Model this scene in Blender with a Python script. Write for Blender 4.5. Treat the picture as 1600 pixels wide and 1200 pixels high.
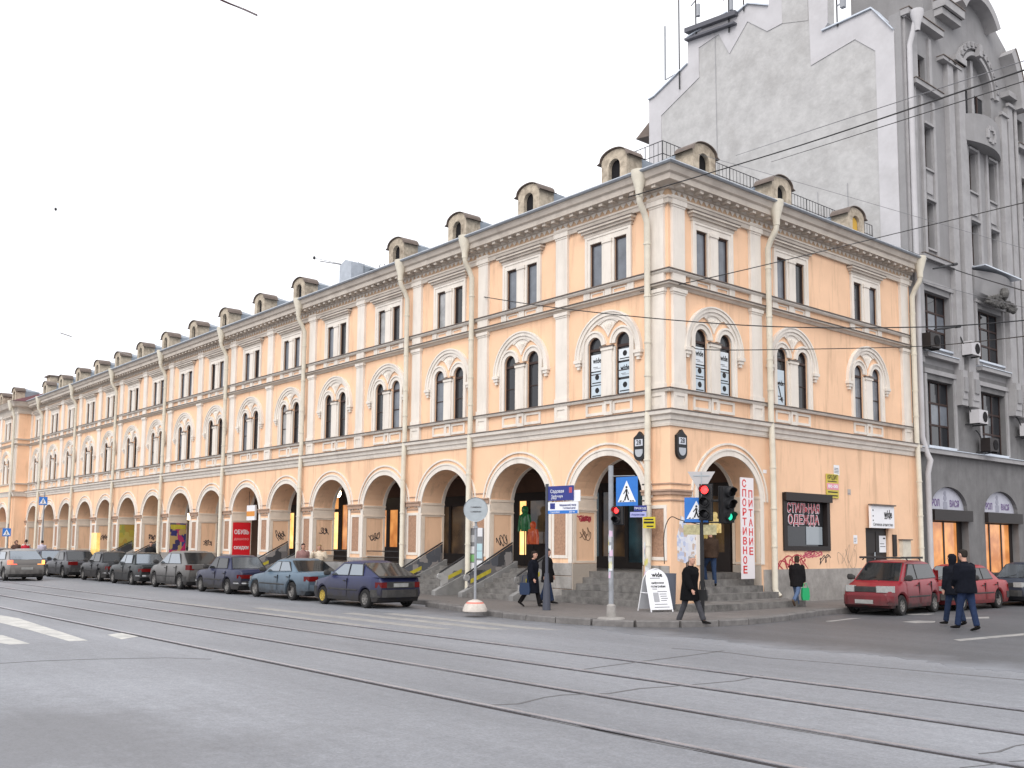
import bpy, bmesh, math, random
from mathutils import Vector, Matrix
from mathutils.geometry import tessellate_polygon
R_ = math.radians
random.seed(7)
scene = bpy.context.scene
for o in list(bpy.data.objects): bpy.data.objects.remove(o)
COL = scene.collection

# ------------------------------------------------------------------ camera
CAM = (18.894, -22.145, 1.908); YAW, PITCH, ROLL, FPX, SHY = -0.86479, 0.09953, 0.00779, 1550.3, 96.9
cam_d = bpy.data.cameras.new('camera'); cam = bpy.data.objects.new('camera', cam_d); COL.objects.link(cam)
_fw = Vector((math.sin(YAW)*math.cos(PITCH), math.cos(YAW)*math.cos(PITCH), math.sin(PITCH)))
_r0 = Vector((math.cos(YAW), -math.sin(YAW), 0)); _u0 = _r0.cross(_fw)
_rt = math.cos(ROLL)*_r0 + math.sin(ROLL)*_u0; _up = -math.sin(ROLL)*_r0 + math.cos(ROLL)*_u0
cam.matrix_world = Matrix(((_rt.x, _up.x, -_fw.x, CAM[0]), (_rt.y, _up.y, -_fw.y, CAM[1]), (_rt.z, _up.z, -_fw.z, CAM[2]), (0, 0, 0, 1)))
cam_d.sensor_width = 36; cam_d.lens = FPX/1600*36; cam_d.shift_y = SHY/1600
cam_d.clip_start = 0.1; cam_d.clip_end = 3000
scene.camera = cam
scene.render.resolution_x = 1024; scene.render.resolution_y = 768

# ------------------------------------------------------------------ sky and light (overcast)
world = bpy.data.worlds.new('World'); scene.world = world; world.use_nodes = True
wn, wl = world.node_tree.nodes, world.node_tree.links
wn.clear()
sky = wn.new('ShaderNodeTexSky'); sky.sky_type = 'NISHITA'; sky.sun_disc = False
SUN_EL, SUN_AZ = R_(40), R_(150)      # sun direction azimuth, clockwise from +Y
sky.sun_elevation = SUN_EL; sky.sun_rotation = SUN_AZ; sky.air_density = 1.0; sky.dust_density = 4.0
hs = wn.new('ShaderNodeHueSaturation'); hs.inputs['Saturation'].default_value = 0.10
mixw = wn.new('ShaderNodeMix'); mixw.data_type = 'RGBA'; mixw.inputs[0].default_value = 0.80
mixw.inputs[7].default_value = (8.9, 8.95, 9.35, 1)
bg = wn.new('ShaderNodeBackground'); bg.inputs[1].default_value = 0.12
wo = wn.new('ShaderNodeOutputWorld')
wl.new(sky.outputs[0], hs.inputs['Color']); wl.new(hs.outputs[0], mixw.inputs[6]); wl.new(mixw.outputs[2], bg.inputs[0]); wl.new(bg.outputs[0], wo.inputs[0])
sd = bpy.data.lights.new('sun', 'SUN'); sd.energy = 1.0; sd.angle = R_(40); sd.color = (1, .97, .93)
so = bpy.data.objects.new('sun', sd); COL.objects.link(so)
sv = Vector((math.sin(SUN_AZ)*math.cos(SUN_EL), math.cos(SUN_AZ)*math.cos(SUN_EL), math.sin(SUN_EL)))
so.rotation_euler = sv.to_track_quat('Z', 'Y').to_euler(); so.location = sv*60
scene.view_settings.view_transform = 'Standard'; scene.view_settings.look = 'None'; scene.view_settings.gamma = 1
scene.view_settings.exposure = 0.62

# ------------------------------------------------------------------ pixel -> place
def ray(u, v): return _fw + _rt*((u-800)/FPX) - _up*((v-600-SHY)/FPX)
def on(u, v, ax, val):
    d = ray(u, v); t = (val-CAM[ax])/d[ax]; return Vector(CAM)+d*t
def G(u, v, z=0.0): return on(u, v, 2, z)
def far(u, v, dist):                      # a point at a plausible distance along a sight line
    return Vector(CAM)+ray(u, v).normalized()*dist

# ------------------------------------------------------------------ materials
MATS = {}
def nt(name):
    m = bpy.data.materials.new(name); m.use_nodes = True
    n, l = m.node_tree.nodes, m.node_tree.links
    return m, n, l, n['Principled BSDF']
def mat(name, col, rough=.8, metal=0., spec=.3, var=.0, scale=3., bump=0., bscale=60., dirt=None, dscale=.5, damt=.5, streak=False, dr=(.48, .75)):
    """plain procedural surface: colour broken by two noises, optional stains, fine bump"""
    if name in MATS: return MATS[name]
    m, n, l, b = nt(name)
    b.inputs['Roughness'].default_value = rough; b.inputs['Metallic'].default_value = metal
    b.inputs['Specular IOR Level'].default_value = spec
    geo = n.new('ShaderNodeNewGeometry'); src = geo.outputs['Position']
    cur = None
    if var > 0:
        nz = n.new('ShaderNodeTexNoise'); nz.inputs['Scale'].default_value = scale; nz.inputs['Detail'].default_value = 6; nz.inputs['Roughness'].default_value = .65
        l.new(src, nz.inputs['Vector'])
        rp = n.new('ShaderNodeValToRGB'); e = rp.color_ramp.elements
        e[0].position = .3; e[1].position = .72
        e[0].color = (*[max(0, c*(1-var)) for c in col], 1); e[1].color = (*[min(1, c*(1+var*.7)) for c in col], 1)
        l.new(nz.outputs['Fac'], rp.inputs[0]); cur = rp.outputs[0]
    if dirt:
        mp = n.new('ShaderNodeMapping'); l.new(src, mp.inputs['Vector'])
        if streak: mp.inputs['Scale'].default_value = (3.2, 3.2, .35)
        n2 = n.new('ShaderNodeTexNoise'); n2.inputs['Scale'].default_value = dscale; n2.inputs['Detail'].default_value = 8; n2.inputs['Roughness'].default_value = .7
        l.new(mp.outputs[0], n2.inputs['Vector'])
        r2 = n.new('ShaderNodeValToRGB'); r2.color_ramp.elements[0].position = dr[0]; r2.color_ramp.elements[1].position = dr[1]
        r2.color_ramp.elements[1].color = (damt, damt, damt, 1)
        l.new(n2.outputs['Fac'], r2.inputs[0])
        mx = n.new('ShaderNodeMix'); mx.data_type = 'RGBA'
        l.new(r2.outputs[0], mx.inputs[0]); mx.inputs[7].default_value = (*dirt, 1)
        if cur: l.new(cur, mx.inputs[6])
        else: mx.inputs[6].default_value = (*col, 1)
        cur = mx.outputs[2]
    if cur: l.new(cur, b.inputs['Base Color'])
    else: b.inputs['Base Color'].default_value = (*col, 1)
    if bump > 0:
        n3 = n.new('ShaderNodeTexNoise'); n3.inputs['Scale'].default_value = bscale; n3.inputs['Detail'].default_value = 4
        l.new(src, n3.inputs['Vector'])
        bp = n.new('ShaderNodeBump'); bp.inputs['Strength'].default_value = bump; bp.inputs['Distance'].default_value = .02
        l.new(n3.outputs['Fac'], bp.inputs['Height']); l.new(bp.outputs[0], b.inputs['Normal'])
    MATS[name] = m; return m
def emit(name, col, strength, var=0., scale=2., col2=None):
    if name in MATS: return MATS[name]
    m, n, l, b = nt(name)
    b.inputs['Base Color'].default_value = (*[c*.2 for c in col], 1); b.inputs['Roughness'].default_value = .1
    b.inputs['Emission Strength'].default_value = strength
    if var > 0:
        geo = n.new('ShaderNodeNewGeometry')
        nz = n.new('ShaderNodeTexNoise'); nz.inputs['Scale'].default_value = scale; nz.inputs['Detail'].default_value = 3
        l.new(geo.outputs['Position'], nz.inputs['Vector'])
        rp = n.new('ShaderNodeValToRGB'); e = rp.color_ramp.elements
        e[0].position = .35; e[1].position = .7
        e[0].color = (*(col2 or [c*(1-var) for c in col]), 1); e[1].color = (*col, 1)
        l.new(nz.outputs['Fac'], rp.inputs[0]); l.new(rp.outputs[0], b.inputs['Emission Color'])
    else: b.inputs['Emission Color'].default_value = (*col, 1)
    MATS[name] = m; return m
def paint(name, col, dirt=.5, rough=.30):
    """car paint with road dirt low on the body"""
    if name in MATS: return MATS[name]
    m, n, l, b = nt(name)
    b.inputs['Coat Weight'].default_value = .06; b.inputs['Specular IOR Level'].default_value = .28; b.inputs['Coat Roughness'].default_value = .15
    tc = n.new('ShaderNodeTexCoord'); sp = n.new('ShaderNodeSeparateXYZ'); l.new(tc.outputs['Object'], sp.inputs[0])
    nz = n.new('ShaderNodeTexNoise'); nz.inputs['Scale'].default_value = 5; nz.inputs['Detail'].default_value = 6
    l.new(tc.outputs['Object'], nz.inputs['Vector'])
    mr = n.new('ShaderNodeMapRange'); mr.inputs[1].default_value = .15; mr.inputs[2].default_value = .95; mr.inputs[3].default_value = 1.0; mr.inputs[4].default_value = .0
    l.new(sp.outputs['Z'], mr.inputs[0])
    ml = n.new('ShaderNodeMath'); ml.operation = 'MULTIPLY'; l.new(mr.outputs[0], ml.inputs[0])
    ad = n.new('ShaderNodeMath'); ad.operation = 'ADD'; ad.inputs[1].default_value = .35; l.new(nz.outputs['Fac'], ad.inputs[0]); l.new(ad.outputs[0], ml.inputs[1])
    m2 = n.new('ShaderNodeMath'); m2.operation = 'MULTIPLY'; m2.use_clamp = True; m2.inputs[1].default_value = dirt*2.3; l.new(ml.outputs[0], m2.inputs[0])
    mx = n.new('ShaderNodeMix'); mx.data_type = 'RGBA'; l.new(m2.outputs[0], mx.inputs[0]); mx.inputs[6].default_value = (*col, 1); mx.inputs[7].default_value = (.030, .027, .026, 1)
    l.new(mx.outputs[2], b.inputs['Base Color'])
    rr = n.new('ShaderNodeMapRange'); rr.inputs[3].default_value = rough; rr.inputs[4].default_value = .6; l.new(m2.outputs[0], rr.inputs[0]); l.new(rr.outputs[0], b.inputs['Roughness'])
    MATS[name] = m; return m

# ------------------------------------------------------------------ mesh builder
class MB:
    def __init__(s): s.v = []; s.f = []; s.m = []; s.mi = 0
    def add(s, vs, fs):
        k = len(s.v); s.v += [tuple(p) for p in vs]; s.f += [tuple(i+k for i in f) for f in fs]; s.m += [s.mi]*len(fs); return s
    def box(s, x0, x1, y0, y1, z0, z1):
        return s.add([(x0,y0,z0),(x1,y0,z0),(x1,y1,z0),(x0,y1,z0),(x0,y0,z1),(x1,y0,z1),(x1,y1,z1),(x0,y1,z1)],
                     [(0,3,2,1),(4,5,6,7),(0,1,5,4),(1,2,6,5),(2,3,7,6),(3,0,4,7)])
    def plate(s, outer, holes, d0, d1, plane='xz', front=True, back=True):
        """flat slab with holes; outline in (a,b), depth d0..d1 along the third axis"""
        loops = [outer]+list(holes); flat = [p for lp in loops for p in lp]
        tri = tessellate_polygon([[Vector((a, b, 0)) for a, b in lp] for lp in loops])
        P = {'xz': lambda a, b, d: (a, d, b), 'yz': lambda a, b, d: (d, a, b), 'xy': lambda a, b, d: (a, b, d)}[plane]
        N = len(flat); vs = [P(a, b, d0) for a, b in flat]+[P(a, b, d1) for a, b in flat]; fs = []
        for t in tri:
            if front: fs.append(tuple(t))
            if back: fs.append(tuple(i+N for i in reversed(t)))
        k = 0
        for lp in loops:
            n = len(lp)
            for i in range(n): j = (i+1) % n; fs.append((k+i, k+j, k+j+N, k+i+N))
            k += n
        return s.add(vs, fs)
    def tube(s, path, r, n=8, cap=True):
        path = [Vector(p) for p in path]; rs = r if isinstance(r, (list, tuple)) else [r]*len(path)
        vs = []; fs = []; ref = None
        for i, p in enumerate(path):
            t = (path[min(i+1, len(path)-1)]-path[max(i-1, 0)]).normalized()
            if ref is None: ref = Vector((0, 0, 1)) if abs(t.z) < .9 else Vector((1, 0, 0))
            a = (ref-t*ref.dot(t)).normalized(); ref = a; b = t.cross(a)
            rr = rs[i]; ra, rb = rr if isinstance(rr, tuple) else (rr, rr)
            for k in range(n):
                th = 2*math.pi*k/n; vs.append(p+a*(ra*math.cos(th))+b*(rb*math.sin(th)))
        for i in range(len(path)-1):
            for k in range(n):
                k2 = (k+1) % n; fs.append((i*n+k, i*n+k2, (i+1)*n+k2, (i+1)*n+k))
        if cap: fs.append(tuple(range(n))[::-1]); fs.append(tuple(range((len(path)-1)*n, len(path)*n)))
        return s.add(vs, fs)
    def ell(s, path, lat, n=12):
        """closed tube with elliptic rings: path of (point, r_lateral, r_depth); lat = lateral axis"""
        vs = []; fs = []; L = Vector(lat)
        pts = [Vector(p[0]) for p in path]
        for i, (p, ra, rb) in enumerate(path):
            t = (pts[min(i+1, len(pts)-1)]-pts[max(i-1, 0)]).normalized()
            a = (L-t*L.dot(t)).normalized(); b = t.cross(a)
            for k in range(n):
                th = 2*math.pi*k/n; vs.append(Vector(p)+a*(ra*math.cos(th))+b*(rb*math.sin(th)))
        for i in range(len(pts)-1):
            for k in range(n):
                k2 = (k+1) % n; fs.append((i*n+k, i*n+k2, (i+1)*n+k2, (i+1)*n+k))
        fs.append(tuple(range(n))[::-1]); fs.append(tuple(range((len(pts)-1)*n, len(pts)*n)))
        return s.add(vs, fs)
    def lathe(s, prof, n=16, c=(0, 0, 0), axis='z'):
        vs = []; fs = []; m = len(prof)
        for k in range(n):
            th = 2*math.pi*k/n
            for r, h in prof:
                p = (r*math.cos(th), r*math.sin(th), h) if axis == 'z' else (r*math.cos(th), h, r*math.sin(th))
                vs.append((p[0]+c[0], p[1]+c[1], p[2]+c[2]))
        for k in range(n):
            k2 = (k+1) % n
            for i in range(m-1): fs.append((k*m+i, k2*m+i, k2*m+i+1, k*m+i+1))
        return s.add(vs, fs)
    def sweep(s, path, prof, closed=False):
        """moulding: path of (x,y) walked with the wall on its left hand, prof of (out,z); mitred corners"""
        n = len(path); vs = []; fs = []; m = len(prof); P = [Vector(p) for p in path]
        for i in range(n):
            d1 = (P[i]-P[i-1]).normalized() if i > 0 else (P[1]-P[0]).normalized()
            d2 = (P[i+1]-P[i]).normalized() if i < n-1 else d1
            n1 = Vector((d1.y, -d1.x)); n2 = Vector((d2.y, -d2.x)); b = n1+n2; b = b/(b.dot(n1)) if b.length > 1e-6 else n1
            for o, z in prof: vs.append((P[i].x+b.x*o, P[i].y+b.y*o, z))
        for i in range(n-1):
            for k in range(m): k2 = (k+1) % m; fs.append((i*m+k, i*m+k2, (i+1)*m+k2, (i+1)*m+k))
        fs.append(tuple(range(m))); fs.append(tuple(range((n-1)*m, n*m))[::-1])
        return s.add(vs, fs)
    def ring(s, c, r0, r1, a0, a1, y0, y1, n=20, sx=1., sz=1.):
        """flat arch band in the xz plane, radii r0<r1, from angle a0 to a1"""
        pts = [(c[0]+r1*sx*math.cos(a0+(a1-a0)*i/n), c[1]+(r1-r0+r0*sz)*math.sin(a0+(a1-a0)*i/n)) for i in range(n+1)]
        ins = [(c[0]+r0*sx*math.cos(a0+(a1-a0)*i/n), c[1]+r0*sz*math.sin(a0+(a1-a0)*i/n)) for i in range(n+1)]
        vs = []; fs = []
        for (a, b), (e, f) in zip(pts, ins): vs += [(a, y0, b), (e, y0, f), (a, y1, b), (e, y1, f)]
        for i in range(n):
            k = 4*i; j = k+4
            fs += [(k, j, j+1, k+1), (k+2, k+3, j+3, j+2), (k, k+2, j+2, j), (k+1, j+1, j+3, k+3)]
        fs += [(0, 1, 3, 2), (4*n, 4*n+2, 4*n+3, 4*n+1)]
        return s.add(vs, fs)
    def mesh(s, name, mats, smooth=False, ang=38, recalc=True):
        me = bpy.data.meshes.new(name); me.from_pydata([tuple(map(float, p)) for p in s.v], [], s.f)
        mats = mats if isinstance(mats, (list, tuple)) else [mats]
        for m in mats: me.materials.append(m)
        if len(mats) > 1: me.polygons.foreach_set('material_index', s.m)
        if recalc:
            bm = bmesh.new(); bm.from_mesh(me); bmesh.ops.recalc_face_normals(bm, faces=bm.faces); bm.to_mesh(me); bm.free()
        if smooth:
            me.shade_smooth(); me.set_sharp_from_angle(angle=R_(ang))
        me.update(); return me
def obj(name, me, parent=None, loc=(0, 0, 0), rz=0., label=None, cat=None, group=None, kind=None):
    o = bpy.data.objects.new(name, me); COL.objects.link(o); o.location = loc; o.rotation_euler = (0, 0, rz)
    if parent: o.parent = parent
    for k, val in (('label', label), ('category', cat), ('group', group), ('kind', kind)):
        if val: o[k] = val
    return o
def thing(name, label, cat, loc=(0, 0, 0), rz=0., group=None): return obj(name, None, None, loc, rz, label, cat, group)
def mbx(*a): return MB().box(*a)
def arch_pts(cx, hw, zb, zs, rise, n=16):
    """outline of an arched opening, bottom zb, spring zs"""
    return [(cx-hw, zb)]+[(cx-hw*math.cos(math.pi*i/n), zs+rise*math.sin(math.pi*i/n)) for i in range(n+1)]+[(cx+hw, zb)]
def rect(x0, x1, z0, z1): return [(x0, z0), (x1, z0), (x1, z1), (x0, z1)]
_txt = {}
def text_mesh(s, size, m, bold=0.0, width=None, ext=.002):
    key = (s, size, m.name, bold, width)
    if key in _txt: return _txt[key]
    c = bpy.data.curves.new('lettering', 'FONT'); c.body = s; c.size = size; c.align_x = 'CENTER'; c.align_y = 'CENTER'; c.extrude = ext; c.offset = bold*size; c.resolution_u = 2
    t = bpy.data.objects.new('lettering_source', c); COL.objects.link(t)
    dg = bpy.context.evaluated_depsgraph_get(); me = bpy.data.meshes.new_from_object(t.evaluated_get(dg))
    bpy.data.objects.remove(t)
    xs = [v.co.x for v in me.vertices] or [0]
    sc = width/(max(xs)-min(xs)) if width and max(xs) > min(xs) else 1
    for v in me.vertices: x, y, z = v.co; v.co = (x*sc, -z, y)      # upright, reading from -y
    me.materials.clear(); me.materials.append(m); me.name = 'lettering'; _txt[key] = me; return me
# ------------------------------------------------------------------ palette
M_wall = mat('peach_stucco', (.83, .545, .358), .9, var=.08, scale=.6, bump=.25, bscale=25, dirt=(.60, .39, .255), dscale=.8, damt=.7, streak=True, dr=(.52, .64))
M_trim = mat('cream_trim', (.73, .67, .60), .85, var=.08, scale=1.2, bump=.15, bscale=30, dirt=(.40, .35, .31), dscale=.8, damt=.45, streak=True)
M_cap = mat('dark_lead_capping', (.15, .118, .10), .6, var=.25, scale=4)
M_corn = mat('grey_cornice_stucco', (.59, .525, .455), .85, var=.1, scale=1.5, dirt=(.28, .23, .2), dscale=1.2, damt=.5)
M_pipe = mat('cream_pipe_paint', (.64, .59, .49), .55, var=.07, scale=3, dirt=(.36, .31, .25), dscale=2.5, damt=.4)
M_panel = mat('brown_stone_panel', (.40, .24, .16), .95, var=.3, scale=14, bump=.8, bscale=40)
M_stone = mat('grey_plinth_stone', (.34, .32, .30), .9, var=.25, scale=3, bump=.5, bscale=30, dirt=(.14, .13, .12), dscale=1.2, damt=.6)
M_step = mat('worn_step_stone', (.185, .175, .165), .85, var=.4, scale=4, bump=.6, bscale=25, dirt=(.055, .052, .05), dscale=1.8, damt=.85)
M_glass = mat('window_glass', (.018, .020, .024), .06, spec=.5)
M_glass2 = mat('pale_curtained_glass', (.16, .175, .20), .12, spec=.5, var=.3, scale=1.5)
M_glass3 = mat('net_curtain_glass', (.34, .34, .34), .25, spec=.5, var=.35, scale=3)
M_frame = mat('dark_brown_window_wood', (.045, .026, .022), .6, var=.2)
M_roof = mat('zinc_roof', (.30, .335, .375), .45, metal=.5, var=.18, scale=1.2, dirt=(.16, .16, .17), dscale=1.5, damt=.4)
M_dorm = mat('ochre_dormer_stucco', (.50, .425, .33), .95, var=.30, scale=5, bump=.6, dirt=(.13, .095, .07), dscale=2.2, damt=.9)
M_dark = mat('dark_void', (.012, .011, .012), .95)
M_iron = mat('dark_iron', (.03, .03, .032), .6)
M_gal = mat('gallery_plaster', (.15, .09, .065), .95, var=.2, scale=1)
M_shopw = mat('dark_shop_joinery', (.022, .017, .016), .5)
M_white = mat('white_board', (.78, .78, .80), .5, var=.04)
M_black = mat('black_print', (.015, .015, .017), .6)
M_red = mat('red_sign_print', (.72, .045, .04), .5)
M_lit = emit('warm_lit_pane', (.92, .40, .12), .62, .5, 1.4, (.48, .16, .045))
M_lit2 = emit('bright_lit_pane', (1., .62, .24), 1.25, .5, 1.6, (.85, .36, .09))
M_dim = emit('dim_shop_pane', (.10, .06, .03), .45, .6, 1.5, (.008, .008, .01))
M_green = emit('cool_shop_pane', (.02, .045, .055), .6, .6, 1.2, (.006, .008, .01))
M_globe = emit('lamp_globe', (1., .80, .50), 7)

# ------------------------------------------------------------------ ground, roads, pavement
W = 4.15; X0 = -.36; NB = 16; XE = X0-NB*W; LB = 14.3
def bx_(k): return X0-(k-.5)*W            # centre of bay k (1..16)
def asphalt(name, col, dark, rough=.62, stain=None, edge=None):
    m, n, l, b = nt(name); geo = n.new('ShaderNodeNewGeometry')
    def noise(sc, det=6, ro=.6, st=None):
        z = n.new('ShaderNodeTexNoise'); z.inputs['Scale'].default_value = sc; z.inputs['Detail'].default_value = det; z.inputs['Roughness'].default_value = ro
        if st:
            mp = n.new('ShaderNodeMapping'); mp.inputs['Scale'].default_value = st; l.new(geo.outputs['Position'], mp.inputs['Vector']); l.new(mp.outputs[0], z.inputs['Vector'])
        else: l.new(geo.outputs['Position'], z.inputs['Vector'])
        return z
    r = n.new('ShaderNodeValToRGB'); e = r.color_ramp.elements; e[0].position = .28; e[1].position = .72; e[0].color = (*[c*.70 for c in col], 1); e[1].color = (*[c*1.18 for c in col], 1)
    l.new(noise(.22, 8, .62, (.35, 1., 1.)).outputs['Fac'], r.inputs[0])
    r2 = n.new('ShaderNodeValToRGB'); r2.color_ramp.elements[0].position = .56; r2.color_ramp.elements[1].position = .72; r2.color_ramp.elements[1].color = (.55, .55, .55, 1)
    l.new(noise(.5, 10, .7).outputs['Fac'], r2.inputs[0])
    mx = n.new('ShaderNodeMix'); mx.data_type = 'RGBA'; l.new(r2.outputs[0], mx.inputs[0]); l.new(r.outputs[0], mx.inputs[6]); mx.inputs[7].default_value = (*dark, 1)
    g = n.new('ShaderNodeValToRGB'); g.color_ramp.elements[0].position = .3; g.color_ramp.elements[1].position = .7; g.color_ramp.elements[0].color = (.72, .72, .72, 1); g.color_ramp.elements[1].color = (1.12, 1.12, 1.12, 1)
    l.new(noise(28, 5, .85).outputs['Fac'], g.inputs[0])
    mm = n.new('ShaderNodeMix'); mm.data_type = 'RGBA'; mm.blend_type = 'MULTIPLY'; mm.inputs[0].default_value = 1; l.new(mx.outputs[2], mm.inputs[6]); l.new(g.outputs[0], mm.inputs[7])
    last = mm.outputs[2]
    # speckled aggregate, wheel-track streaks and small tar spots
    for sc, lo_, hi_, p0, p1, st_ in ((7, .86, 1.12, .35, .65, None), (1.3, .88, 1.10, .3, .7, (.06, 1., 1.)), (2.6, .62, 1., .30, .36, None)):
        gr = n.new('ShaderNodeValToRGB'); gr.color_ramp.elements[0].position = p0; gr.color_ramp.elements[1].position = p1
        gr.color_ramp.elements[0].color = (lo_, lo_, lo_, 1); gr.color_ramp.elements[1].color = (hi_, hi_, hi_, 1); l.new(noise(sc, 8, .75, st_).outputs['Fac'], gr.inputs[0])
        mq = n.new('ShaderNodeMix'); mq.data_type = 'RGBA'; mq.blend_type = 'MULTIPLY'; mq.inputs[0].default_value = 1; l.new(last, mq.inputs[6]); l.new(gr.outputs[0], mq.inputs[7]); last = mq.outputs[2]
    if edge:                                 # worn margin: the paler carriageway's dust spreads over the darker asphalt
        sp_ = n.new('ShaderNodeSeparateXYZ'); l.new(geo.outputs['Position'], sp_.inputs[0])
        ad_ = n.new('ShaderNodeMath'); ad_.operation = 'MULTIPLY_ADD'; l.new(noise(.9, 9, .7).outputs['Fac'], ad_.inputs[0]); ad_.inputs[1].default_value = 3.2; l.new(sp_.outputs['Y'], ad_.inputs[2])
        me_ = n.new('ShaderNodeMapRange'); me_.inputs[1].default_value = edge[0]; me_.inputs[2].default_value = edge[1]; me_.inputs[3].default_value = 1; me_.inputs[4].default_value = 0; l.new(ad_.outputs[0], me_.inputs[0])
        mk = n.new('ShaderNodeMix'); mk.data_type = 'RGBA'; l.new(me_.outputs[0], mk.inputs[0]); l.new(last, mk.inputs[6]); mk.inputs[7].default_value = (*edge[2], 1); last = mk.outputs[2]
    if stain:                                # an old darker patch of asphalt with ragged edges
        q = G(*stain); vd = n.new('ShaderNodeVectorMath'); vd.operation = 'DISTANCE'; l.new(geo.outputs['Position'], vd.inputs[0]); vd.inputs[1].default_value = (q.x-1.2, q.y-.6, 0)
        z = noise(.55, 9, .72); ma = n.new('ShaderNodeMath'); ma.operation = 'MULTIPLY_ADD'; l.new(z.outputs['Fac'], ma.inputs[0]); ma.inputs[1].default_value = -8.0; l.new(vd.outputs['Value'], ma.inputs[2])
        mr = n.new('ShaderNodeMapRange'); mr.inputs[1].default_value = -2.6; mr.inputs[2].default_value = -.2; mr.inputs[3].default_value = .55; mr.inputs[4].default_value = 0; l.new(ma.outputs[0], mr.inputs[0])
        ms = n.new('ShaderNodeMix'); ms.data_type = 'RGBA'; l.new(mr.outputs[0], ms.inputs[0]); l.new(last, ms.inputs[6]); ms.inputs[7].default_value = (.105, .103, .107, 1); last = ms.outputs[2]
    l.new(last, b.inputs['Base Color']); b.inputs['Roughness'].default_value = rough; b.inputs['Specular IOR Level'].default_value = .4
    bp = n.new('ShaderNodeBump'); bp.inputs['Strength'].default_value = .3; bp.inputs['Distance'].default_value = .01; l.new(noise(40, 4, .7).outputs['Fac'], bp.inputs['Height']); l.new(bp.outputs[0], b.inputs['Normal'])
    MATS[name] = m; return m
M_asph = asphalt('worn_grey_asphalt', (.236, .243, .262), (.186, .191, .203), stain=(60, 1200))
M_asph2 = asphalt('dark_patched_asphalt', (.108, .109, .116), (.078, .078, .083), .55, edge=(-4.6, -3.0, (.195, .203, .222)))
M_pave = asphalt('dirty_pavement', (.165, .150, .142), (.095, .088, .083), .7)
M_kerb = mat('granite_kerb', (.165, .155, .15), .85, var=.3, scale=5, bump=.4, dirt=(.1, .095, .09), dscale=2, damt=.6)
M_paintw = mat('worn_white_road_paint', (.50, .49, .46), .7, var=.2, scale=2, dirt=(.23, .23, .235), dscale=3.0, damt=.75)
M_faded = mat('faded_road_paint', (.30, .29, .275), .7, var=.2, scale=3, dirt=(.17, .17, .175), dscale=2.0, damt=.9)
M_rail = mat('polished_rail_steel', (.50, .50, .54), .36, metal=.8, var=.22, scale=6)
M_groove = mat('dark_rail_groove', (.035, .03, .032), .9, var=.3)  # flat groove strip, its shadow line put into the colour
M_tar = mat('crack_sealing_tar', (.12, .118, .122), .7)
obj('ground', MB().add([(-400, -400, 0), (400, -400, 0), (400, 400, 0), (-400, 400, 0)], [(0, 1, 2, 3)]).mesh('ground', M_asph), kind='structure')
# side street of darker asphalt, with a ragged edge against the main carriageway
rnd = random.Random(3)
edge = [(-6.0, -6.3), (-2, -6.5), (.5, -6.0)] + [(1.2+.1375*i, -5.75+.25*math.sin(i*.23)+rnd.uniform(-.16, .16)) for i in range(80)] + [(13+i*3, -6.3+rnd.uniform(-.2, .2)) for i in range(5)]
sr = edge+[(25, 60), (1.5, 60), (1.5, -3), (-6, -3.0)]
obj('side_road', MB().plate(sr, [], -.05, .004, 'xy').mesh('side_road', M_asph2), kind='structure')
def catmull(p, n=6):
    out = []
    for i in range(len(p)-1):
        a, b, c, d = p[max(i-1, 0)], p[i], p[i+1], p[min(i+2, len(p)-1)]
        for k in range(n):
            t = k/n; out.append(tuple(.5*((2*b[j])+(c[j]-a[j])*t+(2*a[j]-5*b[j]+4*c[j]-d[j])*t*t+(3*b[j]-a[j]-3*c[j]+d[j])*t**3) for j in range(len(b))))
    return out+[tuple(p[-1])]
kp = catmull([(-86, -3.3), (-40, -3.35), (-9, -3.4), (-6.5, -3.9), (-4.1, -4.45), (-1.8, -5.0), (.4, -5.15), (2.2, -4.75), (3.3, -3.75), (3.75, -2.0), (3.55, .2), (3.05, 2.2), (2.85, 5), (2.8, 15), (2.8, 40)], 5)
pav = obj('pavement', MB().plate([(x, y) for x, y in kp]+[(-1.0, 40), (-1.0, 2), (-86, 2)], [], -.05, .146, 'xy').mesh('pavement', M_pave), kind='structure')
# kerb stones along the edge of the pavement
def walk(path, step):
    d = 0; out = [Vector(path[0])]; need = step
    for a, b in zip(path, path[1:]):
        a, b = Vector(a), Vector(b); L = (b-a).length; pos = 0
        while pos+need <= L: pos += need; out.append(a+(b-a)*(pos/L)); need = step
        need -= L-pos
    return out
M_kerbstone = MB().add([(-.5,-.15,-.1),(.5,-.15,-.1),(.5,.15,-.1),(-.5,.15,-.1),(-.5,-.15,.13),(.5,-.15,.13),(.5,.15,.155),(-.5,.15,.155),(-.5,-.13,.155),(.5,-.13,.155)],
    [(0,3,2,1),(0,1,5,4),(4,5,9,8),(8,9,6,7),(2,3,7,6),(1,2,6,9,5),(0,4,8,7,3)]).mesh('kerb_stone', M_kerb)
kpts = walk([p for p in kp if -42 < p[0] and p[1] < 22], 1.03)
for a, b in zip(kpts, kpts[1:]):
    c = (a+b)/2; o = obj('kerb_stone', M_kerbstone, pav, (c.x, c.y, rnd.uniform(-.008, .012)), math.atan2((b-a).y, (b-a).x)+rnd.uniform(-.012, .012)); o.scale.x = (b-a).length*.985
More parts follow.
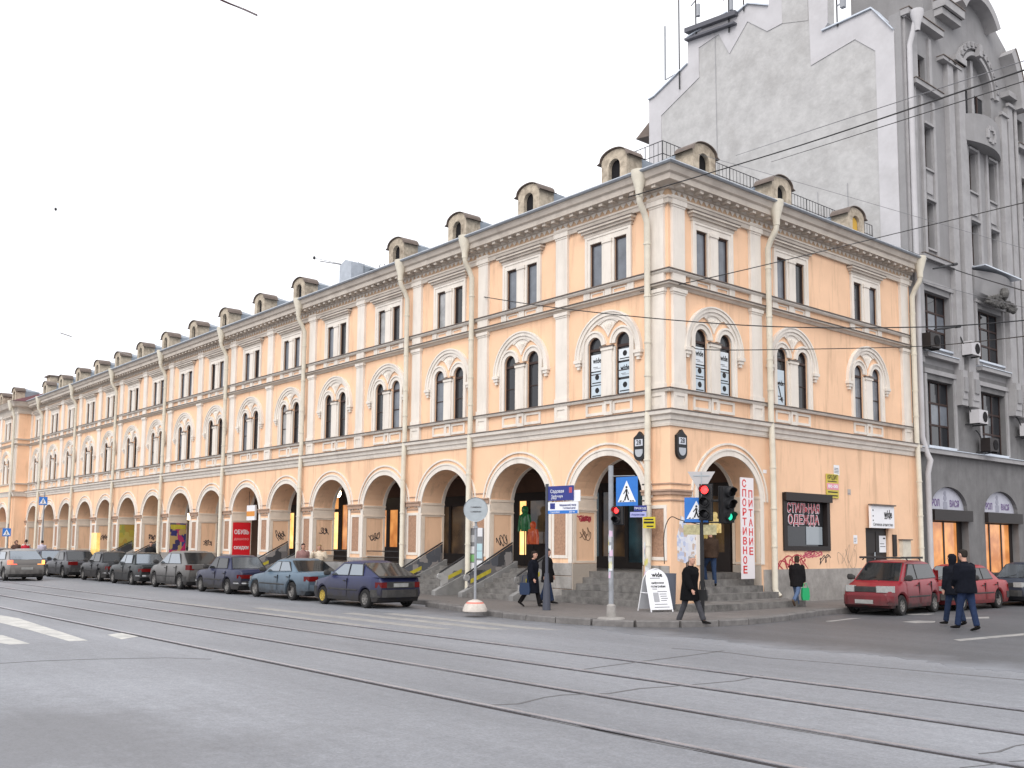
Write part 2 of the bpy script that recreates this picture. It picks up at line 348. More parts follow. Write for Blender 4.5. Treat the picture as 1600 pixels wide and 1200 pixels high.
# tram rails (polished head, dark groove and patched asphalt strip beside it)
for i, (ya, yb) in enumerate([(-14.52, -14.52), (-12.87, -12.87), (-11.25, -11.25), (-9.69, -9.69)]):
    r = obj('tram_rail', mbx(-140, 60, ya-.036, ya+.036, -.05, .014).mesh('tram_rail', M_rail), kind='structure')
    obj('rail_groove', mbx(-140, 60, ya-.105, ya-.037, -.04, .004).mesh('rail_groove', M_groove), r)
    obj('rail_groove', mbx(-140, 60, ya+.037, ya+.06, -.04, .0035).mesh('rail_groove', M_groove), r)
    for q in range(12):
        x = rnd.uniform(-45, 14); Lp = rnd.uniform(.5, 2.6); wd = rnd.uniform(.02, .06)
        s_ = -1 if rnd.random() < .65 else 1; y0 = ya+s_*(.09 if s_ < 0 else .056)
        pts = [(x+Lp*t/6, y0+s_*wd*math.sin(math.pi*t/6)*rnd.uniform(.5, 1)) for t in range(7)]
        base = [(x+Lp, y0-s_*.02), (x, y0-s_*.02)]
        obj('tar_patch', MB().plate(pts+base, [], -.03, .0055, 'xy').mesh('tar_patch', M_tar), r)
# painted markings
def marking(name, pts, m, z=.004): return obj(name, MB().plate([(p.x, p.y) for p in pts], [], -.03, z, 'xy').mesh(name, m), kind='structure')
for q in [[(-20, 958), (28, 966), (137, 1001), (108, 1002), (45, 984), (-20, 968)], [(-25, 990), (5, 993), (47, 1006), (15, 1007), (-25, 1001)], [(168, 992), (190, 989), (220, 994), (190, 999)]]:
    marking('road_marking', [G(*p) for p in q], M_paintw)
for y, x0, x1 in [(-9.55, -14, -1.2), (-8.55, -8.6, .4), (-7.55, -5.2, 1.2), (-6.7, -4.4, 1.9)]:
    marking('road_marking', [Vector(p) for p in [(x0, y-.2, 0), (x1, y-.2, 0), (x1+.3, y+.2, 0), (x0, y+.2, 0)]], M_faded)
for q in [[(1290, 971), (1325, 967), (1345, 966), (1300, 971.5)], [(1410, 972), (1435, 970), (1462, 971), (1460, 973), (1430, 974)], [(1490, 966), (1545, 964), (1546, 966.5), (1495, 967)], [(1490, 1000), (1600, 990), (1600, 993), (1500, 1002)], [(1415, 959), (1460, 959.5), (1450, 961), (1418, 961)]]:
    marking('road_marking', [G(*p) for p in q], M_faded, .009)
# long cracks in the carriageway
def crack(pts, w=.02, z=.0045):
    P = [Vector((p.x, p.y)) for p in pts]; L = []; Rr = []
    for i, p in enumerate(P):
        t = (P[min(i+1, len(P)-1)]-P[max(i-1, 0)]).normalized(); nn = Vector((-t.y, t.x)); ww = w*rnd.uniform(.6, 1.4)
        L.append(tuple(p+nn*ww)); Rr.append(tuple(p-nn*ww))
    return obj('asphalt_crack', MB().plate(L+Rr[::-1], [], -.02, z, 'xy').mesh('asphalt_crack', M_tar), kind='structure')
crack([G(u, v) for u, v in [(765, 1102), (810, 1100), (850, 1090), (880, 1086), (950, 1084), (1000, 1076), (1060, 1072), (1150, 1064), (1190, 1056)]], .022)
crack([G(u, v) for u, v in [(1050, 1013), (1140, 1020), (1200, 1028), (1300, 1036), (1400, 1045), (1500, 1054), (1605, 1063)]], .03)
crack([G(u, v) for u, v in [(1530, 1178), (1560, 1175), (1585, 1166), (1610, 1162)]], .012)
crack([G(u, v) for u, v in [(1500, 1200), (1540, 1196), (1580, 1190), (1600, 1189)]], .01)
crack([G(u, v) for u, v in [(-5, 1037), (60, 1033), (150, 1030), (260, 1028), (330, 1030)]], .012)
crack([G(u, v) for u, v in [(900, 1048), (940, 1042), (1000, 1034), (1080, 1024), (1130, 1017)]], .02)

# ------------------------------------------------------------------ the peach arcade building
YB = thing('arcade_building', 'long peach stucco arcade building with cream trim and paired arched windows on the street corner', 'building')
RB = math.pi/2
def place(fac, c):                        # transform of a facade module centred at c along facade a or b
    return ((c, 0, 0), 0.) if fac == 'a' else ((0, c, 0), RB)
ZF = 1.1                                   # gallery floor
HW, ZS, RISE = 1.5, 3.32, 1.36             # arcade arch
PR = .12                                   # ground floor stands proud of the storeys above
mid_holes = [arch_pts(s*.60, .30, 6.53, 8.19, .30, 10) for s in (-1, 1)]
top_holes = [rect(s*.53-.265, s*.53+.265, 10.12, 11.55) for s in (-1, 1)]
M_upper = MB().plate(rect(-W/2, W/2, 5.5, 12.9), mid_holes+top_holes, 0, .36).mesh('wall', M_wall)
arch_hole = arch_pts(0, HW, .1, ZS, RISE, 20)
def lower_plate(xl, xr):
    return MB().plate([(xl, .1), (-HW, .1)]+arch_hole[1:-1]+[(HW, .1), (xr, .1), (xr, 5.5), (xl, 5.5)], [], -PR, .95).mesh('wall', M_wall)
M_lower = lower_plate(-W/2, W/2)
# arch surround: two concentric bands and the jamb strips down to the plinth
mb = MB()
for r0, r1, pr in ((0., .17, .035), (.17, .23, .06), (.34, .40, .05)):
    n = 24; vs = []
    for i in range(n+1):
        a = math.pi*i/n; vs.append(((HW+r0)*math.cos(a), (RISE+r0)*math.sin(a)+ZS, (HW+r1)*math.cos(a), (RISE+r1)*math.sin(a)+ZS))
    V = []; F = []
    for x0, z0, x1, z1 in vs: V += [(x0, -PR-pr, z0), (x1, -PR-pr, z1), (x0, -PR+.01, z0), (x1, -PR+.01, z1)]
    for i in range(n):
        k = 4*i; j = k+4; F += [(k, j, j+1, k+1), (k, k+2, j+2, j), (k+1, j+1, j+3, k+3), (k+2, k+3, j+3, j+2)]
    mb.add(V, F)
for s in (-1, 1): mb.box(*sorted((s*HW, s*(HW+.17))), -PR-.035, -PR+.01, 1.36, ZS)
M_archtrim = mb.mesh('arch_trim', M_trim, True)
# jamb lining: impost band and raised frame round a flush panel (left and right)
M_warm = mat('warm_cream_lining', (.74, .63, .52), .85, var=.1, scale=1.5, dirt=(.45, .36, .28), dscale=1.2, damt=.4)
M_jambs = []
for s in (-1, 1):
    mb = MB(); x = s*HW; a, b = sorted((x-s*.022, x+s*.005))
    mb.box(a, b, -PR+.01, .94, 3.08, 3.42)
    a2, b2 = sorted((x-s*.045, x+s*.005)); mb.box(a2, b2, -PR-.01, .95, 3.42, 3.50); mb.box(a2, b2, -PR-.01, .95, 3.03, 3.08)
    mb.box(a, b, -PR+.01, .03, 1.36, 3.03); mb.box(a, b, .84, .94, 1.36, 3.03); mb.box(a, b, .03, .84, 1.36, 1.43); mb.box(a, b, .03, .84, 2.97, 3.03)
    M_jambs.append(mb.mesh('jamb_lining', M_warm))
mb = MB(); n = 20                            # soffit band on the inner edge of the arch
for y0, y1 in ((.80, .94),):
    V = []; F = []
    for i in range(n+1):
        a = math.pi*i/n
        for rr in (-.02, .004):
            for y in (y0, y1): V.append(((HW+rr)*math.cos(a), y, (RISE+rr)*math.sin(a)+ZS))
    for i in range(n):
        k = 4*i; j = k+4; F += [(k, k+1, j+1, j), (k, j, j+2, k+2), (k+1, k+3, j+3, j+1)]
    mb.add(V, F)
M_soffit = mb.mesh('soffit_band', M_trim, True)
M_cstone = mat('cream_painted_plinth', (.46, .40, .34), .9, var=.2, scale=3, dirt=(.2, .18, .16), dscale=1.5, damt=.6)
M_jplinth = [mbx(*sorted((q*(HW-.03), q*(HW+.005))), -PR-.02, .93, .1, 1.34).mesh('jamb_plinth', M_cstone) for q in (-1, 1)]
# impost moulding and stone panel on a pier front (pier 1.15 wide, centred at 0)
PW = W-2*HW
mb = MB()
for z0, z1, p in ((3.22, 3.28, .03), (3.36, 3.50, .09), (3.50, 3.55, .13), (3.70, 3.74, .03)): mb.box(-PW/2+.02+.17*(p < .05), PW/2-.02-.17*(p < .05), -PR-p, -PR+.01, z0, z1)
M_impost = mb.mesh('impost', [mat('brown_impost', (.40, .27, .20), .9, var=.2, scale=5)])
pw = PW/2-.17-.03
M_pierframe = MB().plate(rect(-pw, pw, 1.5, 3.12), [rect(-pw+.10, pw-.10, 1.6, 3.02)], -PR-.025, -PR+.01).mesh('panel_frame', M_trim)
M_pierpanel = mbx(-pw+.10, pw-.10, -PR-.006, -PR+.01, 1.6, 3.02).mesh('stone_panel', M_panel)
# plinth stones
M_pl = [MB().add(*(lambda w, h, p, e: ([(-w+e,-PR-p,e),(w-e,-PR-p,e),(w-e,-PR-p,h-e),(-w+e,-PR-p,h-e),(-w,-PR-p+.015,0),(w,-PR-p+.015,0),(w,-PR-p+.015,h),(-w,-PR-p+.015,h),(-w,-PR+.01,0),(w,-PR+.01,0),(w,-PR+.01,h),(-w,-PR+.01,h)],
        [(0,1,2,3),(4,5,1,0),(5,6,2,1),(6,7,3,2),(7,4,0,3),(8,9,5,4),(9,10,6,5),(10,11,7,6),(11,8,4,7)]))(ww, .40, .05, .014)).mesh('plinth_stone', M_stone) for ww in (.285, .19, .57)]
# mid-storey window
zs2, rr2 = 8.19, .30
mb = MB()
for s in (-1, 1):
    c = (s*.60, zs2)
    mb.ring(c, rr2, rr2+.20, 0, math.pi, -.05, .01, 14); mb.ring(c, rr2+.14, rr2+.20, 0, math.pi, -.085, -.045, 14)
    xo = s*(.60+rr2); mb.box(*sorted((xo, xo+s*.20)), -.05, .01, 6.53, zs2)
    xo = s*(.60+rr2+.14); mb.box(*sorted((xo, xo+s*.06)), -.085, -.045, 6.53, zs2)
mb.box(-.30, .30, -.05, .01, 6.53, zs2-.1)
M_midsur = mb.mesh('window', M_trim, True)
mb = MB()
mb.box(-.20, .20, -.09, -.045, 6.56, 8.0); mb.box(-.26, .26, -.12, -.045, 8.0, 8.09)
M_colon = mb.mesh('colonnette', M_trim)
M_colcap = mbx(-.29, .29, -.14, -.045, 8.09, 8.13).mesh('capital', M_cap)
mb = MB()
hz = 7.83; hr = 1.42
mb.ring((0, hz), hr-.26, hr-.16, 0, math.pi, -.06, .01, 24); mb.ring((0, hz), hr-.16, hr-.05, 0, math.pi, -.10, .01, 24); mb.ring((0, hz), hr-.05, hr, 0, math.pi, -.13, .01, 24)
for s in (-1, 1):
    mb.box(*sorted((s*(hr-.28), s*(hr+.03))), -.15, .01, hz-.10, hz); mb.box(*sorted((s*(hr-.24), s*(hr-.02))), -.12, .01, hz-.2, hz-.10); mb.box(*sorted((s*(hr-.19), s*(hr-.07))), -.09, .01, hz-.3, hz-.2)
M_hood = mb.mesh('hood_mould', M_trim, True)
# carved fan between the two small arches and the hood
fan = [(0, 8.42)]+[(.12, 8.62), (.30, 8.80), (.52, 8.90)]+[(.50*math.cos(a)*1.0, 8.78+.30*math.sin(a)) for a in [R_(x) for x in range(40, 141, 10)]]+[(-.52, 8.90), (-.30, 8.80), (-.12, 8.62)]
inn = [(x*.78, 8.73+(z-8.73)*.70) for x, z in fan]
mb = MB().plate(fan, [inn], -.05, .01); mb.plate(inn, [], -.02, .005)
for a in range(-2, 3): mb.tube([(0, -.02, 8.52), (a*.11, -.035, 8.78+.02*(2-abs(a))), (a*.14, -.02, 8.88)], [.012, .03, .012], 6)
M_fan = mb.mesh('carved_fan', M_trim)
mb = MB()
for s in (-1, 1):
    c = s*.60
    mb.box(c-.30, c-.26, .05, .12, 6.53, zs2); mb.box(c+.26, c+.30, .05, .12, 6.53, zs2); mb.box(c-.26, c+.26, .05, .12, 6.53, 6.59); mb.box(c-.26, c+.26, .04, .12, zs2-.14, zs2-.06)
    mb.ring((c, zs2), rr2-.04, rr2+.01, 0, math.pi, .05, .12, 10)
    mb.box(c-.26, c+.26, .06, .11, 7.30, 7.33)
M_midsash = mb.mesh('sash', M_frame)
def pane_mesh(c, m): return MB().plate(arch_pts(c, .29, 6.54, zs2, .29, 10), [], .085, .10).mesh('pane', m)
M_midpane = [[pane_mesh(s*.60, m) for m in (M_glass, M_glass2, M_glass3)] for s in (-1, 1)]
# apron panels under the mid windows, between two string courses
mb = MB()
for x0, x1 in ((-1.0, -.18), (.18, 1.0)): mb.plate(rect(x0, x1, 5.98, 6.38), [rect(x0+.09, x1-.09, 6.07, 6.30)], -.04, .01)
mb.plate(rect(-.17, .17, 5.95, 6.40), [rect(-.085, .085, 6.06, 6.30)], -.07, .01)
M_apron = mb.mesh('apron_panel', M_trim)
# top-storey window
mb = MB().plate(rect(-1.0, 1.0, 10.12, 11.82), top_holes, -.05, .01)
mb.plate(rect(-1.0, 1.0, 10.121, 11.81), [rect(-.90, .90, 10.10, 11.72)], -.075, -.049)
M_topsur = mb.mesh('window', M_trim)
mb = MB().box(-.17, .17, -.09, -.051, 10.12, 11.45); mb.box(-.21, .21, -.12, -.051, 11.45, 11.55)
M_topcol = mb.mesh('colonnette', M_trim)
mb = MB()
mb.box(-1.04, 1.04, -.09, .01, 11.80, 11.90); mb.box(-1.10, 1.10, -.16, .01, 11.90, 11.98); mb.box(-1.17, 1.17, -.23, .01, 11.98, 12.05)
M_tophood = mb.mesh('hood', M_corn)
M_topcapp = mbx(-1.19, 1.19, -.25, .01, 12.05, 12.075).mesh('capping', M_cap)
mb = MB()
for s in (-1, 1):
    c = s*.53; mb.plate(rect(c-.265, c+.265, 10.12, 11.55), [rect(c-.215, c+.215, 10.18, 11.49)], .03, .10)
M_topsash = mb.mesh('sash', M_frame)
M_toppane = [[mbx(s*.53-.25, s*.53+.25, .065, .08, 10.14, 11.53).mesh('pane', m) for m in (M_glass, M_glass2, M_glass3)] for s in (-1, 1)]
mb = MB()
for x in (-.95, 0, .95): mb.box(x-.14, x+.14, -.05, .01, 9.72, 9.98)
mb.plate(rect(-.78, -.18, 9.76, 9.94), [rect(-.72, -.24, 9.80, 9.90)], -.025, .01); mb.plate(rect(.18, .78, 9.76, 9.94), [rect(.24, .72, 9.80, 9.90)], -.025, .01)
M_topapron = mb.mesh('apron_panel', M_trim)
# pilasters
def pilaster_meshes(hw):
    a = mbx(-hw, hw, -.10, .01, 6.53, 9.36); a.box(-hw-.03, hw+.03, -.13, .01, 6.53, 6.68); a.box(-hw-.02, hw+.02, -.12, .01, 9.36, 9.42); a.box(-hw-.05, hw+.05, -.15, .01, 9.42, 9.53)
    b = mbx(-hw, hw, -.10, .01, 10.11, 12.02); b.box(-hw-.02, hw+.02, -.12, .01, 12.02, 12.08); b.box(-hw-.06, hw+.06, -.15, .01, 12.08, 12.36)
    b.box(-hw-.01, hw+.01, -.11, .01, 9.70, 9.98)
    c = MB().plate(rect(-hw-.03, hw+.03, 5.93, 6.43), [rect(-hw+.09, hw-.09, 6.06, 6.31)], -.12, .01); c.box(-hw-.02, hw+.02, -.09, .01, 5.95, 6.41)
    return a.mesh('pilaster', M_trim), b.mesh('pilaster', M_trim), c.mesh('pedestal', M_trim)
PILA = pilaster_meshes(.275)
_pan = [0]
def window_set(fac, c, posters=None):
    loc, rz = place(fac, c); r = random.Random(int(c*100)+ord(fac))
    w = obj('window', M_midsur, YB, loc, rz); obj('sash', M_midsash, w); obj('colonnette', M_colon, w); obj('capital', M_colcap, w)
    for i in (0, 1): obj('pane', M_midpane[i][r.choice((0, 0, 0, 0, 0, 1, 1, 2))], w)
    obj('hood_mould', M_hood, w); obj('carved_fan', M_fan, w); obj('apron_panel', M_apron, YB, loc, rz)
    t = obj('window', M_topsur, YB, loc, rz); obj('sash', M_topsash, t); obj('colonnette', M_topcol, t); obj('hood', M_tophood, t); obj('capping', M_topcapp, t)
    for i in (0, 1): obj('pane', M_toppane[i][r.choice((0, 0, 1, 1, 1, 2))], t)
    obj('apron_panel', M_topapron, YB, loc, rz)
def pilaster(fac, c):
    loc, rz = place(fac, c)
    for m in PILA: obj(m.name.split('.')[0], m, YB, loc, rz)
for k in range(1, NB+1):
    c = bx_(k); obj('wall', M_upper, YB, (c, 0, 0)); window_set('a', c)
    obj('wall', M_lower if k > 1 else lower_plate(-W/2, -.83-c), YB, (c, 0, 0))
    at = obj('arch_trim', M_archtrim, YB, (c, 0, 0)); [obj('jamb_lining', q, at) for q in M_jambs]; [obj('jamb_plinth', q, at) for q in M_jplinth]; obj('soffit_band', M_soffit, at)
    pilaster('a', c-W/2)
    xp = c-W/2
    im = obj('impost', M_impost, YB, (xp, 0, 0)); obj('panel_frame', M_pierframe, im); obj('stone_panel', M_pierpanel, im)
    for row in range(3):
        z = .12+row*.415; zz = [(-.285, 0), (.285, 0)] if row != 1 else [(-.38, 1), (0, 1), (.38, 1)]
        for dx, ty in zz: obj('plinth_stone', M_pl[ty], im, (dx, rnd.uniform(-.006, .004), z))
pilaster('a', -.38)
# facade b: one upper and one lower wall
BC = (2.06, 6.25, 11.0)
holes = [[(c+x, z) for x, z in h] for c in BC for h in mid_holes+top_holes]
obj('wall', MB().plate(rect(0, LB, 5.5, 12.9), holes, 0, .36).mesh('wall', M_wall), YB, (0, 0, 0), RB)
for c in BC: window_set('b', c)
for c in (.38, 4.2, 13.75): pilaster('b', c)
AB = 2.66; SHOP = (5.42, 8.05, 1.84, 3.64); DOOR = (10.42, 12.0, .72, 2.62)
lo = [(-PR, .1), (AB-HW, .1)]+[(AB+x, z) for x, z in arch_hole[1:-1]]+[(AB+HW, .1), (LB, .1), (LB, 5.5), (-PR, 5.5)]
obj('wall', MB().plate(lo, [rect(*SHOP), rect(*DOOR)], -PR, .83).mesh('wall', M_wall), YB, (0, 0, 0), RB)
at = obj('arch_trim', M_archtrim, YB, (0, AB, 0), RB); [obj('jamb_lining', q, at) for q in M_jambs]; [obj('jamb_plinth', q, at) for q in M_jplinth]; obj('soffit_band', M_soffit, at)
obj('plinth', mbx(4.3, LB, -PR-.05, -PR+.01, .1, 1.2).mesh('plinth', M_stone), YB, (0, 0, 0), RB)
# corner pier: plain impost lines round the corner and a stone panel on facade a
mb = MB()
for z0, z1, p in ((3.22, 3.26, .035), (3.40, 3.50, .08), (3.50, 3.55, .12), (3.70, 3.74, .035)):
    mb.sweep([(-.95, -PR), (PR, -PR), (PR, .75)], [(-.01, z0), (p, z0), (p, z1), (-.01, z1)])
obj('impost', mb.mesh('impost', MATS['brown_impost']), YB)
obj('panel_frame', MB().plate(rect(-.70, -.02, 1.5, 3.10), [rect(-.60, -.12, 1.6, 3.0)], -PR-.03, -PR+.01).mesh('panel_frame', M_trim), YB)
obj('stone_panel', mbx(-.60, -.12, -PR-.008, -PR+.01, 1.6, 3.0).mesh('stone_panel', M_panel), YB)
for row in range(3):
    for dx, ty in ([(-.5, 0), (.07-.2, 1)] if row != 1 else [(-.35, 2)]):
        obj('plinth_stone', M_pl[ty], YB, (dx-.0, 0, .12+row*.415))
# string courses, cornice and capping, mitred round the corner
PATH = [(XE, 0), (0, 0), (0, LB)]
def course(name, prof, m): return obj(name, MB().sweep(PATH, prof).mesh(name, m), YB)
c4 = course('string_course', [(-.05, 5.46), (PR+.03, 5.46), (PR+.05, 5.56), (PR+.10, 5.58), (PR+.12, 5.70), (PR+.22, 5.74), (PR+.24, 5.84), (-.05, 5.86)], M_trim)
obj('capping', MB().sweep(PATH, [(-.04, 5.862), (PR+.26, 5.845), (PR+.26, 5.875), (-.04, 5.90)]).mesh('capping', M_cap), c4)
obj('lower_fillet', MB().sweep(PATH, [(.0, 5.40), (PR+.05, 5.40), (PR+.05, 5.455), (.0, 5.455)]).mesh('lower_fillet', M_corn), c4)  # narrow fillet under the course, in the cornice stucco
c3 = course('string_course', [(-.05, 6.42), (.13, 6.42), (.16, 6.47), (.16, 6.50), (-.05, 6.50)], M_trim)
obj('capping', MB().sweep(PATH, [(-.04, 6.503), (.20, 6.503), (.20, 6.528), (-.04, 6.528)]).mesh('capping', M_cap), c3)
c2 = course('string_course', [(-.05, 9.53), (.06, 9.53), (.12, 9.60), (.20, 9.62), (.20, 9.67), (-.05, 9.67)], M_corn)
obj('capping', MB().sweep(PATH, [(-.04, 9.672), (.24, 9.672), (.24, 9.695), (-.04, 9.695)]).mesh('capping', M_cap), c2)
c1 = course('string_course', [(-.05, 9.98), (.10, 9.98), (.15, 10.03), (.15, 10.07), (-.05, 10.07)], M_trim)
obj('capping', MB().sweep(PATH, [(-.04, 10.072), (.19, 10.072), (.19, 10.10), (-.04, 10.10)]).mesh('capping', M_cap), c1)
ar = course('architrave', [(-.05, 12.10), (.10, 12.10), (.13, 12.22), (.16, 12.24), (.16, 12.30), (-.05, 12.30)], M_corn)
M_frz = mat('scalloped_frieze_stucco', (.58, .40, .26), .9, var=.1)
fz = course('frieze', [(-.05, 12.30), (.06, 12.30), (.06, 12.52), (-.05, 12.52)], M_frz)
mb = MB()
for i in range(int(-XE/.26)):                # scalloped border
    x = -.05-i*.26; mb.add([(x, -.075, 12.52), (x-.13, -.075, 12.36), (x-.26, -.075, 12.52), (x-.13, -.09, 12.52)], [(0, 1, 3), (1, 2, 3), (0, 3, 2)])
for i in range(int(LB/.26)):
    y = .05+i*.26; mb.add([(.075, y, 12.52), (.075, y+.13, 12.36), (.075, y+.26, 12.52), (.09, y+.13, 12.52)], [(0, 1, 3), (1, 2, 3), (0, 3, 2)])
obj('scalloped_border', mb.mesh('scalloped_border', M_trim), fz, kind='stuff')
co = course('cornice', [(-.05, 12.52), (.16, 12.52), (.20, 12.60), (.50, 12.62), (.52, 12.78), (.60, 12.82), (.66, 12.94), (.70, 12.98), (-.05, 12.99)], M_corn)
mb = MB()
for i in range(int(-XE/.44)): x = -.1-i*.44; mb.box(x-.16, x, -.44, -.19, 12.53, 12.615)
for i in range(int(LB/.44)): y = .1+i*.44; mb.box(.19, .44, y, y+.16, 12.53, 12.615)
obj('modillions', mb.mesh('modillions', M_corn), co, kind='stuff')
M_gut = mat('zinc_gutter', (.42, .45, .49), .4, metal=.6, var=.15, scale=4)
obj('gutter', MB().sweep(PATH, [(.60, 12.99), (.76, 12.985), (.80, 13.03), (.76, 13.08), (.55, 13.06)]).mesh('gutter', M_gut, True), co)
# roof: two slopes meeting at a ridge, standing seams
SL = .43
def rz_(d): return 13.03+SL*(d+.72)
D = 6.0; r_ = rz_(D)
roof = obj('roof', MB().add([(XE, -.72, 13.03), (.72, -.72, 13.03), (-D, D, r_), (XE, D, r_), (.72, LB, 13.03), (-D, LB, r_), (XE, 2*D, 13.03), (-2*D, 2*D, 13.03), (-2*D, LB, 13.03)],
    [(0, 1, 2, 3), (1, 4, 5, 2), (3, 2, 7, 6), (2, 5, 8, 7)]).mesh('roof', M_roof), YB)
mb = MB()
for i in range(int(-XE/.6)): x = -.3-i*.6; d1 = min(D, max(0.2, -x)); mb.add([(x, -.70, 13.04), (x+.02, -.70, 13.04), (x+.02, d1, rz_(d1)+.005), (x, d1, rz_(d1)+.005), (x, -.70, 13.075), (x+.02, -.70, 13.075), (x+.02, d1, rz_(d1)+.035), (x, d1, rz_(d1)+.035)], [(4, 5, 6, 7), (0, 4, 7, 3), (1, 2, 6, 5), (0, 1, 5, 4)])
for i in range(int(LB/.6)): y = .3+i*.6; d1 = min(D, max(0.2, y)); mb.add([(.70, y, 13.04), (.70, y+.02, 13.04), (-d1, y+.02, rz_(d1)), (-d1, y, rz_(d1)), (.70, y, 13.075), (.70, y+.02, 13.075), (-d1, y+.02, rz_(d1)+.035), (-d1, y, rz_(d1)+.035)], [(4, 5, 6, 7), (0, 4, 7, 3), (1, 2, 6, 5), (0, 1, 5, 4)])
obj('roof_seams', mb.mesh('roof_seams', M_roof), roof, kind='stuff')
obj('back_wall', mbx(XE, -12.1, 11.95, 12, .1, 13.0).mesh('back_wall', M_wall), YB)
# dormers
def dome(hw, z0, z1, n=12): return [(-hw, z0)]+[(-hw*math.cos(math.pi*i/n), z0+(z1-z0)*math.sin(math.pi*i/n)**.9) for i in range(1, n)]+[(hw, z0)]
dz = rz_(.25)
fr = [(-.56, dz-.15), (-.56, 14.24)]+[(x, z) for x, z in dome(.56, 14.24, 14.57)[1:-1]]+[(.56, 14.24), (.56, dz-.15)]
op = arch_pts(0, .25, dz-.02, 14.02, .25, 10)
mb = MB().plate(fr, [op], .25, .95)
M_dfront = mb.mesh('dormer', M_dorm)
M_dvoid = mb = MB().plate(arch_pts(0, .26, dz-.04, 14.02, .26, 10), [], .40, .45).mesh('dormer_void', M_dark)  # black sheet paints the shaded inside of the dormer opening
top = [(-.70, 14.21), (-.63, 14.235)]+dome(.58, 14.26, 14.59)+[(.63, 14.235), (.70, 14.21)]
topo = [(x*1.01, z+.022) for x, z in top]
mb = MB(); V = []; F = []; n = len(top)
for y in (.17, .98): V += [(x, y, z) for x, z in topo]+[(x, y, z) for x, z in top]
for i in range(n-1): F += [(i, i+1, 2*n+i+1, 2*n+i), (n+i, 3*n+i, 3*n+i+1, n+i+1), (i, n+i, n+i+1, i+1), (2*n+i, 2*n+i+1, 3*n+i+1, 3*n+i)]
mb.add(V, F); M_dcap = mb.mesh('dormer_cap', M_cap, True)
# metal back of the dormer running into the roof
yb = 2.15; zb = rz_(yb)
mb = MB().add([(-.54, .96, dz-.1), (.54, .96, dz-.1), (-.54, .96, 14.3), (0, .96, 14.60), (.54, .96, 14.3), (-.54, yb, zb), (0, yb, zb+.12), (.54, yb, zb)], [(0, 2, 5), (1, 7, 4), (2, 3, 6, 5), (3, 4, 7, 6)])
M_dback = mb.mesh('dormer_back', M_roof)
mb = MB()
for x0 in (-.40,): mb.add([(-.62, .18, dz-.12), (-.28, .18, dz-.08), (-.28, .30, dz+.16), (-.62, .30, dz+.14)], [(0, 1, 2, 3)]); mb.add([(.28, .18, dz-.1), (.62, .18, dz-.12), (.62, .30, dz+.2), (.28, .30, dz+.16)], [(0, 1, 2, 3)])
M_dflash = mb.mesh('flashing', M_gut)
M_hatch = MB().plate([(-.5, dz-.1), (.5, dz-.1), (.5, 14.4), (0, 14.58), (-.5, 14.4)], [], .3, 1.0).mesh('roof_hatch', M_gut)
M_yel = mat('yellow_shutter', (.55, .33, .06), .8)
for fac, c, kind in [('a', bx_(k), k) for k in range(1, NB+1)]+[('b', c, 0) for c in BC]:
    loc, rz = place(fac, c)
    if kind == 5:
        h = obj('roof_hatch', M_hatch, YB, loc, rz); obj('dormer_back', M_dback, h); continue
    d = obj('dormer', M_dfront, YB, loc, rz); obj('dormer_void', M_dvoid, d); obj('dormer_cap', M_dcap, d); obj('dormer_back', M_dback, d); obj('flashing', M_dflash, d)
    if fac == 'b' and c > 10: obj('shutter', MB().plate(arch_pts(0, .22, dz+.02, 14.0, .22, 8), [], .34, .38).mesh('shutter', M_yel), d)
# roof railing near the eaves round the corner
mb = MB(); rd = 1.35; zr = rz_(rd)
def railrun(p, q, n):
    p, q = Vector(p), Vector(q)
    for h in (.92, .5): mb.tube([p+Vector((0, 0, h)), q+Vector((0, 0, h))], .014, 5)
    for i in range(n+1):
        t = p.lerp(q, i/n); mb.tube([t, t+Vector((0, 0, .92))], .018 if i % 6 == 0 else .009, 5)
railrun((-3.2, rd, zr), (-rd, rd, zr), 10); railrun((-rd, rd, zr), (-rd, LB-.2, zr), 66)
obj('roof_railing', mb.mesh('roof_railing', M_iron), YB)
# drainpipes: funnel head under the gutter, swan neck, long shaft, shoe
M_clamp = MB().lathe([(.094, 0), (.113, 0), (.113, .05), (.094, .05)], 10).mesh('clamp', M_pipe)
def drain(fac, c, bottom=.45, shoe=True, out0=.52, top=13.06):
    loc, rz = place(fac, c); mb = MB()
    mb.lathe([(.05, 12.25), (.11, 12.28), (.12, 12.5), (.24, 12.95), (.25, 13.10), (.22, 13.10), (.2, 12.9)], 12, (0, -.62, 0))
    pth = [(0, -.62, 12.3), (0, -.60, 12.15), (.0, -.40, 11.85), (0, -.28, 11.6)]+[(0, -.28, z) for z in (9, 6)]+[(0, -.30, 5.6), (0, -PR-.20, 4.5), (0, -PR-.20, bottom)]
    if shoe: pth += [(0, -PR-.24, bottom-.12), (0, -PR-.38, bottom-.25)]
    mb.tube(pth, .095, 12)
    d = obj('drainpipe', mb.mesh('drainpipe', M_pipe, True), YB, loc, rz)
    for z, y in ((10.9, -.28), (9.3, -.28), (7.9, -.28), (6.9, -.28), (4.4, -PR-.2), (3.1, -PR-.2), (1.9, -PR-.2)): obj('clamp', M_clamp, d, (0, y, z))
    return d
for k in (0, 2, 3, 5, 7, 9, 11, 13, 15): drain('a', X0-k*W-(.42 if k else .22), .35, True)
drain('b', 4.62, .6); drain('b', 14.02, .5)
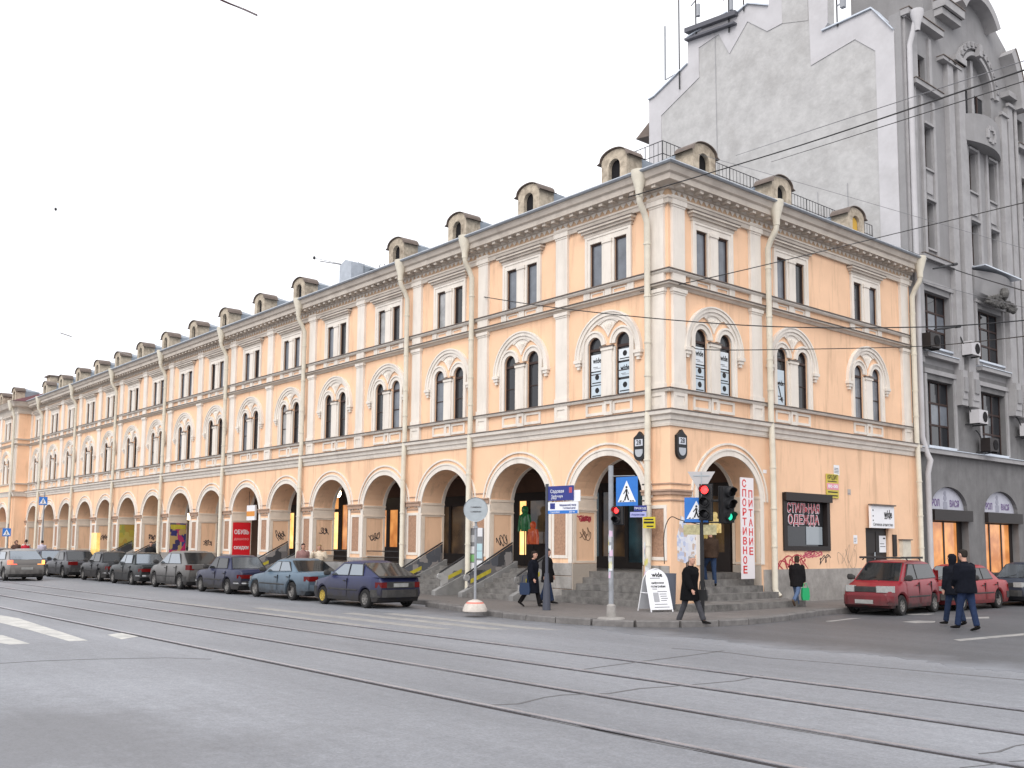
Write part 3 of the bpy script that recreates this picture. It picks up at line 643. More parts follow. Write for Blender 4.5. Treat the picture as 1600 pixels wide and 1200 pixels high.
# ------------------------------------------------------------------ gallery behind the arches
YW = 4.2
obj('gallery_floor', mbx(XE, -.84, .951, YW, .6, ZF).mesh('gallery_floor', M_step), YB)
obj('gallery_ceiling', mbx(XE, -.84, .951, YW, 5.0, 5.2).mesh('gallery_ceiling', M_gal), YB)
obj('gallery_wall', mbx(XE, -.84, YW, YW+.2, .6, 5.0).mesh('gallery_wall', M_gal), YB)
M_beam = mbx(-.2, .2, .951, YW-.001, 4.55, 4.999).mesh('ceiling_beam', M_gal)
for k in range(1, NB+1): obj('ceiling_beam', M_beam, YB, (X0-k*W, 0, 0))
def shopfront(x0, x1, panes, z0=ZF, z1=4.0, ymat=None):
    """joinery on the gallery wall; panes = (xa, xb, za, zb, material)"""
    f = MB().plate(rect(x0, x1, z0, z1), [rect(a+.03, b-.03, c+.03, d-.03) for a, b, c, d, m in panes], YW-.10, YW-.002).mesh('shopfront', M_shopw)
    o = obj('shopfront', f, YB)
    for a, b, c, d, m in panes: obj('pane', mbx(a+.02, b-.02, YW-.05, YW-.03, c+.02, d-.02).mesh('pane', m), o)
    return o
shopfront(-3.6, -1.0, [(-3.4, -2.4, 1.7, 3.6, M_green), (-2.3, -1.2, 1.7, 3.6, M_dim)])
shopfront(-8.0, -4.4, [(-7.9, -6.9, 1.5, 3.9, M_green), (-6.8, -5.6, 1.5, 3.9, M_dim), (-5.5, -4.5, 1.3, 3.9, M_green)], z1=4.2)
shopfront(-13.4, -9.3, [(-12.6, -12.05, 1.5, 3.55, M_lit), (-11.45, -10.95, 1.5, 3.7, M_lit2), (-10.85, -9.5, 1.95, 3.7, M_dim)], z1=4.0)
shopfront(-17.2, -14.6, [(-17.0, -16.1, 1.5, 3.6, M_dim), (-16.0, -14.8, 1.5, 3.6, M_dim)])
shopfront(-22.2, -19.6, [(-21.85, -21.05, 1.75, 3.55, M_lit), (-20.85, -20.1, 1.75, 3.55, M_lit)], z1=4.1)
shopfront(-27.2, -24.4, [(-26.5, -25.5, 1.6, 3.55, M_lit2), (-26.5, -25.5, 3.65, 4.7, M_lit), (-25.2, -24.6, 1.6, 3.9, M_lit)], z1=4.9)
shopfront(-32.0, -29.0, [(-31.0, -30.2, 1.6, 3.6, M_lit2), (-30.0, -29.2, 1.6, 3.6, M_lit)])
shopfront(-40.5, -36.5, [(-38.2, -37.4, 1.6, 3.6, M_lit), (-40.0, -38.6, 1.6, 3.6, M_dim)])
for i in range(5):
    x = -44-i*4.2; shopfront(x-2.4, x, [(x-1.15, x-.2, 1.6, 3.5, M_dim), (x-2.2, x-1.3, 1.6, 3.5, M_lit if i == 1 else M_dim)])
M_bulk = emit('shop_lamp_white', (1., .85, .65), 2.2)
# hanging globe lanterns in the gallery
for x, y, z in (tuple(on(527, 771, 1, 3.0)), tuple(on(296, 807, 1, 1.4))):
    t = thing('hanging_lantern', 'glowing globe lantern hanging in the arcade %s' % ('above orange shop window' if x > -33 else 'beside the blue poster bay'), 'lantern', (x, y, z))
    obj('globe', MB().lathe([(0, -.2), (.12, -.19), (.2, -.02), (.17, .12), (.05, .2), (0, .2)], 12).mesh('globe', M_globe, True), t)
    obj('chain', MB().tube([(0, 0, .2), (0, 0, 4.99-z)], .012, 5).mesh('chain', M_iron), t)
# shop dummies in the lit window, their clothes glowing in place of shop light
def torso(name, label, loc, m, s=1., leg=False):
    mb = MB().ell([((0, 0, 0), .15*s, .10*s), ((0, 0, .15*s), .17*s, .11*s), ((0, 0, .42*s), .21*s, .12*s), ((0, 0, .54*s), .19*s, .10*s), ((0, 0, .60*s), .07*s, .06*s)], (1, 0, 0))
    for q in (-1, 1): mb.ell([((q*.19*s, 0, .53*s), .06*s, .06*s), ((q*.25*s, 0, .28*s), .055*s, .055*s), ((q*.27*s, -.02, .0), .05*s, .05*s)], (1, 0, 0), 8)
    t = thing(name, label, 'mannequin', loc)
    obj('jacket', mb.mesh('jacket', m, True), t)
    obj('hood', MB().ell([((0, 0, .58*s), .08*s, .08*s), ((0, 0, .68*s), .115*s, .12*s), ((0, 0, .78*s), .10*s, .11*s), ((0, 0, .84*s), .04*s, .05*s)], (1, 0, 0)).mesh('hood', m, True), t)
    obj('stand', MB().tube([(0, 0, .05), (0, 0, -loc[2]+ZF+.02)], .02, 6).lathe([(0, -loc[2]+ZF), (.16, -loc[2]+ZF), (.16, -loc[2]+ZF+.02), (0, -loc[2]+ZF+.03)], 10).mesh('stand', M_iron), t)
    return t
torso('mannequin', 'mannequin in a green hooded jacket in a lit shop window', (-10.55, YW-.55, 2.45), emit('glowing_green_jacket', (.06, .32, .12), .14, .5, 9, (.03, .15, .06)), 1.2)
torso('mannequin', 'mannequin in an orange and red jacket beside the green one', (-10.0, YW-.6, 1.95), emit('glowing_orange_jacket', (.95, .22, .08), .2, .5, 9, (.6, .06, .03)), 1.05)
torso('mannequin', 'pale yellow shirt on a stand inside the corner arch', (-1.9, YW-.5, 2.0), emit('glowing_yellow_shirt', (.62, .45, .12), .4, .4, 8), 1.0)
torso('mannequin', 'cream shirt on a stand inside the corner arch', (-1.25, YW-.55, 2.35), emit('glowing_cream_shirt', (.95, .72, .30), .5, .4, 8), .8)
# ------------------------------------------------------------------ steps
def steps_in(fac, c, hw, n=5, y_front=-.62, ys=.30):
    loc, rz = place(fac, c)
    for i in range(n):
        h = (ZF-.146)/n; z0 = .10 if i == 0 else .146+h*i-.01
        hw2 = hw+(.30 if i < 2 else -.004)
        if i >= 2: hw2 = hw-.032
        y0 = y_front+ys*i
        y1 = .95 if i >= 2 else -PR-.06
        if y0 > y1-.1: continue
        obj('step', MB().plate([(-hw2, y0+.01), (hw2, y0), (hw2, y1), (-hw2, y1)], [], z0, .146+h*(i+1)-.004, 'xy').mesh('step', M_step), YB, loc, rz)
steps_in('a', bx_(1), HW); steps_in('b', AB, HW, 5, -.9, .34)
obj('landing', MB().plate([(.9, -.9), (1.75, -.8), (1.75, 4.1), (.8, 4.2)], [], .1, .33, 'xy').mesh('landing', M_step), YB)
# flights with sloping cheek walls, sheet-metal parapets and handrails
M_cheek = mat('grey_cheek_stone', (.25, .245, .24), .85, var=.3, scale=2, dirt=(.17, .165, .16), dscale=1.5, damt=.5)
def decal(name, cols, scale):                # bill-posted sheet: patches of faded print
    if name in MATS: return MATS[name]
    m, n, l, b = nt(name); geo = n.new('ShaderNodeNewGeometry'); vo = n.new('ShaderNodeTexVoronoi'); vo.inputs['Scale'].default_value = scale; vo.distance = 'CHEBYCHEV'; l.new(geo.outputs['Position'], vo.inputs['Vector'])
    sp = n.new('ShaderNodeSeparateColor'); l.new(vo.outputs['Color'], sp.inputs[0])
    rp = n.new('ShaderNodeValToRGB'); rp.color_ramp.interpolation = 'CONSTANT'; e = rp.color_ramp.elements
    e[0].color = (*cols[0], 1)
    for i, c in enumerate(cols[1:]):
        k = e[1] if i == 0 else e.new((i+1)/len(cols)); k.position = (i+1)/len(cols); k.color = (*c, 1)
    l.new(sp.outputs[0], rp.inputs[0]); l.new(rp.outputs[0], b.inputs['Base Color']); b.inputs['Roughness'].default_value = .7
    MATS[name] = m; return m
M_sheet = decal('dark_billposted_sheet', [(.10, .105, .12), (.16, .15, .15), (.05, .05, .055), (.28, .26, .25), (.09, .095, .11)], 3.2)
M_sheet2 = decal('pale_billposted_sheet', [(.36, .355, .35), (.30, .30, .31), (.40, .39, .38), (.22, .215, .21), (.34, .335, .33), (.12, .12, .125)], 2.6)
M_ystrip = mat('yellow_advert_strip', (.50, .42, .05), .6, var=.2, scale=6)
def flight(c, front=-1.35):
    loc = (c, 0, 0); n = 6; h = (ZF-.146)/n; ye_ = .93; run = (ye_-front)/n; hw = 1.20
    fl = obj('staircase', MB().plate([(front+.2, .10), (ye_, .10), (ye_, ZF-.02), (ye_-.2, ZF-.02), (front+.2, .14)], [], -hw+.01, hw-.01, 'yz').mesh('staircase', M_step), YB, loc)
    for i in range(n): obj('step', mbx(-hw, hw, front+run*i, front+run*(i+1)+.04, .12+h*i, .146+h*(i+1)).mesh('step', M_step), fl)
    zl = lambda y: .30+(ZF-.05)*(y-front+.2)/(ye_-front+.2)
    for s in (-1, 1):
        a, b = sorted((s*hw, s*(hw+.22)))
        obj('cheek_wall', MB().plate([(front-.2, .1), (ye_-.02, .1), (ye_-.02, zl(ye_)), (front-.2, .30)], [], a, b, 'yz').mesh('cheek_wall', M_cheek), fl)
        m = M_sheet if s < 0 else M_sheet2
        y0, y1 = front+.12, .75; xa = s*(hw+.11)
        obj('parapet_sheet', MB().plate([(y0, zl(y0)+.02), (y1, zl(y1)+.02), (y1, zl(y1)+.66), (y0, zl(y0)+.46)], [], xa-.02, xa+.02, 'yz').mesh('parapet_sheet', m), fl)
        ys_, ye = (y0+.1, y0+1.0) if s < 0 else (y0+.3, y0+.9)
        for q in (-1, 1): obj('advert_strip', MB().plate([(ys_, zl(ys_)+.12), (ye, zl(ye)+.10), (ye, zl(ye)+.24), (ys_, zl(ys_)+.26)], [], *sorted((xa+q*.021, xa+q*.026)), 'yz').mesh('advert_strip', M_ystrip), fl)
        obj('handrail', MB().tube([(xa, y0-.10, zl(y0)+.28), (xa, y0-.14, zl(y0)+.39), (xa, y0-.03, zl(y0)+.51), (xa, y1, zl(y1)+.72)], .03, 6).mesh('handrail', M_iron), fl)
        obj('scroll_end', MB().lathe([(.02, -.03), (.12, -.03), (.12, .03), (.02, .03)], 12).mesh('scroll_end', M_sheet2), fl, (xa, y0-.05, zl(y0)+.36)).rotation_euler = (0, R_(90), 0)
for k in (2, 3, 6, 10, 11): flight(bx_(k))
for k in (4, 5, 7, 8, 9, 12, 13, 14, 15, 16):
    sl = obj('sill_wall', mbx(-HW+.032, HW-.032, -.02, .94, .1, 1.12).mesh('sill_wall', M_cheek), YB, (bx_(k), 0, 0))
    if k in (4, 5): obj('guard_rail', MB().tube([(-HW, .1, 1.62), (HW, .1, 1.62)], .02, 6).tube([(-HW, .1, 1.38), (HW, .1, 1.38)], .014, 6).mesh('guard_rail', M_iron), sl)
# ------------------------------------------------------------------ shop window and door on facade b
fx = PR
wf = obj('shop_window', MB().plate(rect(5.38, 8.09, 1.80, 3.68), [rect(5.58, 7.92, 1.95, 3.42)], -PR-.05, -PR+.15).mesh('shop_window', M_shopw), YB, (0, 0, 0), RB)
obj('pane', mbx(5.5, 8.0, .02, .04, 1.85, 3.6).mesh('pane', M_glass), wf)
obj('blind', mbx(6.9, 7.85, .0, .012, 2.0, 2.6).mesh('blind', emit('glowing_pale_panel', (.30, .33, .36), .5)), wf)  # blind panel has a weak glow of its own
obj('roller_box', mbx(5.40, 8.12, -PR-.14, -PR-.051, 3.42, 3.69).mesh('roller_box', M_shopw), wf)
dr = obj('door', mbx(DOOR[0], DOOR[1], -PR+.10, -PR+.16, DOOR[2], DOOR[3]).mesh('door', mat('black_door_steel', (.03, .022, .02), .5, var=.2)), YB, (0, 0, 0), RB)
for a, b, c, d in ((10.5, 11.18, .85, 1.6), (10.5, 11.18, 1.7, 2.5), (11.24, 11.92, .85, 1.6), (11.24, 11.92, 1.7, 2.5)): obj('door_panel', mbx(a, b, -PR+.08, -PR+.10, c, d).mesh('door_panel', M_shopw), dr)
obj('handle', MB().tube([(11.1, -PR+.05, 1.5), (11.1, -PR+.05, 1.75)], .02, 6).mesh('handle', M_gut), dr)
obj('door_step', mbx(10.2, 12.2, -PR-.45, -PR-.052, .12, .70).mesh('door_step', M_step), YB, (0, 0, 0), RB)
obj('meter_cabinet', mbx(13.1-.35, 13.1+.25, -PR-.14, -PR, 1.3, 2.2).mesh('meter_cabinet', M_pipe), YB, (0, 0, 0), RB)
obj('cabinet_lid', mbx(12.7, 13.4, -PR-.2, -PR, 2.2, 2.24).mesh('cabinet_lid', M_cap), YB, (0, 0, 0), RB)
obj('vent_grille', mbx(12.25, 12.5, -PR-.05, -PR, 1.6, 2.4).mesh('vent_grille', M_shopw), YB, (0, 0, 0), RB)
# ------------------------------------------------------------------ signs, posters and plaques on the building
def board(name, label, fac, s0, s1, z0, z1, off, m, cat='sign', th=.03, group=None):
    """board on facade a (x range) or b (y range); returns thing at its lower middle"""
    c = (s0+s1)/2
    loc, rz = ((c, -off, z0), 0.) if fac == 'a' else ((off, c, z0), RB)
    t = obj(name, mbx(-(s1-s0)/2, (s1-s0)/2, -th, 0, 0, z1-z0).mesh(name, m), None, loc, rz, label, cat, group); return t
def letters(t, s, x, z, size, m, th=.03, bold=0., width=None): return obj('lettering', text_mesh(s, size, m, bold, width), t, (x, -th-.004, z))
def stripes(t, rows, m, th=.03):
    mb = MB()
    for x0, x1, z0, z1 in rows: mb.box(x0, x1, -th-.004, -th, z0, z1)
    return obj('print', mb.mesh('print', m), t)
M_redlet = emit('glowing_red_letters', (.80, .03, .03), .35)  # printed letters given a glow to strengthen the red
sp = board('vertical_shop_sign', 'tall white vertical sign with red letters beside the corner arch', 'b', 3.08, 3.74, .93, 4.05, PR+.05, mat('sign_white_plastic', (.74, .70, .71), .4))
for i, ch in enumerate('СПОРТИВНОЕ'): letters(sp, ch, -.16, 2.92-.295*i, .31, M_redlet, bold=.022, width=.20)
for i, ch in enumerate('ПИТАНИЕ'): letters(sp, ch, .155, 2.60-.295*i, .31, M_redlet, bold=.022, width=.20)
st = board('window_lettering', 'dark shop window board reading in red outlined letters', 'b', 5.6, 7.9, 2.62, 3.40, -.015, M_black, th=.02)
M_wl = mat('white_outline_print', (.75, .70, .74), .5); M_rl = emit('glowing_window_letters', (.62, .03, .06), .25)  # red print carries a weak glow of its own
for tx, z, wd in (('СТИЛЬНАЯ', .56, 1.85), ('ОДЕЖДА', .18, 1.75)):
    letters(st, tx, 0, z, .42, M_wl, .02, .042, wd+.08); o = letters(st, tx, 0, z, .42, M_rl, .026, .0, wd)
yb_ = board('credit_banner', 'tilted yellow advertising banner with a pink band near the door sign', 'b', 7.92, 8.66, 3.60, 4.42, PR+.02, mat('banner_yellow', (.55, .45, .08), .6), 'banner')
yb_.rotation_euler = (0, R_(0), RB); yb_.rotation_euler[0] = R_(0)
stripes(yb_, [(-.37, .37, .28, .50)], mat('banner_pink', (.72, .30, .36), .6)); letters(yb_, 'КРЕДИТ', 0, .70, .20, M_black, bold=.01, width=.62); letters(yb_, '80-00', 0, .39, .16, M_white, .036, .02, .6)
stripes(yb_, [(-.3, .25, .55, .58), (-.30, .3, .18, .22), (-.3, .3, .06, .1)], M_black)
ds = board('door_sign', 'white square sign with a dark logo over the black door', 'b', 10.5, 12.1, 2.62, 3.42, PR+.10, M_white, th=.09)
letters(ds, 'wide', .36, .50, .40, M_black, .09, .03, .56); stripes(ds, [(-.70, -.64, .6, .66), (-.7, -.64, .4, .45), (-.7, -.64, .24, .29), (.1, .3, .33, .36), (.4, .55, .33, .355)], M_black, .09); letters(ds, 'Сетевое агентство', 0, .12, .15, M_black, .09, 0, 1.35)
obj('canopy_strip', mbx(-.84, .84, -.16, 0, .80, .85).mesh('canopy_strip', M_cap), ds)
dp = board('door_poster', 'white notice taped to the black door', 'b', 11.45, 11.92, 1.75, 2.35, PR-.07, M_white, 'poster', .005); stripes(dp, [(.03, .18, .48, .53), (-.18, .18, .2, .22), (-.18, .1, .3, .32)], M_black, .005)
# sheets of paper stuck on the walls
def paper(label, fac, s0, s1, z0, z1, off, m=None, rows=3):
    p = board('poster', label, fac, s0, s1, z0, z1, off, m or M_white, 'poster', .004); w = (s1-s0)/2; h = z1-z0
    if rows: stripes(p, [(-w*.8, w*rnd.uniform(.3, .8), h*(.2+.6*i/rows), h*(.2+.6*i/rows)+h*.07) for i in range(rows)], mat('grey_print', (.18, .18, .2), .7), .004)
    return p
paper('small striped notice above the yellow banner', 'b', 8.45, 8.80, 4.40, 4.75, PR+.004, rows=4)
paper('small white notice low on the wall right of the dark shop window', 'b', 9.6, 9.85, 2.05, 2.35, PR+.004)
paper('small grey enamel plate right of the yellow banner', 'b', 9.3, 9.5, 3.75, 3.95, PR+.004, mat('plate_grey', (.42, .37, .34), .6), 1)
paper('small number plate above the vertical red lettered sign', 'b', 4.35, 4.55, 4.25, 4.36, PR+.004, rows=0)
M_torn = decal('torn_bills', [(.60, .62, .72), (.45, .50, .66), (.70, .70, .73), (.52, .40, .33), (.66, .66, .70)], 9)
obj('torn_bills', MB().plate([(.16, 1.5), (.50, 1.42), (.86, 1.6), (1.1, 1.75), (1.12, 2.2), (.9, 2.36), (.6, 2.45), (.45, 2.75), (.3, 2.8), (.22, 2.4), (.14, 2.2)], [], -PR-.006, -PR).mesh('torn_bills', M_torn), YB, (0, 0, 0), RB)
bp = board('poster_board', 'narrow pasted notice board on the pier between the two sloping staircases', 'a', -9.18, -8.40, .45, 2.5, PR+.03, mat('board_grey', (.22, .22, .23), .7, var=.2), 'board')
bm_ = [mat('bill_white', (.66, .66, .68), .7), mat('bill_green', (.20, .42, .16), .7), mat('bill_cyan', (.42, .58, .62), .7), mat('bill_grey', (.45, .45, .46), .7)]
for i, (x, z, w, h, q) in enumerate([(-.20, 1.55, .12, .14, 3), (.22, 1.75, .13, .17, 0), (-.22, 1.15, .13, .14, 0), (.2, 1.25, .15, .14, 2), (-.17, .86, .15, .14, 1), (.2, .98, .15, .14, 2), (-.22, .55, .13, .15, 0), (.2, .66, .15, .14, 0), (.2, .40, .14, .12, 1), (-.2, .25, .14, .13, 3), (.2, .15, .14, .12, 3), (-.22, .06, .13, .08, 0)]):
    obj('bill', mbx(x-w, x+w, -.036, -.03, z, z+2*h*.9).mesh('bill', bm_[q]), bp)
# big posters on the jambs (seen on the far side of the openings)
def jamb_poster(label, k, y0, y1, z0, z1, m):
    x = bx_(k)-HW+.028; c = (y0+y1)/2
    return obj('jamb_poster', mbx(0, .012, y0-c, y1-c, 0, z1-z0).mesh('jamb_poster', m), None, (x, c, z0), 0, label, 'poster')
rp_ = jamb_poster('red shoe shop sign with white lettering on an arcade jamb', 7, -.08, .88, 1.25, 2.95, mat('poster_red', (.62, .015, .025), .5))
for s, z, sz, m in (('ОБУВЬ', 1.32, .30, M_white), ('дешево', .98, .18, mat('pink_print', (.75, .25, .25), .6)), ('скидки', .55, .27, M_white)):
    obj('lettering', text_mesh(s, sz, m, .02, .80), rp_, (.016, 0, z-.12), RB)
M_bluep = decal('blue_poster_print', [(.03, .03, .14), (.05, .05, .2), (.04, .03, .1), (.45, .30, .12), (.40, .03, .12)], 3.5)
bp2 = jamb_poster('dark blue poster with yellow headline and magenta corner on an arcade jamb', 9, -.05, .90, 1.25, 3.0, M_bluep)
obj('headline', mbx(.013, .018, -.45, .45, 1.42, 1.68).mesh('headline', M_ystrip), bp2); obj('corner_flash', MB().plate([(.05, .0), (.45, .0), (.45, .7)], [], .013, .018, 'yz').mesh('corner_flash', mat('magenta_print', (.5, .03, .13), .6)), bp2)
M_yg = decal('yellow_green_poster_print', [(.42, .34, .05), (.30, .30, .06), (.40, .26, .05), (.18, .22, .08), (.45, .36, .08)], 3.)
jamb_poster('yellow and green poster covering an arcade jamb', 11, -.05, .90, 1.25, 3.02, M_yg)
bx7 = bx_(7); lb = thing('hanging_shop_sign', 'white and orange box sign hanging in the arch above the red poster', 'sign', (bx7-.3, .35, 3.05))
obj('panel', mbx(-.45, .45, -.05, .05, 0, .75).mesh('panel', M_white), lb); obj('stripe', mbx(-.44, .44, -.056, -.05, .2, .45).mesh('stripe', mat('orange_print', (.65, .27, .06), .6)), lb); [obj('bracket', MB().tube([(q, 0, .75), (q, 0, 1.45)], .015, 5).mesh('bracket', M_iron), lb) for q in (-.3, .3)]
# house-number lanterns at the corner
def plaque(fac, c, label):
    loc, rz = ((c, -PR, 4.85), 0) if fac == 'a' else ((PR, c, 4.85), RB)
    t = thing('house_number_lamp', label, 'plaque', loc, rz)
    out = [(-.22, -.2)]+[(-.22*math.cos(a), -.2-.22*math.sin(a)) for a in [R_(x) for x in range(15, 180, 15)]]+[(.22, -.2), (.22, .28), (.10, .36), (0, .46), (-.10, .36), (-.22, .28)]
    obj('case', MB().plate(out, [], -.10, 0).mesh('case', mat('black_enamel', (.015, .015, .017), .4)), t)
    obj('number_plate', mbx(-.15, .15, -.112, -.101, .02, .22).mesh('number_plate', mat('number_plate_white', (.55, .57, .62), .4)), t); obj('lettering', text_mesh('28', .2, M_black, .01), t, (0, -.116, .12))
    obj('lens', MB().plate([(-.15, -.08)]+[(-.15*math.cos(a), -.16-.15*math.sin(a)) for a in [R_(x) for x in range(0, 181, 20)]]+[(.15, -.08)], [], -.112, -.101).mesh('lens', mat('frosted_lens', (.40, .42, .45), .3)), t)
plaque('b', .30, 'black house number lamp on the side street face of the corner'); plaque('a', -1.0, 'black house number lamp half behind the corner drainpipe')
# advertising sheets inside the mid-storey windows nearest the corner
M_wposter = mat('window_poster_blue_white', (.52, .60, .66), .4); M_wposter2 = mat('window_poster_white', (.66, .70, .73), .4)
def wposter(fac, c, cx, z0, z1, txt, label, m=None):
    loc = (c+cx, .062, z0) if fac == 'a' else (-.062, c+cx, z0); rz = 0 if fac == 'a' else RB
    t = obj('window_poster', mbx(-.24, .24, 0, .01, 0, z1-z0).mesh('window_poster', m or M_wposter), None, loc, rz, label, 'poster')
    h = z1-z0
    if txt: obj('lettering', text_mesh(txt, .24, M_black, .02, .36), t, (.02, -.005, h*.62)); stripes(t, [(-.15, .05, h*.22, h*.26), (-.1, .18, h*.14, h*.17)], mat('grey_print', (.18, .18, .2), .7), 0.)
    else: obj('symbol', MB().lathe([(0, 0), (.09, 0), (.09, -.004), (0, -.004)], 10, (0.02, -.002, h*.6), 'y').mesh('symbol', M_black), t); stripes(t, [(-.2, .2, h*.12, h*.2)], M_black, 0.)
    return t
w1 = bx_(1)
spec_ = [('a', w1, -.60, [('wide', 7.42, 7.95), (None, 6.98, 7.38), (None, 6.57, 6.95)], 'left light of the street front window nearest the corner'),
         ('a', w1, .60, [(None, 7.62, 7.98), ('wide', 7.1, 7.55), (None, 6.6, 7.02)], 'right light of the street front window nearest the corner'),
         ('b', BC[0], -.60, [('wide', 7.42, 7.95), (None, 6.98, 7.38), (None, 6.57, 6.95)], 'left light of the side street window nearest the corner'),
         ('b', BC[0], .60, [('wide', 7.42, 7.95), (None, 6.98, 7.38), (None, 6.57, 6.95)], 'right light of the side street window nearest the corner')]
for fac, c, cx, rows, where in spec_:
    for (t, z0, z1), pos in zip(rows, ('top', 'middle', 'bottom')): wposter(fac, c, cx, z0, z1, t, '%s white advertising sheet in the %s' % (pos, where), M_wposter2 if pos == 'top' else M_wposter)
ar_ = wposter('b', BC[1], -.60, 6.58, 7.75, 'wide', 'tall white sheet with a black arrow in the middle side street window'); obj('arrow', MB().plate([(-.12, .62), (-.07, .64), (.07, .25), (.13, .28), (.12, .08), (-.02, .20), (.03, .23)], [], -.006, 0).mesh('arrow', M_black), ar_)
# ------------------------------------------------------------------ graffiti (paint on the walls)
def scribble(name, fac, c, z, w, h, m, seed, strokes=7, lw=.018, jamb=None):
    r = random.Random(seed); mb = MB()
    for s in range(max(1, strokes//3)):
        f = r.uniform(1.6, 3.0); p1, p2 = r.uniform(0, 6), r.uniform(0, 6); f2 = f*r.uniform(.9, 1.25); am = r.uniform(.10, .2)*w; dz_ = r.uniform(-.2, .2)*h; sl_ = r.uniform(-.15, .25)*h
        x0 = -w/2+r.uniform(0, .25)*w; x1 = w/2-r.uniform(0, .25)*w; npt = 16
        pts = [(x0+(x1-x0)*i/npt+am*math.cos(2*math.pi*f*i/npt+p1), dz_+sl_*(i/npt-.5)+h*.36*math.sin(2*math.pi*f2*i/npt+p2)*r.uniform(.55, 1.1)) for i in range(npt+1)]
        cm = catmull(pts, 6); L = []; Q = []
        for i, p in enumerate(cm):
            a, b = Vector(cm[max(i-1, 0)]), Vector(cm[min(i+1, len(cm)-1)]); t = b-a; t = t.normalized() if t.length > 1e-6 else Vector((1, 0)); n = Vector((-t.y, t.x))*lw*r.uniform(.7, 1.2)
            L.append((p[0]+n.x, p[1]+n.y)); Q.append((p[0]-n.x, p[1]-n.y))
        k = len(L); d = .001*(s % 4)
        mb.add([(a, -.003-d, b) for a, b in L]+[(a, -.003-d, b) for a, b in Q], [(i, i+1, k+i+1, k+i) for i in range(k-1)])
    me = mb.mesh(name, m)
    if jamb is not None: return obj(name, me, YB, (bx_(jamb)-HW+.003, c, z), RB)
    return obj(name, me, YB, (c, -PR, z) if fac == 'a' else (PR, c, z), 0 if fac == 'a' else RB)
M_gr = mat('red_spray', (.42, .05, .07), .8); M_gb = mat('black_spray', (.05, .04, .045), .8)
scribble('graffiti', 'b', 6.0, 1.40, 1.7, .75, M_gr, 11, 9, .022); scribble('graffiti', 'b', 7.0, 1.66, 1.2, .25, mat('pink_spray', (.55, .12, .16), .8), 5, 10, .02); scribble('graffiti', 'b', 7.75, 1.52, .8, .4, M_gb, 8, 8, .016); scribble('graffiti', 'b', 9.2, 1.7, 1.3, 1.0, mat('grey_spray', (.28, .22, .18), .8), 4, 6, .008)
scribble('graffiti', 'b', .62, 1.25, .45, 1.2, M_gb, 21, 7, .018)
for k, seed, z in ((1, 3, 2.3), (2, 6, 2.1), (4, 9, 2.2), (5, 12, 2.5), (6, 15, 2.3), (8, 18, 1.9), (10, 24, 2.2), (12, 27, 2.2)): scribble('graffiti', 'a', .45, z, .55, .42, M_gb if k > 1 else mat('brown_spray', (.2, .12, .08), .8), seed, 6, .016, jamb=k)
scribble('graffiti', 'a', .45, 2.75, .6, .25, M_gr, 41, 9, .018, jamb=1)
# ------------------------------------------------------------------ projecting pavilion at the far end of the street front
PV = thing('end_pavilion', 'projecting peach pavilion with dark red roof at the far end of the arcade', 'building')
PY = -1.0; NP = 4; XP = XE-.95-NP*W
def pcourse(name, prof, m): return obj(name, MB().sweep([(XP, PY), (XE, PY), (XE, -.02)], prof).mesh(name, m), PV)
for prof, m in (([(-.05, 5.46), (PR+.03, 5.46), (PR+.12, 5.70), (PR+.24, 5.84), (-.05, 5.86)], M_trim), ([(-.05, 6.42), (.13, 6.42), (.2, 6.52), (-.05, 6.52)], M_trim), ([(-.05, 9.53), (.06, 9.53), (.22, 9.69), (-.05, 9.69)], M_corn), ([(-.05, 9.98), (.10, 9.98), (.19, 10.09), (-.05, 10.09)], M_trim),
                ([(-.05, 12.10), (.10, 12.10), (.16, 12.30), (.16, 12.52), (.2, 12.6), (.5, 12.64), (.62, 12.85), (.74, 13.0), (-.05, 13.02)], M_corn)): pcourse('string_course' if prof[0][1] < 12 else 'cornice', prof, m)
obj('wall', MB().plate(rect(XE-.95, XE, .1, 12.9), [], PY, PY+.36).mesh('wall', M_wall), PV)
obj('return_wall', mbx(XE-.36, XE-.002, PY+.361, -.001, .1, 12.9).mesh('return_wall', M_wall), PV)
for k in range(NP):
    c = XE-.95-W*(k+.5); loc = (c, PY, 0)
    obj('wall', M_upper, PV, loc); obj('wall', M_lower, PV, loc); at = obj('arch_trim', M_archtrim, PV, loc); [obj('jamb_lining', q, at) for q in M_jambs]
    w = obj('window', M_midsur, PV, loc); obj('sash', M_midsash, w); obj('hood_mould', M_hood, w); obj('colonnette', M_colon, w)
    for i in (0, 1): obj('pane', M_midpane[i][0], w)
    t = obj('window', M_topsur, PV, loc); obj('sash', M_topsash, t); obj('hood', M_tophood, t); obj('colonnette', M_topcol, t)
    for i in (0, 1): obj('pane', M_toppane[i][i], t)
    for m in PILA: obj(m.name.split('.')[0], m, PV, (c-W/2, PY, 0))
    obj('shopfront', mbx(c-1.5, c+1.5, 2.2, 2.3, .6, 4.2).mesh('shopfront', M_dim if k else M_lit), PV)
for x in (-.48,): 
    for m in PILA: obj(m.name.split('.')[0], m, PV, (XE+x, PY, 0)).scale.x = 1.5
obj('floor', mbx(XP, XE-.4, PY+.9, 2.3, .1, 1.0).mesh('floor', M_step), PV); obj('ceiling', mbx(XP, XE-.4, PY+.96, 2.3, 5.0, 5.2).mesh('ceiling', M_gal), PV)
M_rroof = mat('dark_red_roof', (.115, .035, .04), .6, var=.2, scale=2)
zr0 = 13.03
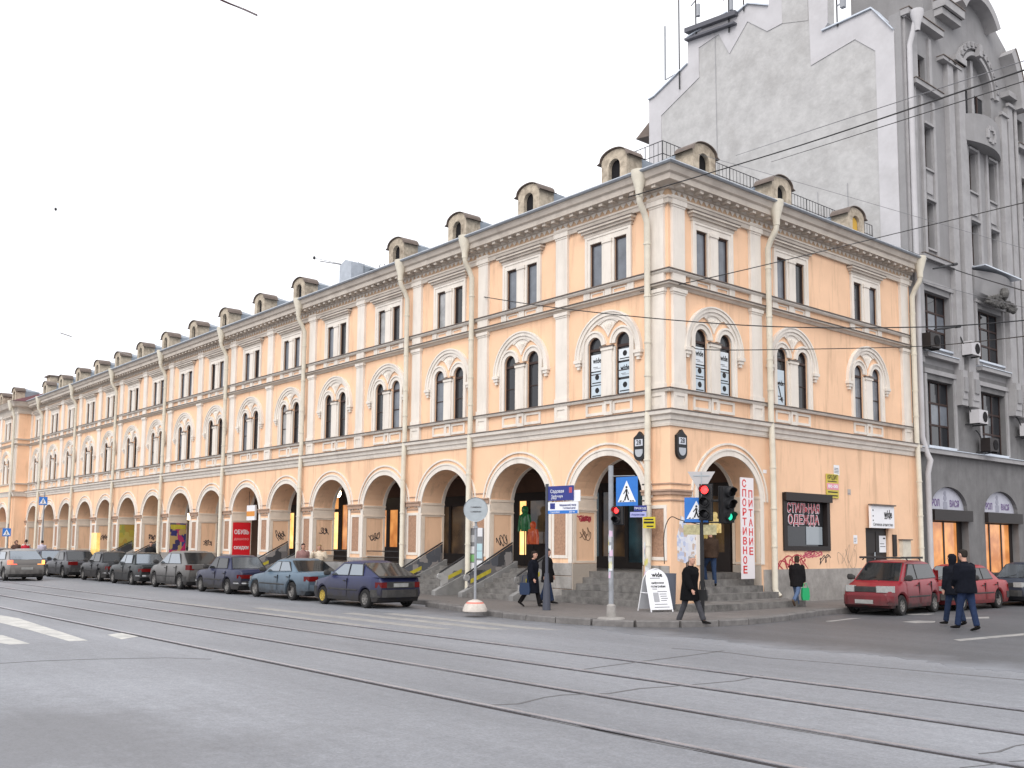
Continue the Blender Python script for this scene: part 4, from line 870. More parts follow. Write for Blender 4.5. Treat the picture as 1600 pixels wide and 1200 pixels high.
obj('roof', MB().add([(XP, PY-.72, zr0), (XE+.72, PY-.72, zr0), (XE-4, 5, zr0+2.6), (XP, 5, zr0+2.6), (XE+.72, 11, zr0), (XE-4, 8, zr0+2.6)], [(0, 1, 2, 3), (1, 4, 5, 2), (3, 2, 5), (3, 5, 4)]).mesh('roof', M_rroof), PV)
for c in (XE-.95-W*.5, XE-.95-W*1.5): d = obj('dormer', M_dfront, PV, (c, PY, 0)); obj('dormer_void', M_dvoid, d); obj('dormer_cap', M_dcap, d); obj('dormer_back', M_dback, d)
ch = obj('chimney', mbx(XE-1.2, XE-.2, 1.2, 2.0, 13, 15.4).mesh('chimney', M_dorm), PV); obj('chimney_cap', mbx(XE-1.35, XE-.05, 1.05, 2.15, 15.4, 15.5).mesh('chimney_cap', M_cap), ch)
mb = MB().tube([(XE-.3, PY-.62, 12.9), (XE-.3, PY-.3, 11.8), (XE-.3, PY-.3, .4)], .105, 10).lathe([(.1, 12.3), (.25, 13.05), (.25, 13.1)], 10, (XE-.3, PY-.62, 0))
obj('drainpipe', mb.mesh('drainpipe', M_pipe, True), PV)

# ------------------------------------------------------------------ tall grey building behind
GB = thing('grey_tenement', 'tall grey stone tenement with blank gable wall and arched pediment behind the arcade', 'building')
M_gwall = mat('grey_render', (.275, .268, .27), .92, var=.12, scale=.8, bump=.35, bscale=18, dirt=(.20, .19, .19), dscale=.35, damt=.5, streak=True)
M_gable = mat('patchy_gable_render', (.45, .44, .432), .95, var=.14, scale=2.2, bump=.7, bscale=6, dirt=(.285, .272, .262), dscale=.5, damt=.7)
M_gband = mat('pale_gable_band', (.51, .495, .505), .9, var=.08, scale=1, dirt=(.35, .335, .33), dscale=.6, damt=.5)
M_gtrim = mat('grey_stone_trim', (.35, .34, .342), .9, var=.12, scale=2, dirt=(.22, .21, .21), dscale=1.2, damt=.5)
M_tin = mat('pale_tin_flashing', (.56, .60, .66), .4, metal=.4, var=.12, scale=3)
GY = LB+.05
# gable wall, outline in (x, z) taken from the photograph on the wall's own plane
gx = [(-13.4, 0), (-13.4, 24.35), (-13.0, 24.4), (-10.87, 25.3), (-10.87, 26.62), (-8.45, 26.92), (-8.09, 26.6), (-7.29, 26.85), (-6.2, 26.3), (-6.1, 29.0), (-3.2, 28.6), (-3.24, 24.2), (-3.6, 23.97), (-1.19, 24.03), (-.25, 22.75), (-.25, 0)]
gx = [(-13.4, 5.0), (-13.4, 24.35), (-13.0, 24.4), (-10.87, 25.3), (-10.87, 26.62), (-8.45, 26.92), (-8.09, 26.6), (-7.29, 26.85), (-6.2, 26.3), (-6.1, 29.0), (-3.2, 28.6), (-3.24, 24.3), (-3.5, 23.98), (-1.19, 24.03), (-.28, 22.75), (-.28, 5.0)]
g = obj('gable_wall', MB().plate(gx, [], GY, GY+.5).mesh('gable_wall', M_gable), GB)
def inset_band(pts, w):
    return pts
# pale raised band following the gable outline
inner = [(-12.6, 5.0), (-12.6, 23.3), (-10.2, 24.4), (-10.2, 25.9), (-9.0, 26.1), (-8.4, 24.9), (-7.35, 26.05), (-6.3, 25.15), (-5.5, 25.2), (-5.5, 28.2), (-4.2, 28.0), (-4.1, 22.7), (-2.0, 23.05), (-1.1, 22.2), (-1.1, 5.0)]
obj('gable_band', MB().plate(gx[1:-1]+[(-.28, 13), (-1.1, 13)]+inner[-2:0:-1]+[(-12.6, 13), (-13.4, 13)], [], GY-.035, GY-.001).mesh('gable_band', M_gband), GB)
obj('chimney_face', MB().plate([(-5.5, 25.2), (-4.2, 24.8), (-4.2, 28.0), (-5.5, 28.2)], [], GY-.02, GY-.001).mesh('chimney_face', M_gable), GB)
for a, b in zip(gx[1:15], gx[2:15]):
    if abs(a[0]-b[0]) < .3 or a[1] > 28: continue
    obj('coping', MB().add([(a[0], GY-.14, a[1]+.01), (b[0], GY-.14, b[1]+.01), (b[0], GY+.55, b[1]+.01), (a[0], GY+.55, a[1]+.01), (a[0], GY-.14, a[1]+.07), (b[0], GY-.14, b[1]+.07), (b[0], GY+.55, b[1]+.07), (a[0], GY+.55, a[1]+.07)], [(0, 1, 2, 3), (4, 5, 6, 7), (0, 1, 5, 4), (1, 2, 6, 5), (2, 3, 7, 6), (3, 0, 4, 7)]).mesh('coping', M_tin), GB)
obj('eaves_end', MB().add([(-13.4, GY-.05, 23.2), (-14.3, GY-.05, 22.6), (-13.4, GY-.05, 22.5), (-13.4, GY+6, 23.2), (-14.3, GY+6, 22.6), (-13.4, GY+6, 22.5)], [(0, 1, 2), (3, 5, 4), (0, 3, 4, 1), (1, 4, 5, 2)]).mesh('eaves_end', M_cap), GB)
def beam(p, q, w):
    p, q = on(*p, 1, GY-.3), on(*q, 1, GY-.3); return obj('attic_beam', MB().add([(p.x, GY-.3, p.z), (q.x, GY-.3, q.z), (q.x, GY-.3, q.z+w), (p.x, GY-.3, p.z+w), (p.x, GY+1.5, p.z), (q.x, GY+1.5, q.z), (q.x, GY+1.5, q.z+w), (p.x, GY+1.5, p.z+w)], [(0, 1, 2, 3), (4, 5, 6, 7), (0, 1, 5, 4), (3, 2, 6, 7), (1, 2, 6, 5), (0, 3, 7, 4)]).mesh('attic_beam', mat('dark_grey_steel', (.10, .10, .115), .5)), GB)
beam((1069, 51), (1148, 22), .22); beam((1069, 63), (1146, 36), .10)
mb = MB()
for x, z0, z1 in ((-9.2, 6, 26.3), (-3.9, 8, 17), (-2.5, 8, 17)): mb.tube([(x, GY-.03, z0), (x+.05, GY-.03, (z0+z1)/2), (x-.02, GY-.03, z1)], .012, 5)
obj('conductor', mb.mesh('conductor', mat('grey_cable', (.30, .30, .31), .7)), GB, kind='stuff')
# street front: outline in (y, z), openings in the wall
YE = 36.0
def remesh0(mb, name, m): return mb.mesh(name, m)
def win(y0, y1, z0, z1): return rect(y0, y1, z0, z1)
G_arch = [(17.05, 1.55), (21.75, 1.62), (26.6, 1.6), (31.4, 1.6)]
def seg(cy, hw, zb=.45, zs=3.45, rise=.92): return arch_pts(cy, hw, zb, zs, rise, 14)
openings = [seg(c, h) for c, h in G_arch]
bigs = [(15.45, 17.65), (20.1, 22.5), (25.0, 27.3), (29.8, 32.2)]
for a, b in bigs: openings += [win(a, b, 5.95, 8.6), win(a, b, 9.95, 12.2)]
smalls = [[(15.95, 16.55)], [(19.85, 20.55), (21.75, 22.4)], [(25.2, 25.8), (26.5, 27.1)], [(30, 30.6), (31.4, 32)]]
for col in smalls:
    for a, b in col: openings += [win(a, b, 14.0, 15.95), win(a, b, 17.35, 19.15)]
openings += [win(15.6, 16.25, 20.95, 22.1), win(25.0, 25.7, 20.95, 22.1), win(26.5, 27.1, 20.95, 22.1)]
archw = arch_pts(20.9, 1.45, 20.75, 22.25, 1.45, 16); openings.append(archw)
out = [(GY, .1), (YE, .1), (YE, 23.2), (24.9, 23.2), (24.9, 24.3), (24.2, 25.2), (23.2, 25.75), (22.3, 26.0), (21.0, 26.6), (19.6, 26.4), (18.9, 24.75), (17.3, 24.7), (17.3, 23.6), (GY, 23.45)]
M_gwall2 = mat('sooty_lower_render', (.185, .18, .18), .92, var=.22, scale=1.2, bump=.4, bscale=18, dirt=(.10, .095, .095), dscale=.5, damt=.6, streak=True)
up_ = [o_ for o_ in openings if min(p_[1] for p_ in o_) > 9.0]; lo_ = [o_ for o_ in openings if min(p_[1] for p_ in o_) < 9.0]
obj('front_wall', MB().plate([(GY, 9.2), (YE, 9.2)]+out[2:], up_, 0, .5).mesh('front_wall', M_gwall), GB, (0, 0, 0), RB)
obj('lower_wall', MB().plate([(GY, .1), (YE, .1), (YE, 9.2), (GY, 9.2)], lo_, 0, .5).mesh('lower_wall', M_gwall2), GB, (0, 0, 0), RB)
obj('body', mbx(-13.0, -.9, GY+.6, YE, .1, 23.0).mesh('body', M_dark), GB)
obj('tower', mbx(-4.2, -.8, 17.9, 22.2, 23.0, 30.0).mesh('tower', M_gwall), GB)
for y in (18.9, 20.05, 21.2): obj('tower_pilaster', mbx(-.8, -.6, y-.2, y+.2, 24.0, 30.0).mesh('tower_pilaster', M_gtrim), GB)
def gbx(name, a, b, p0, p1, z0, z1, m=M_gtrim, par=None): return obj(name, mbx(a, b, -p1, -p0, z0, z1).mesh(name, m), par or GB, (0, 0, 0), 0. if par else RB)
# projecting frontispiece strips (piers)
for a, b, z0, z1, p in [(17.85, 18.35, 9.2, 22.4, .20), (18.65, 19.25, 9.2, 22.6, .26), (22.75, 23.35, 9.2, 21.5, .26), (23.65, 24.15, 9.2, 22.2, .20), (14.5, 15.25, 9.21, 23.2, .10), (27.5, 28.0, 9.2, 22.2, .2), (28.4, 29.0, 9.2, 22.2, .26)]:
    t = gbx('pier', a, b, -.01, p, z0, z1); gbx('pier_cap', a-.08, b+.08, p-.05, p+.1, z1, z1+.14, M_gtrim, t)
    if a > 15: gbx('pier_console', a+.04, b-.04, p, p+.14, 8.0, 9.2, M_gtrim, t); gbx('console_drop', a+.10, b-.10, p+.14, p+.20, 8.3, 8.9, M_gwall, t); gbx('console_foot', a-.02, b+.02, -.01, p+.1, 7.75, 8.0, M_gtrim, t); gbx('console_base', a, b, -.01, p+.1, 8.0, 9.2, M_gtrim, t)
for z0, z1, p, a, b in [(5.62, 5.80, .22, GY, YE), (13.45, 13.62, .22, GY+.9, 17.8), (20.55, 20.75, .30, 14.9, 17.2), (23.25, 23.5, .35, GY, 17.3), (23.05, 23.3, .4, 24.9, YE), (20.5, 20.7, .3, 24.6, 28), (24.6, 24.95, .5, 17.2, 19.0), (24.3, 24.6, .35, 17.25, 18.95), (9.45, 9.62, .25, 15.2, 17.8), (9.45, 9.62, .25, 19.9, 22.7), (9.45, 9.62, .25, 24.6, 27.5), (22.35, 22.5, .3, 17.3, 19.0)]:
    t = gbx('ledge', a, b, -.01, p, z0, z1); gbx('ledge_flashing', a-.02, b+.02, -.01, p+.04, z1, z1+.03, M_tin if z0 < 10 else M_cap, t)
for col in smalls:
    for a, b in col:
        for e in (a-.30, b+.08): gbx('lesene', e, e+.20, -.01, .09, 13.7, 20.3)
        for z in (15.95, 19.15): gbx('window_hood', a-.08, b+.08, -.01, .14, z+.03, z+.13)
        gbx('spandrel', a+.05, b-.05, -.01, .05, 16.3, 17.1)
for a, b in bigs:
    for z0, z1 in ((5.9, 8.6), (9.7, 12.2)):
        for e in (a-.22, b+.04): gbx('lesene', e, e+.18, -.01, .07, z0, z1+.2)
        gbx('lintel', a-.25, b+.25, -.01, .10, z1+.22, z1+.40)
for e in (15.25, 16.45): gbx('lesene', e, e+.22, -.01, .10, 20.8, 23.0)
gbx('keystone', 20.75, 21.05, .1, .3, 23.65, 24.2)
# curved pediment over the great arch window, and its archivolt
def arcband(name, cy, cz, r0, r1, a0, a1, p0, p1, m, n=18):
    mb = MB().ring((cy, cz), r0, r1, R_(a0), R_(a1), -p1, -p0, n); return obj(name, mb.mesh(name, m, True), GB, (0, 0, 0), RB)
arcband('archivolt', 20.9, 22.25, 1.45, 1.62, 0, 180, -.01, .10, M_gtrim); arcband('archivolt', 20.9, 22.25, 1.75, 2.05, 0, 180, -.01, .14, M_gtrim)
for i in range(14): a = R_(10+i*12.3); gbx('rosette', 20.9+1.9*math.cos(a)-.09, 20.9+1.9*math.cos(a)+.09, .14, .19, 22.25+1.9*math.sin(a)-.09, 22.25+1.9*math.sin(a)+.09, M_gwall)
arcband('pediment_cornice', 20.6, 24.3, 1.75, 2.15, 30, 150, -.2, .55, M_gtrim)
arcband('pediment_cornice', 20.9, 22.3, 3.35, 3.85, -2, 42, -.2, .6, M_gtrim)
arcband('pediment_flashing', 20.9, 22.3, 3.85, 3.9, -2, 42, -.2, .64, M_cap)
for c in (18.75, 23.9): gbx('pier_cap_block', c-.5, c+.5, -.01, .4, 22.6, 22.85)
# balcony panel under the great window
mb = MB(); n = 14; V = []
for i in range(n+1):
    t = -1+2*i/n; V += [(20.85+1.95*t, -.15-.45*(1-t*t), 19.35), (20.85+1.95*t, -.15-.45*(1-t*t), 20.45+.25*(1-t*t)), (20.85+1.95*t, .01, 19.35), (20.85+1.95*t, .01, 20.45+.25*(1-t*t))]
F = []
for i in range(n): k = 4*i; j = k+4; F += [(k, j, j+1, k+1), (k+1, j+1, j+3, k+3), (k, k+2, j+2, j)]
F += [(0, 1, 3, 2), (4*n, 4*n+2, 4*n+3, 4*n+1)]
bal = obj('balcony_panel', mb.add(V, F).mesh('balcony_panel', M_gwall, True), GB, (0, 0, 0), RB)
for i in range(9): gbx('wreath_leaf', 20.85+.35*math.cos(i*.7)-.1, 20.85+.35*math.cos(i*.7)+.1, .55, .66, 19.9+.3*math.sin(i*.7)-.1, 19.9+.3*math.sin(i*.7)+.1, M_gtrim, bal)
# relief with mask above the first-floor window
mb = MB(); V = []
for i in range(n+1):
    t = -1+2*i/n; V += [(21.3+1.75*t, -.2-.30*(1-t*t), 12.5+.35*abs(t)), (21.3+1.75*t, -.25-.40*(1-t*t), 13.7), (21.3+1.75*t, .01, 12.45), (21.3+1.75*t, .01, 13.8+.12*(1-t*t))]
rel = obj('bay_hood', MB().add(V, F).mesh('bay_hood', M_gwall, True), GB, (0, 0, 0), RB)
obj('hood_capping', mbx(19.5, 23.1, -.72, .01, 13.82, 13.87).mesh('hood_capping', M_tin), rel)
mb = MB()
for i in range(90): a, b_ = rnd.uniform(-1.3, 1.3), rnd.uniform(0, 1); mb.lathe([(0, -.1), (.11, -.04), (.13, .04), (0, .1)], 6, (21.3+a, -.5-.1*rnd.random(), 12.3+.55*b_*(1-abs(a)/2)))
mb.lathe([(0, -.25), (.15, -.18), (.2, .0), (.15, .2), (0, .28)], 8, (21.3, -.7, 12.9))
obj('carved_relief', remesh0(mb, 'carved_relief', mat('dark_relief', (.13, .125, .12), .95, var=.4, scale=6)), rel)  # relief coloured darker than the wall around it
# windows of the grey building
def gwin(y0, y1, z0, z1, cols, rows, depth=.22, gl=None):
    f = obj('window', MB().plate(rect(y0, y1, z0, z1), [rect(y0+(y1-y0)*i/cols+.04, y0+(y1-y0)*(i+1)/cols-.04, z0+(z1-z0)*j/rows+.04, z0+(z1-z0)*(j+1)/rows-.04) for i in range(cols) for j in range(rows)], depth, depth+.07).mesh('window', M_frame), GB, (0, 0, 0), RB)
    for i in range(cols):
        for j in range(rows):
            m = gl or (M_glass2 if rnd.random() < .25 else M_glass)
            obj('pane', mbx(y0+(y1-y0)*i/cols+.03, y0+(y1-y0)*(i+1)/cols-.03, depth+.03, depth+.045, z0+(z1-z0)*j/rows+.03, z0+(z1-z0)*(j+1)/rows-.03).mesh('pane', m), f)
    obj('sill', mbx(y0-.06, y1+.06, -.08, depth, z0-.08, z0-.003).mesh('sill', M_tin if z0 < 13 else M_gtrim), f)
for a, b in bigs: gwin(a, b, 5.95, 8.6, 3, 3); gwin(a, b, 9.95, 12.2, 3, 3)
for col in smalls:
    for a, b in col: gwin(a, b, 14.0, 15.95, 1, 2); gwin(a, b, 17.35, 19.15, 1, 2)
gwin(15.6, 16.25, 20.95, 22.1, 1, 2); gwin(25.0, 25.7, 20.95, 22.1, 1, 2); gwin(26.5, 27.1, 20.95, 22.1, 1, 2)
f = obj('arched_window', MB().plate([(x, z) for x, z in archw], [rect(19.6, 20.75, 20.85, 22.2), rect(21.05, 22.2, 20.85, 22.2)], .3, .37).mesh('arched_window', M_gwall), GB, (0, 0, 0), RB)
for a, b in ((19.6, 20.75), (21.05, 22.2)): obj('pane', mbx(a, b, .33, .35, 20.85, 22.2).mesh('pane', M_glass), f); obj('mullion', mbx((a+b)/2-.04, (a+b)/2+.04, .28, .33, 20.85, 22.2).mesh('mullion', M_frame), f)
obj('mullion', mbx(20.78, 21.02, .15, .30, 20.85, 23.6).mesh('mullion', M_gtrim), f)
# ground-floor shop arches: tympanum board, shutter box, lit glazing
M_tymp = mat('pale_tympanum_board', (.46, .46, .52), .6, var=.1, scale=3)
M_mag = mat('violet_print', (.16, .10, .24), .6)
for i, (c, h) in enumerate(G_arch):
    sf = obj('shop_window', MB().plate(rect(c-h+.01, c+h-.01, .46, 3.0), [rect(c-h+.55, c-.05, .9, 2.95), rect(c+.05, c+h-.42, .9, 2.95)] if i == 0 else [rect(c-h+.12, c-h+.95, .9, 2.95), rect(c-h+1.05, c+h-1.15, .9, 2.95), rect(c+h-1.05, c+h-.3, .9, 2.95)], .28, .36).mesh('shop_window', M_shopw), GB, (0, 0, 0), RB)
    obj('pane', mbx(c-h+.05, c+h-.05, .31, .33, .8, 2.98).mesh('pane', M_lit), sf)
    obj('shutter_box', mbx(c-h-.02, c+h+.12, -.16, .30, 3.0, 3.44).mesh('shutter_box', M_shopw), sf)
    obj('tympanum', MB().plate([(c+(x-c)*.995, z) for x, z in seg(c, h, 3.45, 3.46, .90)[1:-1]], [], .16, .22).mesh('tympanum', M_tymp), sf)
    obj('lettering', text_mesh('РОЛ', .38, M_mag, .02, .62), sf, (c-.85, .15, 3.70)); obj('lettering', text_mesh('ВАСЯ', .36, M_mag, .02, .78), sf, (c+.72, .15, 3.70))
    mb = MB().box(c-.22, c+.10, .145, .16, 3.5, 3.78); mb.lathe([(0, .0), (.13, .0), (.13, -.012), (0, -.012)], 12, (c-.06, .158, 3.92), 'y'); mb.lathe([(0, .0), (.10, .0), (.10, -.012), (0, -.012)], 12, (c-.06, .158, 4.12), 'y')
    obj('emblem', mb.mesh('emblem', mat('emblem_grey', (.30, .30, .36), .6)), sf)
obj('plinth', mbx(GY, YE, -.06, -.001, .1, .42).mesh('plinth', M_step), GB, (0, 0, 0), RB)
# drainpipes of the grey building
mb = MB().tube([(GY+.28, -.55, 23.3), (GY+.26, -.4, 22.6), (GY+.24, -.22, 22.0), (GY+.24, -.2, 6.2), (GY+.55, -.2, 5.6), (GY+.60, -.32, 5.3), (GY+.60, -.2, 4.8), (GY+.60, -.2, .4)], .11, 10).lathe([(.1, 22.5), (.12, 22.7), (.26, 23.2), (.26, 23.35)], 12, (GY+.28, -.55, 0))
obj('drainpipe', mb.mesh('drainpipe', M_gband, True), GB, (0, 0, 0), RB)
mb = MB().tube([(24.4, -.2, 22.5), (24.4, -.2, 5.8)], .09, 8); obj('drainpipe', mb.mesh('drainpipe', M_gtrim, True), GB, (0, 0, 0), RB)
# air-conditioners on the front
def aircon(y, z, label, m=None):
    t = thing('air_conditioner', label, 'air conditioner', (.0, y, z), RB, 'air conditioners on the grey building')
    obj('casing', mbx(-.4, .4, -.62, -.22, 0, .56).mesh('casing', m or M_gband), t); obj('fan_grille', MB().lathe([(.06, -.622), (.2, -.622), (.22, -.635), (.2, -.64), (.06, -.64), (.0, -.63)], 14, (.12, 0, .28), 'y').mesh('fan_grille', M_dark), t)
    [obj('bracket', mbx(q, q+.05, -.6, 0, -.05, 0).mesh('bracket', M_iron), t) for q in (-.35, .3)]; obj('hose', MB().tube([(-.36, -.3, .4), (-.45, -.2, .75), (-.4, -.05, .9)], .03, 5).mesh('hose', M_iron), t)
aircon(18.55, 9.85, 'air conditioner high on the grey front beside the tall first floor window')
aircon(19.0, 7.05, 'air conditioner between the two lower windows of the grey front')
aircon(23.8, 6.9, 'air conditioner right of the second lower window of the grey front')
aircon(19.9, 5.95, 'dark air conditioner standing on the ledge above the shop arches', M_shopw)
aircon(15.1, 9.7, 'dark air conditioner beside the grey drainpipe', M_shopw)
# antennas on the gable
def antenna(x, z, h, label, kind):
    t = thing('roof_antenna', label, 'antenna', (x, GY-.1, z)); mb = MB().tube([(0, 0, 0), (0, 0, h)], .035, 6); obj('mast', mb.mesh('mast', M_iron), t)
    m2 = MB()
    if kind == 'dish': m2.box(.25, .45, -.2, .0, h-.6, h-.05); m2.tube([(0, 0, h-.35), (.3, -.1, h-.35)], .03, 5)
    elif kind == 'tri': m2.tube([(-.9, 0, .8), (-.9, 0, 3.6)], .05, 6); m2.tube([(-.9, 0, .8), (0, 0, .9)], .03, 5)
    else: m2.lathe([(0, 0), (.10, .0), (.10, .6), (0, .6)], 8, (.15, 0, h*.3)); m2.tube([(-.3, 0, h*.5), (.3, 0, h*.6)], .03, 5)
    obj('aerial', m2.mesh('aerial', mat('aerial_grey', (.30, .31, .33), .5)), t)
antenna(-11.35, 24.2, 5.5, 'tall twin mast antenna on the edge of the grey gable', 'tri'); antenna(-10.3, 26.4, 3.5, 'thin single mast behind the attic platform', 'mast'); antenna(-8.35, 25.9, 3.4, 'mast with aerial drum at the end of the attic platform', 'drum'); antenna(-7.5, 26.6, 2.5, 'leaning short mast beside the gable peak', 'mast'); antenna(-2.75, 23.9, 1.25, 'small dish panel antenna on the sloping gable coping', 'dish')
# ------------------------------------------------------------------ street furniture
M_post = mat('grey_post_paint', (.27, .28, .30), .5, var=.15, scale=6, dirt=(.15, .14, .14), dscale=5, damt=.5)
M_back = mat('grey_sign_back', (.33, .36, .38), .45, metal=.3, var=.12, scale=6)
M_blue = mat('sign_blue', (.03, .16, .50), .4, var=.08, scale=8); M_navy = mat('sign_navy', (.03, .04, .20), .4)
M_swhite = mat('sign_white', (.72, .73, .76), .4)
M_conc = mat('painted_concrete_base', (.52, .47, .42), .85, var=.2, scale=8)
def post(t, h, r, base=True):
    obj('post', MB().tube([(0, 0, 0), (0, 0, h)], r, 12).mesh('post', M_post, True), t)
    if base: obj('base', MB().lathe([(r+.01, .28), (r*1.7, .22), (r*1.9, .0)], 12).mesh('base', M_post, True), t)
PZ = .15
# round sign seen from behind, on a concrete dome
p = G(742, 955, PZ)
t = thing('round_sign', 'round road sign seen from behind on a white concrete dome at the kerb', 'sign', (p.x, p.y, PZ), R_(42))
obj('dome_base', MB().lathe([(.33, 0), (.33, .05), (.28, .17), (.18, .27), (.06, .31), (.0, .31)], 18).mesh('dome_base', M_conc, True), t)
obj('red_band', MB().lathe([(.235, .20), (.245, .205), (.215, .245), (.20, .24)], 18).mesh('red_band', mat('faded_red_paint', (.55, .18, .14), .8)), t)
obj('post', MB().tube([(0, 0, .3), (0, 0, 2.75)], .035, 10).mesh('post', M_post, True), t)
obj('disc', MB().lathe([(0, .05), (.31, .05), (.33, .035), (.33, .06), (.31, .07), (0, .07)], 28, (0, -.10, 2.70), 'y').mesh('disc', M_back), t)
obj('bracket', MB().box(-.15, .15, -.05, -.02, 2.62, 2.66).box(-.06, .06, -.05, -.02, 2.2, 2.26).box(-.15, .15, -.05, -.02, 2.74, 2.78).mesh('bracket', M_post), t)
# tourist direction post with two blue boards
p = G(854, 953, PZ)
t = thing('direction_post', 'dark post with navy and white direction boards beside the walking couple', 'sign post', (p.x, p.y, PZ), R_(4))
obj('post', MB().tube([(0, 0, 0), (0, 0, 3.45)], .045, 10).lathe([(.115, 0), (.095, .5), (.065, .95), (.06, 1.0)], 10).mesh('post', mat('dark_blue_post', (.06, .065, .085), .5), True), t)
b1 = obj('board', mbx(.06, .98, -.02, .02, 2.98, 3.38).mesh('board', M_navy), t); obj('back_board', mbx(.9, 1.2, .022, .04, 2.95, 3.25).mesh('back_board', M_swhite), t)
for s, x, z, sz, w in (('Садовая', .40, 3.23, .13, .5), ('Sadovaya', .40, 3.10, .11, .42), ('улица', .28, 3.04, .07, .2)): obj('lettering', text_mesh(s, sz, M_swhite, 0, w), t, (x, -.024, z))
obj('emblem', mbx(.84, .95, -.024, -.02, 3.18, 3.33).mesh('emblem', mat('emblem_red', (.4, .08, .12), .5)), t)
b2 = obj('board', mbx(.06, 1.15, -.02, .02, 2.62, 2.94).mesh('board', M_swhite), t); obj('blue_foot', mbx(.06, 1.15, -.025, -.02, 2.62, 2.71).mesh('blue_foot', M_blue), t)
obj('pictogram', mbx(.14, .32, -.025, -.02, 2.75, 2.91).mesh('pictogram', M_navy), t)
for s, x, z, sz, w, m in (('Мариинский театр', .80, 2.85, .08, .6, M_navy), ('Гостиный двор', .85, 2.77, .07, .45, M_navy), ('Гороховая', .32, 2.665, .07, .35, M_swhite), ('250 м', .95, 2.665, .07, .2, M_swhite)): obj('lettering', text_mesh(s, sz, m, 0, w), t, (x, -.028, z))
# pedestrian signal post with crossing sign, plastered with stickers
def crossing_sign(par, x0, z0, w, y=-.03, name='crossing_sign'):
    c = obj(name, mbx(x0, x0+w, y-.015, y, z0, z0+w*1.06).mesh(name, M_blue), par)
    tri = [(x0+w*.08, z0+w*.14), (x0+w*.92, z0+w*.14), (x0+w*.5, z0+w*.92)]
    obj('triangle', MB().plate(tri, [], y-.02, y-.015).mesh('triangle', M_swhite), c)
    q = lambda a, b: (x0+w*a, z0+w*b)
    mb = MB()
    for poly in ([(.47, .42), (.53, .42), (.55, .60), (.46, .62)], [(.47, .44), (.52, .44), (.45, .20), (.38, .20)], [(.48, .44), (.54, .44), (.62, .20), (.56, .20)], [(.46, .60), (.48, .56), (.37, .42), (.35, .45)], [(.53, .60), (.55, .56), (.62, .44), (.60, .42)], [(.17, .155), (.25, .155), (.28, .20), (.20, .20)], [(.32, .155), (.38, .155), (.385, .19), (.33, .19)], [(.66, .155), (.74, .155), (.72, .20), (.65, .20)], [(.78, .155), (.86, .155), (.82, .20), (.76, .20)]):
        mb.plate([q(*k) for k in poly], [], y-.025, y-.02)
    mb.lathe([(0, 0), (w*.045, 0), (w*.045, -.005), (0, -.005)], 10, (x0+w*.5, y-.02, z0+w*.68), 'y')
    obj('walking_figure', mb.mesh('walking_figure', M_black), c); return c
M_sigred = emit('signal_red', (1., .03, .03), 3.2); M_siggrn = emit('signal_green', (.04, .8, .45), .9)
M_head = mat('signal_housing', (.018, .018, .02), .55)
def signal(par, x, z, n, lit, rot=0., s=.26, name='signal_head'):
    h = obj(name, MB().box(-s/2, s/2, -.1, .1, -n*s/2, n*s/2).box(-s/2-.02, s/2+.02, .10, .115, -n*s/2-.02, n*s/2+.02).mesh(name, M_head), par, (x, 0, z), rot)
    for i in range(n):
        zz = (n-1)*s/2-i*s
        mb = MB().lathe([(.085*s/.26, -.101), (.10*s/.26, -.101), (.105*s/.26, -.30), (.095*s/.26, -.30)], 14, (0, 0, 0), 'y'); mb.v = [(a, b-(.06 if c_ > 0 else -.05)*(b < -.2), c_+zz) for a, b, c_ in mb.v]
        obj('visor', mb.mesh('visor', M_head, True), h)
        obj('lens', MB().lathe([(0, -.125), (.06*s/.26, -.118), (.088*s/.26, -.10)], 14, (0, 0, zz), 'y').mesh('lens', lit[i] or mat('dead_lens', (.03, .03, .035), .15)), h)
    return h
p = G(955, 967, PZ)
t = thing('pedestrian_signal_post', 'sticker covered grey post with a red pedestrian signal and blue crossing sign', 'traffic light', (p.x, p.y, PZ), R_(4))
obj('post', MB().tube([(0, 0, 0), (0, 0, 3.72)], .062, 14).mesh('post', M_post, True), t)
obj('base', MB().lathe([(.34, 0), (.32, .03), (.10, .05), (.12, .05), (.11, .32), (.065, .36)], 16).mesh('base', M_stone, True), t)
crossing_sign(t, .20, 2.72, .66)
obj('sign_arm', MB().tube([(0, 0, 3.46), (.75, 0, 3.44)], .012, 6).mesh('sign_arm', M_post), t)
signal(t, .22, 2.50, 2, (M_sigred, None), R_(25), .22)
st_c = [mat('sticker_pink', (.62, .45, .58), .6), mat('sticker_teal', (.35, .50, .50), .6), bm_[0], mat('sticker_yellow', (.55, .50, .15), .6), bm_[3], mat('sticker_white', (.66, .68, .70), .6)]
for i in range(13):
    z = .95+.135*i*.62+rnd.uniform(0, .06); a = R_(rnd.uniform(200, 330)); r = .065
    V = []
    for k in range(5): th = a+(k-2)*.35; V += [(r*math.cos(th), r*math.sin(th), z), (r*math.cos(th), r*math.sin(th), z+.13+.05*rnd.random())]
    obj('sticker', MB().add(V, [(2*k, 2*k+2, 2*k+3, 2*k+1) for k in range(4)]).mesh('sticker', st_c[i % 6]), t)
